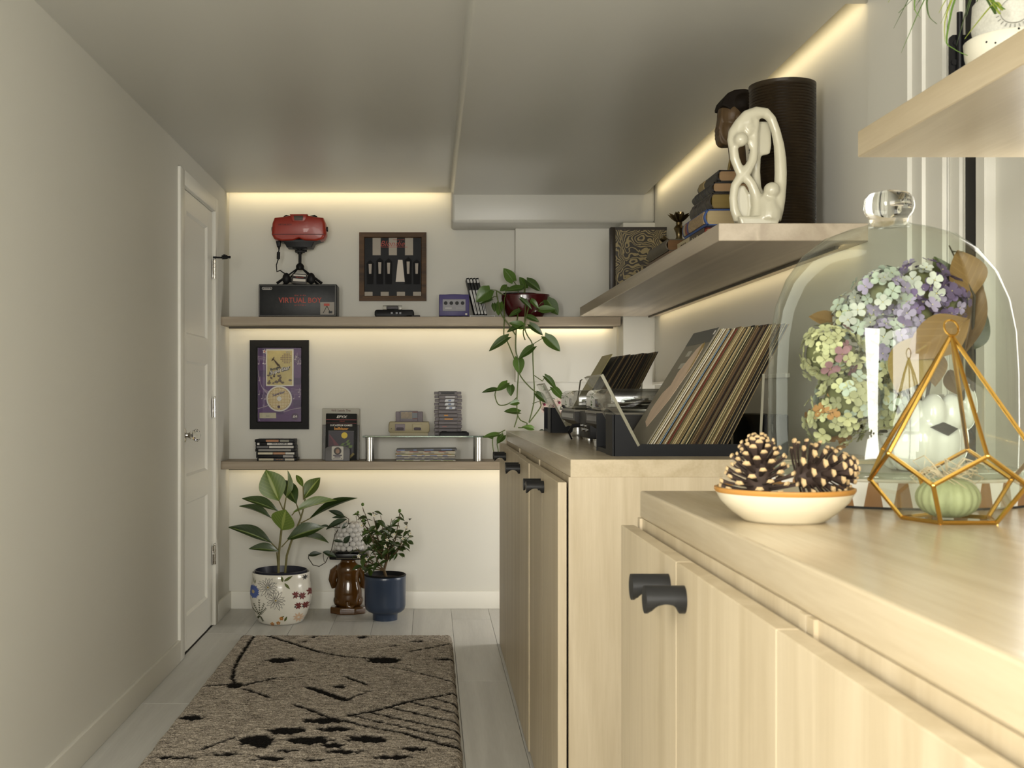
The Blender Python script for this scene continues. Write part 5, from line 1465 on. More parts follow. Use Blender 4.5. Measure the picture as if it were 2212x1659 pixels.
for k in range(9):
    v = k / 8; bow = 0.020 * (v - 0.5) ** 2 - 0.012 * v * v
    rings.append([(bow - 0.002, 0, 0.363 * v), (bow + 0.001, 0, 0.363 * v), (bow + 0.001, 0.285, 0.363 * v), (bow - 0.002, 0.285, 0.363 * v)])
b.ring_loft(rings)
obj('sleeve', b, M('cover_olive', srgb(140, 130, 74), 0.45, noise_s=10, amt=0.3), t)
t = thing('speaker_box', 'plain black box standing behind the record bin by the doorway', 'box', (0.842, 2.93, CT))
obj('cabinet', B().box(0, 0.062, 0, 0.30, 0, 0.104, 0.002, 1), m_binblk, t)
obj('grille', B().box(0.004, 0.058, -0.002, 0.001, 0.004, 0.100, 0.001, 1), mat_blk, t)
struct('trim_5', B().box(XR - 0.014, XR + 0.001, 3.55, YBEAM, 1.146, 1.160, 0.002, 1), mat_trim)

# ---------------------------------------------------------------- turntables and mixer
m_plinth = M('plinth_dark', (0.022, 0.019, 0.016), 0.35, spec=0.35)
m_cover = PANE('smoked_cover', (0.70, 0.70, 0.68), 1.7)


def turntable(label, y0, w):
    t = thing('turntable', label, 'turntable', (0.50, y0, CT))
    obj('plinth', B().prism([(0, 0.066), (0, 0.095), (0.34, 0.095), (0.34, 0.028), (0.10, 0.028), (0.03, 0.048)], 0, w), m_plinth, t)
    obj('top_plate', B().box(0.002, 0.338, 0.002, w - 0.002, 0.095, 0.0985, 0.001, 1), M('top_plate_grey', (0.05, 0.05, 0.05), 0.35), t)
    for fx in (0.06, 0.30):
        for fy in (0.045, w - 0.045):
            f_ = obj('foot', B().lathe([(0.0, 0), (0.024, 0), (0.026, 0.004), (0.026, 0.014), (0.022, 0.016), (0.018, 0.048)], 24, (fx, fy, 0)), mat_steel, t, True)
    b = B().box(-0.002, 0.342, 0.002, w - 0.002, 0.0985, 0.172, 0.022, 4)
    obj('dust_cover', b, m_cover, t, True, 60)
    b = B().box(-0.003, 0.0005, 0.004, w - 0.004, 0.0985, 0.106).box(0.0, 0.34, 0.0012, 0.0036, 0.0985, 0.104)
    obj('cover_rim', b, M('cover_rim', srgb(120, 114, 100), 0.3), t)
    obj('platter', B().lathe([(0.0, 0), (0.148, 0), (0.150, 0.004), (0.150, 0.014), (0.144, 0.018), (0.0, 0.018)], 48, (0.17, w * 0.42, 0.0985)), mat_steel, t, True)
    obj('slip_mat', B().lathe([(0.0, 0.0), (0.143, 0), (0.143, 0.002), (0.0, 0.002)], 40, (0.17, w * 0.42, 0.1165)), mat_blk, t)
    b = B().cyl((0.275, w - 0.06, 0.0985), (0.275, w - 0.06, 0.135), 0.018, n=18).tube([(0.30, w - 0.06, 0.133), (0.275, w - 0.06, 0.134), (0.16, w - 0.065, 0.132), (0.075, w - 0.10, 0.125)], 0.005, 8)
    b.cyl((0.30, w - 0.06, 0.133), (0.325, w - 0.06, 0.133), 0.011, n=14).box(0.055, 0.080, w - 0.112, w - 0.096, 0.116, 0.127)
    obj('tonearm', b, mat_steel, t, True)
    obj('start_button', B().box(0.012, 0.045, 0.012, 0.05, 0.0985, 0.104, 0.002, 1), mat_steel, t)
    obj('pitch_fader', B().box(0.05, 0.16, w - 0.035, w - 0.02, 0.0985, 0.1005), mat_blk, t)
    b = B()
    obj('control_strip', B().box(-0.0015, 0.001, 0.03, w - 0.03, 0.074, 0.090), mat_blk_g, t)
    return t


turntable('black turntable under a clear dust cover, closer to the doorway bin', 3.305, 0.44)
turntable('black turntable under a clear dust cover, closer to the end wall', 4.04, 0.42)
t = thing('dj_mixer', 'narrow black mixer with knobs standing between the two turntables', 'mixer', (0.515, 3.765, CT))
obj('body', B().box(0, 0.31, 0, 0.255, 0.012, 0.100, 0.003, 2), mat_blk, t, True)
for fx in (0.03, 0.28):
    for fy in (0.03, 0.225): obj('foot', B().cyl((fx, fy, 0), (fx, fy, 0.013), 0.016, n=16), mat_steel, t, True)
for k in range(5):
    for j in range(3): obj('knob', B().cyl((0.07 + 0.05 * k, 0.05 + 0.075 * j, 0.099), (0.07 + 0.05 * k, 0.05 + 0.075 * j, 0.116), 0.008, 0.0065, n=14), mat_blk_g, t, True)
for k in range(4): obj('jack_socket', B().cyl((-0.006, 0.05 + 0.05 * k, 0.040 + 0.012 * (k % 2)), (0.002, 0.05 + 0.05 * k, 0.040 + 0.012 * (k % 2)), 0.007, n=14), mat_chrome, t, True)
obj('jack_plug', B().tube([(-0.004, 0.20, 0.052), (-0.03, 0.20, 0.050), (-0.045, 0.21, 0.030), (-0.03, 0.24, 0.004)], [0.007, 0.007, 0.003, 0.003], 8), mat_blk, t, True)
obj('fader_cap', B().box(0.02, 0.035, 0.10, 0.15, 0.099, 0.110, 0.002, 1), mat_chrome, t)
t = thing('remote_control', 'small white rounded remote lying under the edge of a turntable', 'remote', (0.485, 3.36, CT))
obj('shell', slab(B(), rrect(0.052, 0.11, 0.018, 5, 0.026, 0.055), 0, 0.019, 0.006, 'z'), M('white_plastic', (0.72, 0.72, 0.72), 0.3), t, True)
obj('button', B().lathe([(0.0, 0), (0.009, 0), (0.008, 0.0015), (0.0, 0.002)], 18, (0.026, 0.03, 0.0185)), m_greytxt, t, True)

# orchid standing on the lower shelf past the worktop
OY = 5.80
ox0 = PX(1185, OY)
t = thing('orchid', 'pale pink orchid with magenta throats behind the record bins', 'plant', (ox0, OY, S2))
obj('pot', B().lathe([(0.0, 0), (0.045, 0), (0.058, 0.09), (0.062, 0.095), (0.055, 0.092), (0.0, 0.085)], 28), mat_white, t, True)
def zo(px, py, dy=0.0):
    Y = OY + dy
    return Vector((PX(px, Y) - ox0, dy, PZ(py, Y) - S2))
obj('stem', B().tube([(0, 0, 0.085), zo(1200, 915), zo(1215, 870), zo(1190, 858), zo(1150, 872)], [0.003, 0.003, 0.0025, 0.002, 0.002], 6), m_stem, t, True)
obj('stem', B().tube([(0.01, 0, 0.085), zo(1240, 900), zo(1250, 850), zo(1254, 822), zo(1258, 820)], [0.0035, 0.003, 0.003, 0.004, 0.003], 6), m_vine2, t, True)
obj('label_clip', B().box(-0.004, 0.004, -0.03, -0.026, 0, 0.045), m_greytxt, t, loc=zo(1180, 850), rot=(0, -0.4, 0))
m_orch = M('orchid_petal', srgb(206, 188, 176), 0.5); m_orc2 = M('orchid_throat', srgb(130, 36, 66), 0.5)
OP = leaf_mesh('petal', 1.0, 0.55, 0.1, 0.1, [m_orch, m_orch], nx=6)
for (px, py, s) in ((1176, 872, 1.0), (1196, 874, 0.9), (1208, 868, 0.9), (1214, 892, 0.8), (1176, 884, 0.7)):
    c = zo(px, py, -0.03)
    e = link('flower', B().ball((0, -0.006, -0.004), (0.006, 0.008, 0.007), 10, 8).mesh('flower', m_orc2, True), t, c)
    for k in range(5):
        a = pi / 2 + 2 * pi * k / 5
        leaf_at(OP, e, (0, 0, 0), Vector((cos(a), -0.25, sin(a))) * 0.030 * s, 0.026 * s, (0, -1, 0.1), 'petal')
for (x0, y0, x1, y1) in ((1185, 940, 1168, 926), (1190, 940, 1240, 915)):
    leaf_at(CLL, t, zo(x0, y0), zo(x1, y1, -0.04), 0.05, (0, -0.5, 1))

# ---------------------------------------------------------------- books and ornaments on the side shelf
def book(label, x, y, z, L_, W_, T_, cover, pages, name='book', rz=0.0, hubs=0, round_sp=True):
    """lies flat; spine on the -x side, foot of the pages towards the camera"""
    t = thing(name, label, 'book', (x, y, z), rz)
    ct = 0.0035
    b = B().box(0.004, W_, 0, L_, 0, ct).box(0.004, W_, 0, L_, T_ - ct, T_)
    n = 8
    o_ = [(0.006 - (0.010 if round_sp else 0.006) * sin(pi * k / n), T_ * k / n) for k in range(n + 1)]
    i_ = [(u + 0.004, ct * 0.8 + (v / T_) * (T_ - 1.6 * ct)) for u, v in o_]
    b.prism(o_ + i_[::-1], 0, L_)
    obj('cover', b, cover, t, True, 45)
    obj('pages', B().box(0.006, W_ - 0.005, 0.004, L_ - 0.004, ct - 0.0002, T_ - ct + 0.0002), pages, t)
    for k in range(hubs):
        yk = L_ * (k + 1) / (hubs + 1)
        bb = B().prism([(u - 0.0016, v) for u, v in o_] + [(u, v) for u, v in o_[::-1]], yk - 0.003, yk + 0.003)
        obj('raised_band', bb, cover, t, True)
    return t


m_page = M('page_edges', srgb(176, 156, 116), 0.7, noise_s=120, amt=0.15, stretch=(0.05, 0.05, 1))
m_page_g = M('gilt_page_edges', srgb(126, 106, 52), 0.45, noise_s=80, amt=0.2, stretch=(0.05, 0.05, 1))
m_page_t = M('tan_page_edges', srgb(150, 120, 84), 0.7, noise_s=120, amt=0.2, stretch=(0.05, 0.05, 1))
m_leath = M('brown_leather', srgb(40, 32, 22), 0.4, noise_s=30, amt=0.35, bump=(120, 0.3, 0.001))
m_leath2 = M('black_leather', srgb(28, 25, 20), 0.4, noise_s=30, amt=0.35, bump=(120, 0.3, 0.001))
m_leathg = M('grey_leather', srgb(84, 76, 60), 0.55, noise_s=25, amt=0.3, bump=(120, 0.3, 0.001))
m_bluec = M('blue_cloth', srgb(52, 80, 136), 0.6, noise_s=200, amt=0.1)
m_redc = M('red_cloth', srgb(128, 48, 30), 0.6)
E0 = EYE
bx = 0.785
z = S3
t = thing('tablet_case', 'thin dark blue rounded case at the bottom of the book pile', 'case', (bx - 0.004, 3.50, z))
obj('case', slab(B(), rrect(0.20, 0.30, 0.02, 4, 0.10, 0.15), 0, 0.011, 0.003, 'z'), M('case_navy', srgb(48, 50, 66), 0.4), t, True)
obj('rim', slab(B(), rrect(0.204, 0.304, 0.022, 4, 0.10, 0.15), 0.003, 0.0075, 0.001, 'z'), m_page_t, t, True)
t = thing('spacer_book', 'thin grey book lying under the red-covered book', 'book', (bx + 0.02, 3.30, z))
obj('cover', B().box(0, 0.18, 0, 0.195, 0, 0.0115, 0.001, 1), m_leathg, t)
t = book('red-covered book with brown and cream spine lettering in the book pile', bx, 3.33, z + 0.012, 0.36, 0.21, 0.040, m_redc, m_page, round_sp=False)
obj('spine_label', B().box(-0.0012, 0.001, 0.002, 0.185, 0.0005, 0.0395), C('spine_umber', 62, 46, 30), t)
obj('spine_label', B().box(-0.0012, 0.001, 0.185, 0.358, 0.0005, 0.0395), C('spine_beige', 178, 164, 128), t)
text('spine_lettering', 'Smita Comar', 0.017, C('print_bone', 196, 182, 150), t, (-0.0018, 0.088, 0.020), rot=(pi / 2, 0, -pi / 2), sx=1.0, bold=0.0004)
text('spine_lettering', 'Silk Sold', 0.015, C('print_coffee', 60, 46, 34), t, (-0.0018, 0.272, 0.022), rot=(pi / 2, 0, -pi / 2), sx=1.0)
t = book('thick blue cloth book with patterned cream spine in the book pile', bx - 0.006, 3.29, z + 0.0525, 0.29, 0.215, 0.046, m_bluec, m_page)
pat = obj('spine_paper', B().prism([(-0.0045 + 0.0006 - 0.0055 * sin(pi * k / 8) + 0.004, 0.046 * k / 8) for k in range(1, 8)] + [(0.006, 0.046 * 0.87), (0.006, 0.046 * 0.13)], 0.012, 0.200), M('spine_pattern', srgb(150, 128, 96), 0.6, noise_s=160, amt=0.75), t, True)
for y_, w_, cc in ((0.203, 0.016, (44, 48, 104)), (0.220, 0.024, (120, 58, 32)), (0.246, 0.022, (150, 138, 110)), (0.269, 0.014, (60, 74, 110))):
    obj('spine_band', B().prism([(-0.004 - 0.0055 * sin(pi * k / 8) + 0.004, 0.046 * k / 8) for k in range(1, 8)] + [(0.006, 0.04), (0.006, 0.006)], y_, y_ + w_), C('spine_band_%d' % cc[0], *cc), t, True)
z2 = z + 0.0985
book('thick leather book with gilt page edges, lowest of three old books', bx + 0.008, 3.29, z2, 0.25, 0.18, 0.046, m_leath, m_page_g, hubs=4)
book('slim dark leather book between two other old leather books', bx + 0.012, 3.285, z2 + 0.0465, 0.24, 0.175, 0.030, m_leath2, m_page_t, hubs=5)
t = book('black leather book with tan label, topmost of three old books', bx + 0.028, 3.286, z2 + 0.077, 0.235, 0.165, 0.034, m_leath2, m_page_t)
obj('spine_label', B().prism([(-0.0046 - 0.0055 * sin(pi * k / 8) + 0.004, 0.034 * k / 8) for k in range(1, 8)] + [(0.006, 0.03), (0.006, 0.004)], 0.150, 0.215), C('label_straw', 134, 116, 74), t, True)
z3 = z2 + 0.1115
# old leather album lying on a wooden box
t = thing('wooden_box', 'flat brown wooden box under the worn grey leather book', 'box', (bx + 0.005, 3.84, z))
obj('body', B().box(0, 0.19, 0, 0.40, 0, 0.036, 0.002, 1), WOOD('box_walnut', srgb(96, 70, 44), srgb(66, 46, 28), 'y', 0.5), t)
obj('lid', B().box(-0.003, 0.193, -0.003, 0.403, 0.036, 0.050, 0.002, 1), WOOD('box_walnut_lid', srgb(106, 80, 52), srgb(72, 52, 32), 'y', 0.5), t)
book('worn grey leather book lying on the flat wooden box', bx - 0.003, 3.85, z + 0.0505, 0.33, 0.20, 0.040, m_leathg, M('brown_page_edges', srgb(108, 76, 40), 0.7, noise_s=90, amt=0.4, stretch=(0.05, 0.05, 1)))
# lotus candle holder
m_bronze = M('aged_bronze', (0.16, 0.12, 0.06), 0.3, 1.0, noise_s=30, amt=0.4)
LZ = z + 0.0905
t = thing('lotus_holder', 'small bronze lotus candle holder standing on the grey leather book', 'ornament', (0.86, 4.02, LZ))
obj('base', B().lathe([(0.0, 0), (0.032, 0), (0.036, 0.008), (0.028, 0.018), (0.014, 0.022)], 20), m_bronze, t, True)
obj('stem', B().lathe([(0.014, 0.02), (0.010, 0.03), (0.012, 0.045), (0.019, 0.06), (0.010, 0.072), (0.012, 0.08)], 18), m_bronze, t, True)
LP = leaf_mesh('petal', 1.0, 0.5, 0.35, -0.35, [m_bronze, m_bronze], nx=8)
for ring_, (n, el, l_) in enumerate(((9, 0.35, 0.048), (8, 0.9, 0.040))):
    for k in range(n):
        a = 2 * pi * (k + 0.5 * ring_) / n
        leaf_at(LP, t, (0, 0, 0.078), Vector((0, 0, 0.078)) + Vector((cos(a) * cos(el), sin(a) * cos(el), sin(el))) * l_, 0.022, (cos(a) * -sin(el), sin(a) * -sin(el), cos(el)), 'petal')
obj('tendril', B().tube([(-0.03, 0, 0.012), (-0.05, -0.01, 0.016), (-0.062, -0.01, 0.028)], [0.008, 0.011, 0.012], 10), m_bronze, t, True)
# big book with marbled boards
m, nt, p, N, L = base_mat('marbled_paper')
tc = N('ShaderNodeTexCoord'); nz = N('ShaderNodeTexNoise'); nz.inputs['Scale'].default_value = 9; nz.inputs['Detail'].default_value = 1.5
L(tc.outputs['Object'], nz.inputs['Vector'])
vm = N('ShaderNodeVectorMath'); vm.operation = 'MULTIPLY_ADD'; L(nz.outputs['Color'], vm.inputs[0]); vm.inputs[1].default_value = (0.55, 0.55, 0.55); L(tc.outputs['Object'], vm.inputs[2])
wv = N('ShaderNodeTexWave'); wv.inputs['Scale'].default_value = 12; wv.inputs['Distortion'].default_value = 9; wv.inputs['Detail'].default_value = 1; wv.inputs['Detail Scale'].default_value = 1.2
L(vm.outputs[0], wv.inputs['Vector'])
cr = N('ShaderNodeValToRGB'); cr.color_ramp.elements[0].position = 0.45; cr.color_ramp.elements[1].position = 0.72
cr.color_ramp.elements[0].color = (*srgb(40, 32, 20), 1); cr.color_ramp.elements[1].color = (*srgb(150, 134, 92), 1)
L(wv.outputs['Fac'], cr.inputs[0]); L(cr.outputs[0], p.inputs['Base Color']); p.inputs['Roughness'].default_value = 0.4
m_marble = m
t = thing('marbled_book', 'tall book with swirling marbled boards standing on the side shelf', 'book', (0.822, 5.30, S3))
obj('board', B().box(0, 0.255, 0, 0.005, 0, 0.342, 0.001, 1), m_marble, t)
obj('leather_spine', B().box(-0.004, 0.022, -0.0015, 0.035, 0, 0.342, 0.003, 2), m_leath, t, True)
obj('leather_corner', B().box(0, 0.256, -0.0012, 0.006, 0.330, 0.343), m_leath, t)
obj('pages', B().box(0.01, 0.248, 0.005, 0.03, 0.004, 0.335), m_page, t)
obj('board_back', B().box(0, 0.255, 0.030, 0.035, 0, 0.342, 0.001, 1), m_leath, t)
t = thing('small_candle', 'small orange candle stub in front of the marbled book', 'candle', (0.80, 4.62, S3))
obj('wax', B().lathe([(0.0, 0), (0.018, 0), (0.018, 0.036), (0.014, 0.038), (0.0, 0.034)], 18), C('candle_orange', 150, 84, 44), t, True)
obj('wick', B().cyl((0, 0, 0.033), (0.001, 0, 0.044), 0.001, n=6), m_blacktxt, t)

# dark ribbed cylinder
m_ribbed = M('dark_ribbed_metal', srgb(40, 31, 19), 0.30, 0.0, spec=0.5, noise_s=22, amt=0.45)
t = thing('ribbed_cylinder', 'tall dark ribbed metal cylinder against the wall', 'vase', (0.962, 3.175, S3))
prof = [(0.0, 0), (0.086, 0), (0.087, 0.004)]
hgt = 0.418
for k in range(100):
    prof.append((0.0855 + (0.0030 if k % 2 else -0.0006), 0.008 + (hgt - 0.018) * k / 99))
prof += [(0.0895, hgt - 0.008), (0.0895, hgt), (0.0855, hgt), (0.084, hgt - 0.02), (0.084, 0.02), (0.0, 0.018)]
obj('wall', B().lathe(prof, 56), m_ribbed, t, True, 25)
b = B()
obj('seam', B().box(0.070, 0.0895, -0.002, 0.004, 0.004, hgt - 0.006), m_leath2, t)
t.rotation_euler = (0, 0, -0.2)


def organic(name, parts, mat, parent, voxel=0.004, it=6, loc=None):
    """soft union of balls and tubes"""
    b = B()
    for kind, *a in parts:
        getattr(b, kind)(*a)
    o = obj(name, b, mat, parent, True, 180, loc=loc)
    md = o.modifiers.new('union', 'REMESH'); md.mode = 'VOXEL'; md.voxel_size = voxel; md.use_smooth_shade = True
    ms = o.modifiers.new('soften', 'SMOOTH'); ms.iterations = it; ms.factor = 0.5
    return o


# carved head on its stand
m_wood_d = M('dark_carved_wood', srgb(84, 66, 44), 0.42, noise_s=20, amt=0.3, spec=0.3)
m_wood_h = M('black_carved_hair', srgb(24, 18, 12), 0.6, spec=0.12, noise_s=50, amt=0.4, bump=(60, 0.6, 0.002))
HY = 3.44
hx0 = PX(1590, HY)
def zh_(x, y): return (PX(1480 + x / 5.35, HY) - hx0, PZ(180 + y / 5.35, HY) - z3)
t = thing('carved_head', 'dark carved wooden head in profile standing on the old books', 'sculpture', (hx0, HY, z3))
ps = [zh_(*q_) for q_ in ((392, 330), (388, 400), (382, 440), (372, 490), (360, 535), (368, 556), (362, 585), (368, 602), (362, 622), (372, 645), (376, 680), (400, 716), (440, 732), (520, 730), (600, 690), (660, 600), (700, 480), (700, 300), (640, 180), (540, 150), (440, 200))]
c0 = zh_(530, 380); c1 = zh_(492, 565)
parts = [('prism', ps, -0.026, 0.026), ('ball', (c0[0], 0, c0[1]), (0.040, 0.0495, 0.052), 24, 16), ('ball', (c1[0], 0, c1[1]), (0.031, 0.044, 0.044), 20, 14), ('tube', [(c1[0] + 0.022, 0, c1[1]), (c1[0] + 0.034, 0, 0.02)], [0.026, 0.024], 18)]
n0, l0, l1, ch = zh_(372, 530), zh_(372, 590), zh_(372, 622), zh_(398, 700)
parts += [('ball', (n0[0] + 0.004, 0, n0[1]), (0.009, 0.009, 0.008), 12, 8), ('ball', (l0[0] + 0.003, 0, l0[1]), (0.006, 0.013, 0.005), 12, 8), ('ball', (l1[0] + 0.003, 0, l1[1]), (0.006, 0.012, 0.0055), 12, 8), ('ball', (ch[0] + 0.004, 0, ch[1]), (0.012, 0.014, 0.010), 12, 8)]
organic('face', parts, m_wood_d, t, 0.0022, 3)
e0 = zh_(565, 435)
for s in (-1, 1): obj('ear', B().ball((e0[0], s * 0.046, e0[1]), (0.009, 0.006, 0.014), 12, 8), m_wood_d, t, True)
for s in (-1, 1):
    ey = zh_(402, 430); obj('eye', B().ball((ey[0] + 0.004, s * 0.018, ey[1]), (0.004, 0.008, 0.0035), 10, 8), m_wood_h, t, True)
hp = [zh_(*q_) for q_ in ((384, 300), (383, 270), (400, 215), (450, 155), (530, 118), (640, 108), (740, 130), (800, 220), (800, 330), (760, 430), (700, 500), (640, 480), (600, 380), (540, 340), (510, 400), (490, 410), (470, 340), (420, 310))]
c2 = zh_(600, 290)
organic('hair', [('prism', hp, -0.046, 0.046), ('ball', (c2[0] + 0.01, 0, c2[1] + 0.006), (0.050, 0.060, 0.045), 24, 16)], m_wood_h, t, 0.0025, 3)
obj('base_plate', B().box(-0.03, 0.06, -0.05, 0.05, 0.0, 0.022, 0.003, 2), m_wood_d, t)
obj('support_rod', B().tube([(-0.025, 0, 0.015), (-0.012, 0, 0.085)], 0.004, 8), m_page_g, t)

# white stone sculpture
m_stone = M('white_soapstone', (0.60, 0.565, 0.43), 0.22, noise_s=16, amt=0.10, coat=0.3)
SYY = 3.0
sx0 = PX(1636, SYY)
ks = 1 / (5.35 * F / SYY)
def zs_(x, y, dy=0.0): return ((x - 835) * ks, dy, (1600 - y) * ks + 0.020)
t = thing('stone_sculpture', 'white stone sculpture of two entwined round-headed figures', 'sculpture', (sx0, SYY, S3))
def tub(pts, r, dy=0.0): return ('tube', [zs_(p[0], p[1], p[2] if len(p) > 2 else dy) for p in pts], [q_ * ks * 1.22 for q_ in r], 16)
parts = [
    tub([(600, 600), (640, 480), (720, 390), (830, 345), (930, 350), (1000, 420), (1050, 560), (1085, 720), (1100, 880), (1105, 1040), (1100, 1180), (1075, 1330)], [60, 66, 66, 60, 52, 44, 44, 50, 56, 58, 58, 70]),
    tub([(560, 760), (545, 660), (570, 580), (640, 500), (730, 440), (800, 430)], [42, 46, 60, 76, 84, 50], 0.004),
    tub([(700, 560), (760, 520), (790, 470)], [80, 70, 50], 0.004),
    tub([(640, 600), (700, 600), (770, 560), (790, 640)], [70, 70, 60, 46], 0.006),
    ('ball', zs_(628, 668, -0.012), (84 * ks,) * 3, 20, 14),
    tub([(810, 440), (800, 600), (795, 780), (780, 900), (720, 1010), (640, 1090), (575, 1190), (555, 1330), (570, 1470), (620, 1590)], [42, 38, 40, 46, 48, 46, 42, 40, 42, 50]),
    tub([(555, 740), (575, 880), (625, 1010), (700, 1090), (770, 1170), (815, 1290), (840, 1420), (830, 1590)], [44, 46, 44, 44, 46, 50, 58, 70]),
    tub([(690, 660), (745, 660), (770, 740)], [40, 36, 34]),
    ('ball', zs_(985, 1250, -0.012), (94 * ks,) * 3, 20, 14),
    tub([(860, 1330), (930, 1400), (960, 1500), (950, 1590)], [70, 110, 130, 130]),
    tub([(1075, 1330), (1045, 1450), (1010, 1590)], [70, 80, 80]),
    tub([(860, 800, 0.030), (858, 1000, 0.034), (865, 1200, 0.030), (900, 1330, 0.02)], [44, 44, 46, 60]),
    ('prism', [zs_(*q_)[::2] for q_ in ((820, 420), (1020, 420), (1030, 700), (1010, 800), (930, 815), (850, 790))], 0.020, 0.034),
    ('prism', [zs_(*q_)[::2] for q_ in ((580, 1200), (700, 1160), (800, 1300), (820, 1595), (600, 1595))], 0.016, 0.034),
    ('prism', [zs_(*q_)[::2] for q_ in ((590, 1560), (1060, 1560), (1040, 1683), (620, 1683))], -0.028, 0.034),
]
organic('stone', parts, m_stone, t, 0.0032, 7)

# ---------------------------------------------------------------- on the worktop beside the doorway: dish, pine cones
DX, DYc = 0.422, 1.385
t = thing('shallow_dish', 'shallow cream ceramic dish with a tan rim holding pine cones', 'dish', (DX, DYc, CT))
m_dish = M('cream_glaze', (0.74, 0.67, 0.50), 0.2, noise_s=8, amt=0.05, coat=0.3)
prof = [(0.0, 0.0), (0.046, 0.0), (0.050, 0.003), (0.062, 0.012), (0.074, 0.024), (0.0805, 0.036), (0.0812, 0.0395), (0.0785, 0.0385), (0.070, 0.026), (0.055, 0.014), (0.0, 0.010)]
d = obj('bowl', B().lathe(prof, 64), m_dish, t, True, 60)
obj('rim_line', B().lathe([(0.0798, 0.0345), (0.0816, 0.0372), (0.0816, 0.0402), (0.0796, 0.0408), (0.0772, 0.0378)], 64, cap0=False, cap1=False), C('rim_tan', 178, 128, 62, 0.3), t, True, 60)

m_conea = M('cone_scale_dark', srgb(62, 48, 40), 0.75, noise_s=40, amt=0.35)
m_conet = M('cone_scale_tip', srgb(182, 156, 114), 0.7, noise_s=60, amt=0.25)
b = B()                                # one scale along +x, upper side +z
sec = [(0.0, 0.0016, 0.0010), (0.35, 0.0024, 0.0011), (0.72, 0.0036, 0.0013), (0.90, 0.0047, 0.0020), (0.97, 0.0042, 0.0024), (1.0, 0.0024, 0.0014)]
rings = [[(0.022 * u, -w_, -h_ * 0.5 + 0.003 * u ** 3), (0.022 * u, 0, -h_ + 0.003 * u ** 3), (0.022 * u, w_, -h_ * 0.5 + 0.003 * u ** 3), (0.022 * u, w_ * 0.6, h_ * 0.8 + 0.003 * u ** 3), (0.022 * u, -w_ * 0.6, h_ * 0.8 + 0.003 * u ** 3)] for u, w_, h_ in sec]
b.ring_loft(rings[:5], mi=0, cap1=False).ring_loft(rings[4:], mi=1, cap0=False)
bmesh.ops.remove_doubles(b.bm, verts=b.bm.verts[:], dist=1e-5)
for f_ in b.bm.faces:
    if f_.calc_center_median().x > 0.0200: f_.material_index = 1
SCALE = b.mesh('scale', [m_conea, m_conet])


def pine_cone(label, loc, axis, size, n=92, flare=1.0):
    t = thing('pine_cone', label, 'pine cone', loc)
    ax = Vector(axis).normalized()
    ref = ax.orthogonal().normalized(); ref2 = ax.cross(ref)
    core = [tuple(ax * (size * s_)) for s_ in (-0.36, -0.2, 0.05, 0.25, 0.40)]
    obj('core', B().tube(core, [size * q_ for q_ in (0.12, 0.20, 0.18, 0.11, 0.03)], 14), m_conea, t, True)
    for k in range(n):
        u = k / (n - 1)
        a = k * 2.39996
        h = -0.32 + 0.68 * u
        el = -0.02 + 1.35 * u ** 1.2                       # scales open at the foot, close at the tip
        rad = (ref * cos(a) + ref2 * sin(a))
        d = rad * cos(el) + ax * sin(el)
        up = ax * cos(el) - rad * sin(el)
        ln = size * (0.47 - 0.20 * u ** 2) * flare * R.uniform(0.9, 1.08) / 0.022
        p0 = ax * (h * size) + rad * size * 0.12 * (1 - u * 0.7)
        o = link('scale', SCALE, t)
        o.matrix_local = orient(d, up, p0, (ln, ln * 0.72, ln * 0.72))
    return t


pine_cone('pine cone standing upright at the left of the shared dish'.replace('at the left of the shared dish', 'with its scales spread, in the cream dish'), (DX - 0.0300, 1.386, CT + 0.0568), (-0.05, -0.12, 1), 0.0778, 84)
pine_cone('pine cone lying on its side with its base showing, in the cream dish', (DX + 0.0395, 1.380, CT + 0.0564), (0.93, -0.22, 0.20), 0.077, 80)

# ---------------------------------------------------------------- brass and glass terrarium, urchin and air plant
TX, TYc = 0.622, 1.385
m_brass = M('polished_brass', srgb(214, 172, 88), 0.18, 1.0, noise_s=15, amt=0.1)
t = thing('brass_terrarium', 'faceted glass terrarium with polished brass edges', 'terrarium', (TX, TYc, CT))
def pol(r, deg, z_): return Vector((r * sin(radians(deg)), -r * cos(radians(deg)), z_))
BV = [pol(0.055, 36 + 72 * k, 0.0025) for k in range(5)]
AV = [pol(0.091, 36 + 72 * k, 0.048) for k in range(5)]
UV = [pol(0.0905, 72 * k, 0.082) for k in range(5)]      # UV[k] between AV[k-1] and AV[k]
AP = Vector((0, 0, 0.222))
def bar(p, q_):
    obj('brass_bar', B().tube([p, q_], 0.0028, 6), m_brass, t, True)
for k in range(5):
    j = (k + 1) % 5
    bar(BV[k], BV[j]); bar(BV[k], AV[k]); bar(AV[k], UV[k]); bar(AV[k], UV[j]); bar(UV[k], AP)
m_tpane = PANE('terrarium_pane', (0.93, 0.955, 0.91), 1.5)
obj('pane', B().quad(BV), m_tpane, t)
for k in range(5):
    j = (k + 1) % 5
    if True: obj('pane', B().quad([BV[k], BV[j], AV[j], UV[j], AV[k]]), m_tpane, t)
    if k != 2: obj('pane', B().quad([AP, UV[k], AV[k], UV[j]]), m_tpane, t)
b = B()
ring_c = Vector((0, 0, 0.222 + 0.009))
b.tube([ring_c + Vector((0.0085 * sin(2 * pi * k / 20), 0.004 * cos(2 * pi * k / 20), 0.0095 * cos(2 * pi * k / 20))) for k in range(21)], 0.0014, 6)
obj('hanging_ring', b, m_brass, t, True)
for V_ in AV + UV: obj('solder_joint', B().ball(V_, 0.0034, 8, 6), m_brass, t, True)
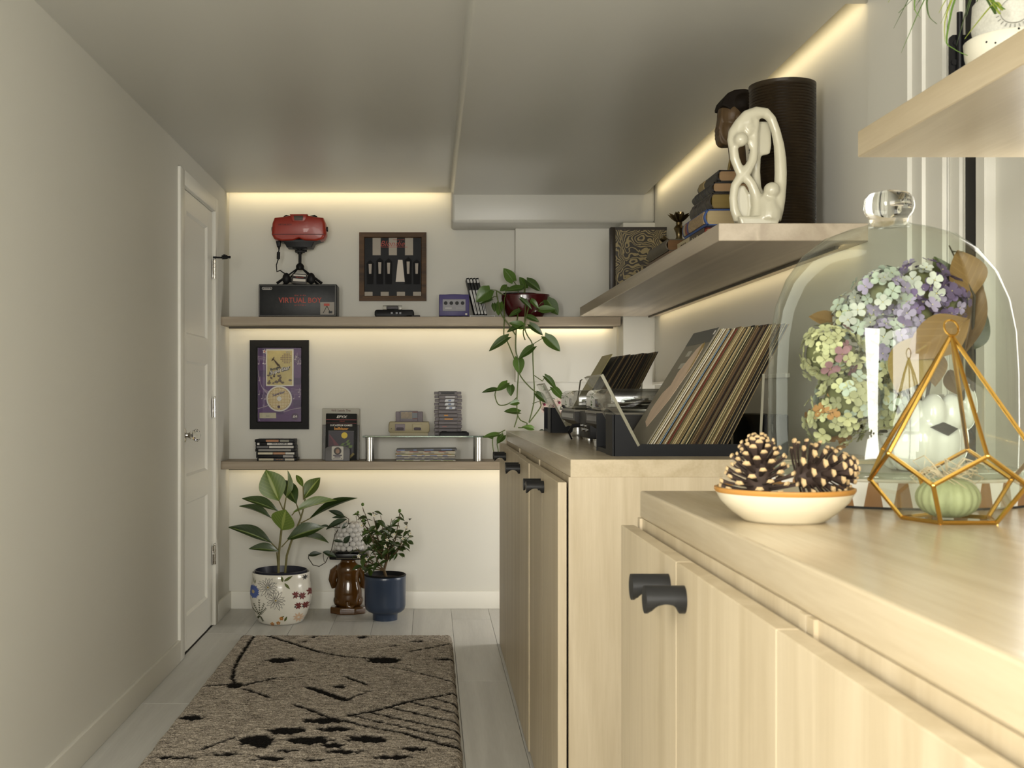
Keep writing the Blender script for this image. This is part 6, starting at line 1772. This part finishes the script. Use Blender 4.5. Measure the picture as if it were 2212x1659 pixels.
# urchin shell
m_urch = M('green_urchin', srgb(158, 164, 124), 0.6, noise_s=60, amt=0.08, bump=(220, 0.4, 0.001))
t = thing('urchin_shell', 'pale green ribbed sea urchin shell inside the terrarium', 'shell', (TX - 0.004, TYc, CT + 0.004))
b = B(); rings = []
for j in range(15):
    th = pi * (0.04 + 0.92 * j / 14)
    ring = []
    for k in range(100):
        a = 2 * pi * k / 100
        r = 0.036 * (1 + 0.022 * cos(20 * a)) * sin(th) ** 0.8
        ring.append((r * cos(a), r * sin(a), 0.024 - 0.024 * cos(th)))
    rings.append(ring)
b.ring_loft(rings)
obj('test', b, m_urch, t, True, 80)
m_air = M('dried_air_plant', srgb(196, 180, 150), 0.7)
t = thing('air_plant', 'dried curly air plant sprouting from the urchin shell', 'plant', (TX - 0.004, TYc, CT + 0.050))
for k in range(34):
    a = R.uniform(0, 2 * pi); l_ = R.uniform(0.018, 0.046); up = R.uniform(0.1, 1.0)
    p0 = Vector((0.003 * cos(a), 0.003 * sin(a), -0.001))
    p1 = p0 + Vector((cos(a) * l_ * 0.6, sin(a) * l_ * 0.6, l_ * up * 0.7 + 0.003))
    p2 = p1 + Vector((cos(a + 0.8) * l_ * 0.5, sin(a + 0.8) * l_ * 0.5, -l_ * 0.15))
    p3 = p2 + Vector((cos(a + 2.2) * l_ * 0.3, sin(a + 2.2) * l_ * 0.3, -l_ * 0.2))
    obj('curled_leaf', B().tube([p0, p0.lerp(p1, 0.6) + Vector((0, 0, 0.002)), p1, p2, p3], [0.0011, 0.001, 0.0008, 0.0006, 0.0003], 5), m_air, t, True)

# ---------------------------------------------------------------- inlaid tray, cloche, vase and dried hydrangeas
GX, GYc = 0.672, 1.70
TR, TH = 0.192, 0.039
t = thing('inlaid_tray', 'round tray edged with brown wood and white inlay strips', 'tray', (GX, GYc, CT))
obj('core', B().lathe([(0.0, 0), (TR - 0.008, 0), (TR - 0.008, TH - 0.002), (0.0, TH - 0.002)], 64), M('tray_core', (0.5, 0.46, 0.38), 0.5), t, True)
m_inw = M('inlay_white', (0.76, 0.74, 0.68), 0.25, noise_s=20, amt=0.05); m_inb = M('inlay_brown', srgb(140, 104, 66), 0.4, noise_s=25, amt=0.35, stretch=(1, 1, 0.2))
obj('foot_ring', B().lathe([(TR - 0.02, 0.0), (TR + 0.0005, 0.0), (TR + 0.0005, 0.003), (TR - 0.02, 0.003)], 64), mat_dark, t)
NI = 66
for k in range(NI):
    a0, a1 = 2 * pi * k / NI, 2 * pi * (k + 1) / NI
    sk = 0.16 * (a1 - a0) * (1 if k % 2 else -1)
    rr0, rr1 = TR - 0.012, TR
    b = B().ring_loft([[(rr0 * cos(a0), rr0 * sin(a0), 0.003), (rr1 * cos(a0 + sk), rr1 * sin(a0 + sk), 0.003), (rr1 * cos(a1 - sk), rr1 * sin(a1 - sk), 0.003), (rr0 * cos(a1), rr0 * sin(a1), 0.003)], [(rr0 * cos(a0), rr0 * sin(a0), TH - 0.004), (rr1 * cos(a0 - sk), rr1 * sin(a0 - sk), TH - 0.004), (rr1 * cos(a1 + sk), rr1 * sin(a1 + sk), TH - 0.004), (rr0 * cos(a1), rr0 * sin(a1), TH - 0.004)]])
    obj('inlay_strip', b, m_inw if k % 2 else m_inb, t)
obj('top_rim', B().lathe([(0.0, TH - 0.004), (TR, TH - 0.004), (TR + 0.001, TH - 0.002), (TR - 0.001, TH), (0.0, TH)], 64), M('tray_top', (0.62, 0.58, 0.48), 0.2), t, True)
GZ = CT + TH
m_dome = PANE('cloche_glass', (0.89, 0.92, 0.88), 0.75)
t = thing('glass_cloche', 'large clear glass cloche with a round knob over dried flowers', 'cloche', (GX, GYc, GZ))
prof = [(0.176, 0.0), (0.1745, 0.004), (0.170, 0.010), (0.1715, 0.06), (0.171, 0.14), (0.168, 0.20), (0.160, 0.245), (0.145, 0.285), (0.122, 0.318), (0.092, 0.342), (0.060, 0.354), (0.036, 0.360), (0.028, 0.364)]
dm = obj('dome', B().lathe(prof, 96, cap0=False, cap1=False), m_dome, t, True, 80)
obj('foot_rim', B().lathe([(0.168, 0.0), (0.178, 0.0), (0.1785, 0.004), (0.174, 0.008), (0.169, 0.006)], 96, cap0=False, cap1=False), m_dome, t, True, 80)
kp = [(0.024, 0.360), (0.027, 0.368), (0.028, 0.372), (0.033, 0.378), (0.0362, 0.388), (0.035, 0.399), (0.028, 0.407), (0.016, 0.411), (0.004, 0.412)]
obj('knob', B().lathe(kp, 48), M('knob_glass', (0.96, 0.98, 0.95), 0.0, trans=1.0, ior=1.42), t, True, 80)

# white folded porcelain vase
m_porc = M('white_porcelain', (0.78, 0.78, 0.74), 0.14, coat=0.4)
VXc, VYc = GX + 0.055, GYc + 0.02
t = thing('porcelain_vase', 'white porcelain vase of folded petals inside the cloche', 'vase', (VXc, VYc, GZ))
parts = []
for k in range(9):
    a = 2 * pi * k / 9 + 0.2
    parts.append(('ball', (0.036 * cos(a), 0.036 * sin(a), 0.045), (0.030, 0.030, 0.045), 16, 12))
    parts.append(('ball', (0.046 * cos(a + 0.3), 0.046 * sin(a + 0.3), 0.085), (0.018, 0.018, 0.030), 14, 10))
parts.append(('ball', (0.062, -0.01, 0.095), (0.016, 0.020, 0.036), 14, 10))
parts.append(('ball', (-0.055, -0.02, 0.075), (0.016, 0.018, 0.044), 14, 10))
parts.append(('ball', (0, 0, 0.035), (0.055, 0.055, 0.035), 16, 12))
organic('folded_body', parts, m_porc, t, 0.0032, 3)
obj('opening', B().prism([(-0.012, 0.066), (0.006, 0.073), (0.026, 0.064), (0.012, 0.054)], -0.0665, -0.058), mat_dark, t)

# dried hydrangeas
def petal_mats(name, a, b_):
    m, nt, p, N, L = base_mat(name)
    oi = N('ShaderNodeObjectInfo'); hs = N('ShaderNodeHueSaturation'); mr = N('ShaderNodeMapRange')
    mr.inputs['To Min'].default_value = 0.5; mr.inputs['To Max'].default_value = 1.05
    L(oi.outputs['Random'], mr.inputs[0]); L(mr.outputs[0], hs.inputs['Value'])
    hs.inputs['Color'].default_value = (*srgb(*a), 1); L(hs.outputs[0], p.inputs['Base Color']); p.inputs['Roughness'].default_value = 0.7
    return m, M(name + '_core', srgb(*b_), 0.6)


def floret_mesh(mats, s=1.0):
    b = B(); bm = b.bm
    for k in range(4):
        a = pi / 2 * k + R.uniform(-0.12, 0.12)
        ca, sa = cos(a), sin(a)
        out = []
        for (u, v, z_) in ((0.05, 0.0, 0.0), (0.35, 0.34, 0.06), (0.72, 0.46, 0.16), (1.0, 0.26, 0.14), (1.06, 0.0, 0.10), (1.0, -0.26, 0.14), (0.72, -0.46, 0.16), (0.35, -0.34, 0.06)):
            out.append(bm.verts.new((s * (u * ca - v * sa), s * (u * sa + v * ca), s * (z_ + 0.05 * R.uniform(-1, 1)))))
        c = bm.verts.new((s * 0.62 * ca, s * 0.62 * sa, s * 0.03))
        for i in range(8): bm.faces.new((c, out[i], out[(i + 1) % 8]))
    b.ball((0, 0, 0.06 * s), 0.09 * s, 8, 5, mi=1)
    return b.mesh('floret', list(mats), True, 80)


HM = {}
for nm, a, c in (('green', (184, 186, 142), (150, 152, 104)), ('lime', (204, 204, 156), (170, 166, 112)), ('mint', (176, 188, 172), (160, 160, 120)), ('white', (196, 200, 190), (200, 190, 130)), ('lilac', (160, 150, 178), (200, 192, 160)), ('purple', (116, 98, 138), (170, 156, 130)), ('rose', (150, 112, 120), (150, 130, 90)), ('rust', (176, 130, 74), (140, 100, 60))):
    pm_ = petal_mats('petal_' + nm, a, c)
    HM[nm] = [floret_mesh(pm_), floret_mesh(pm_)]
hydr = thing('hydrangea_bunch', 'bunch of dried green, white and purple hydrangeas with brown leaves', 'flowers', (VXc, VYc, GZ))
HYY = 1.68
def zb_(px, py, Y=HYY): return Vector((PX(px, Y) - VXc, Y - VYc, PZ(py, Y) - GZ))
dome_in = [(0.168, 0.0), (0.169, 0.14), (0.166, 0.20), (0.158, 0.245), (0.143, 0.285), (0.120, 0.318), (0.090, 0.342)]
def inside(p, margin):
    """keep a point of the bunch within the cloche and clear of the vase"""
    p = Vector(p)
    z_ = max(0.0, min(p.z, 0.318))
    for (r0, z0), (r1, z1) in zip(dome_in[:-1], dome_in[1:]):
        if z0 <= z_ <= z1: lim = r0 + (r1 - r0) * (z_ - z0) / (z1 - z0) - margin; break
    dx, dy = p.x + VXc - GX, p.y + VYc - GYc
    r = sqrt(dx * dx + dy * dy)
    if r > lim: p.x, p.y = GX - VXc + dx * lim / r, GYc - VYc + dy * lim / r
    p.z = min(p.z, 0.318)
    return p


heads = [(1790, 765, 66, ['lime', 'lime', 'green', 'rose'], 1.64), (1835, 860, 72, ['green', 'lime', 'mint', 'green'], 1.62), (1800, 905, 60, ['lime', 'green', 'rust', 'green'], 1.64), (1870, 800, 62, ['green', 'mint', 'lime'], 1.66), (1905, 880, 56, ['mint', 'green', 'lime'], 1.66), (1850, 690, 56, ['mint', 'white', 'green'], 1.68), (1905, 640, 64, ['white', 'mint', 'lilac'], 1.66), (1985, 625, 62, ['lilac', 'white', 'purple'], 1.66), (2035, 655, 54, ['purple', 'purple', 'lilac'], 1.66), (1975, 690, 56, ['lilac', 'purple', 'lilac'], 1.64), (1915, 735, 58, ['white', 'mint', 'lilac'], 1.65)]
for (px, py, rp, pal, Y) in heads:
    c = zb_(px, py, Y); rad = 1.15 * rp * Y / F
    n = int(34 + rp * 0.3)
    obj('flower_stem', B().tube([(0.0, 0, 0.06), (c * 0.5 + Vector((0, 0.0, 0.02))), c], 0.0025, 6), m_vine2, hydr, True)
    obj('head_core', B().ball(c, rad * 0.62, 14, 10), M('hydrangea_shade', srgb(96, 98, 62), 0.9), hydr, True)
    for k in range(n):
        u = 1 - 2 * (k + 0.5) / n; a = k * 2.39996 + rp
        nrm = Vector((sqrt(1 - u * u) * cos(a), sqrt(1 - u * u) * sin(a), u))
        nrm = (nrm + Vector((0, -0.25, 0.05)) + Vector((R.uniform(-0.25, 0.25), R.uniform(-0.25, 0.25), R.uniform(-0.25, 0.25)))).normalized()
        p0 = c + Vector((nrm.x, nrm.y, nrm.z)) * rad * R.uniform(0.66, 1.0)
        if p0.z < 0.140 and sqrt(p0.x ** 2 + p0.y ** 2) < 0.088:      # outside the vase
            k_ = 0.088 / max(0.01, sqrt(p0.x ** 2 + p0.y ** 2)); p0.x *= k_; p0.y *= k_
        p0 = inside(p0, 0.016)
        o = link('floret', HM[R.choice(pal)][R.randrange(2)], hydr)
        s_ = R.uniform(0.0085, 0.0130)
        o.matrix_local = Matrix.Translation(p0) @ nrm.to_track_quat('Z', 'Y').to_matrix().to_4x4() @ Matrix.Rotation(R.uniform(0, 6), 4, 'Z') @ Matrix.Scale(s_, 4)
m_lb = LEAFMAT('dry_leaf_brown', srgb(108, 84, 46), srgb(132, 106, 64), 0.5)
m_ly = LEAFMAT('dry_leaf_gold', srgb(142, 120, 60), srgb(160, 140, 80), 0.5)
m_lg = LEAFMAT('dry_leaf_green', srgb(62, 70, 40), srgb(84, 92, 56), 0.45)
BLF = {k: leaf_mesh('dry_leaf', 1.0, 0.5, 0.16, 0.16, [v, v], nx=12, wave=0.02) for k, v in (('b', m_lb), ('y', m_ly), ('g', m_lg))}
for (x0, y0, x1, y1, wd, kk, Y) in ((2090, 690, 1968, 765, 92, 'b', 1.60), (1985, 728, 1945, 842, 96, 'y', 1.60), (2000, 742, 2030, 830, 70, 'b', 1.64), (2100, 640, 2105, 522, 86, 'b', 1.66), (2085, 760, 2120, 590, 60, 'b', 1.68), (2075, 690, 2030, 556, 76, 'g', 1.68), (2080, 760, 2135, 675, 62, 'g', 1.70), (1812, 700, 1756, 680, 40, 'b', 1.70), (2062, 545, 2078, 530, 30, 'g', 1.66), (2050, 800, 2075, 850, 50, 'b', 1.68)):
    leaf_at(BLF[kk], hydr, inside(zb_(x0, y0, Y), 0.022), inside(zb_(x1, y1, Y - 0.02), 0.022), wd * Y / F, FACE + Vector((R.uniform(-0.3, 0.3), 0, 0.2)), 'dry_leaf')
obj('flower_stem', B().tube([(0.0, 0, 0.05), zb_(2080, 870, 1.7), zb_(2075, 780, 1.68), zb_(2085, 700, 1.66)], [0.004, 0.004, 0.0035, 0.003], 8), m_vine2, hydr, True)
obj('flower_stem', B().tube([(0.01, 0, 0.05), zb_(2100, 850, 1.7), zb_(2100, 740, 1.68), zb_(2105, 640, 1.66), zb_(2050, 530, 1.66)], [0.003, 0.003, 0.0025, 0.002, 0.001], 8), m_vine2, hydr, True)

# ---------------------------------------------------------------- grass in a pot on the near side shelf
PYc = 1.70
ppx = PX(2186, PYc)
t = thing('ceramic_bowl', 'white ceramic bowl with small yellow and black marks on the shelf', 'bowl', (ppx, PYc, S4))
bp_ = [(0.0, 0), (0.040, 0), (0.048, 0.004), (0.058, 0.03), (0.064, 0.055), (0.0655, 0.074), (0.063, 0.076), (0.060, 0.055), (0.050, 0.012), (0.0, 0.008)]
bo = obj('bowl', B().lathe(bp_, 48), M('bowl_glaze', (0.72, 0.69, 0.56), 0.2, coat=0.3), t, True, 60)
def on_bowl(ang, z_, off=0.0006):
    for (r0, z0), (r1, z1) in zip(bp_[1:5], bp_[2:6]):
        if z0 <= z_ <= z1: r = r0 + (r1 - r0) * (z_ - z0) / (z1 - z0); break
    else: r = 0.065
    r += off
    return Vector((r * sin(ang), -r * cos(ang), z_))
b = B(); b.bm.faces.new([b.bm.verts.new(on_bowl(a_, z_)) for a_, z_ in ((-0.36, 0.050), (-0.24, 0.046), (-0.20, 0.060), (-0.26, 0.070), (-0.36, 0.068))])
obj('yellow_mark', b, C('mark_yellow', 206, 160, 60), bo)
for (a_, z_) in ((-0.33, 0.073), (-0.8, 0.058), (-0.75, 0.045), (-1.0, 0.062), (-0.6, 0.052), (-0.45, 0.056), (-0.1, 0.062), (0.1, 0.058)):
    obj('dark_dot', B().ball(on_bowl(a_, z_, -0.001), 0.0019, 8, 6), m_blacktxt, bo, True)
t = thing('grass_plant', 'grassy spider plant in a speckled grey concrete pot set in the white bowl', 'plant', (ppx, PYc, S4 + 0.0111))
m_conc = M('speckled_concrete', (0.56, 0.55, 0.48), 0.85, noise_s=260, amt=0.22, bump=(200, 0.3, 0.001))
pp = [(0.0, 0), (0.040, 0), (0.048, 0.045), (0.055, 0.085), (0.0535, 0.118), (0.051, 0.121), (0.048, 0.116), (0.047, 0.10), (0.0, 0.098)]
pt = obj('pot', B().lathe(pp, 48), m_conc, t, True, 60)
obj('soil', B().lathe([(0.0, 0.104), (0.0465, 0.102), (0.0465, 0.099), (0.0, 0.099)], 24), m_soil, t)
m_stamp = M('stamp_grey', (0.34, 0.335, 0.29), 0.85)
def on_cpot(u, z_): 
    r = 0.0552 - 0.00005; a = u / r
    return Vector((r * sin(a), -r * cos(a), z_))
b = B().tube([on_cpot(-0.022 + 0.019 * cos(2 * pi * k / 28), 0.092 + 0.018 * sin(2 * pi * k / 28)) for k in range(29)], 0.0007, 4)
for k in range(13):
    a = pi + pi * k / 12
    b.tube([on_cpot(-0.022 + 0.021 * cos(a), 0.092 + 0.020 * sin(a)), on_cpot(-0.022 + 0.0255 * cos(a), 0.092 + 0.0245 * sin(a))], 0.0008, 4)
obj('pressed_stamp', b, m_stamp, pt)['kind'] = 'stuff'
m_gr = [M('blade_green', srgb(88, 118, 46), 0.45), M('blade_lime', srgb(140, 152, 60), 0.45), M('blade_dark', srgb(62, 84, 34), 0.45)]
def blade(p, mi, w_=0.0028):
    P = [Vector(q_) for q_ in p]
    b = B(); pts = []
    for i in range(len(P) - 1):
        a0, c0_ = P[max(i - 1, 0)], P[min(i + 2, len(P) - 1)]
        for k in range(4):
            u = k / 4
            pts.append(0.5 * ((2 * P[i]) + (-a0 + P[i + 1]) * u + (2 * a0 - 5 * P[i] + 4 * P[i + 1] - c0_) * u * u + (-a0 + 3 * P[i] - 3 * P[i + 1] + c0_) * u ** 3))
    pts.append(P[-1])
    n = len(pts)
    rings = []
    for i, q_ in enumerate(pts):
        w = w_ * (1 - (i / (n - 1)) ** 2) + 0.0003
        side = Vector((0.8, 0.3, 0.15)).normalized()
        rings.append([q_ - side * w, q_ + Vector((0, 0, -0.0006)), q_ + side * w, q_ + Vector((0, 0, 0.0006))])
    b.ring_loft(rings)
    obj('blade', b, m_gr[mi], t, True, 80)
for k in range(46):
    a = R.uniform(0, 2 * pi); ln = R.uniform(0.10, 0.24); fl = R.uniform(0.15, 0.8)
    p0 = Vector((R.uniform(0, 0.03) * cos(a), R.uniform(0, 0.03) * sin(a), 0.10))
    d = Vector((cos(a), sin(a), 0)) * ln * fl
    p1 = p0 + d * 0.3 + Vector((0, 0, ln * 0.55)); p2 = p0 + d * 0.75 + Vector((0, 0, ln * 0.7 * (1.1 - fl * 0.5))); p3 = p0 + d * 1.2 + Vector((0, 0, ln * (0.75 - fl * 1.0)))
    if p3.x + ppx > 1.07: p3.x = 1.07 - ppx; 
    if p2.x + ppx > 1.06: p2.x = 1.06 - ppx
    blade([p0, p1, p2, p3], k % 3)
def zg(px, py, Y=1.62): return Vector((PX(px, Y) - ppx, Y - PYc, PZ(py, Y) - S4 - 0.0111))
for pl_, mi in (([(2150, 30), (2120, -60), (2040, -60), (1941, 28)], 2), ([(2155, 25), (2100, -80), (2000, -60), (1975, 10), (1988, 38)], 0), ([(2150, 30), (2080, -70), (2010, -20), (2005, 30), (2024, 52)], 2), ([(2160, 30), (2090, -50), (2045, 30), (2041, 90)], 1), ([(2165, 20), (2150, 5), (2110, 50), (2084, 84)], 1), ([(2170, 20), (2080, -30), (2045, 80), (2060, 105), (2090, 120)], 0), ([(2165, 22), (2100, -30), (2052, -10), (2028, 28)], 1)):
    blade([zg(*q_) for q_ in pl_], mi, 0.0021)
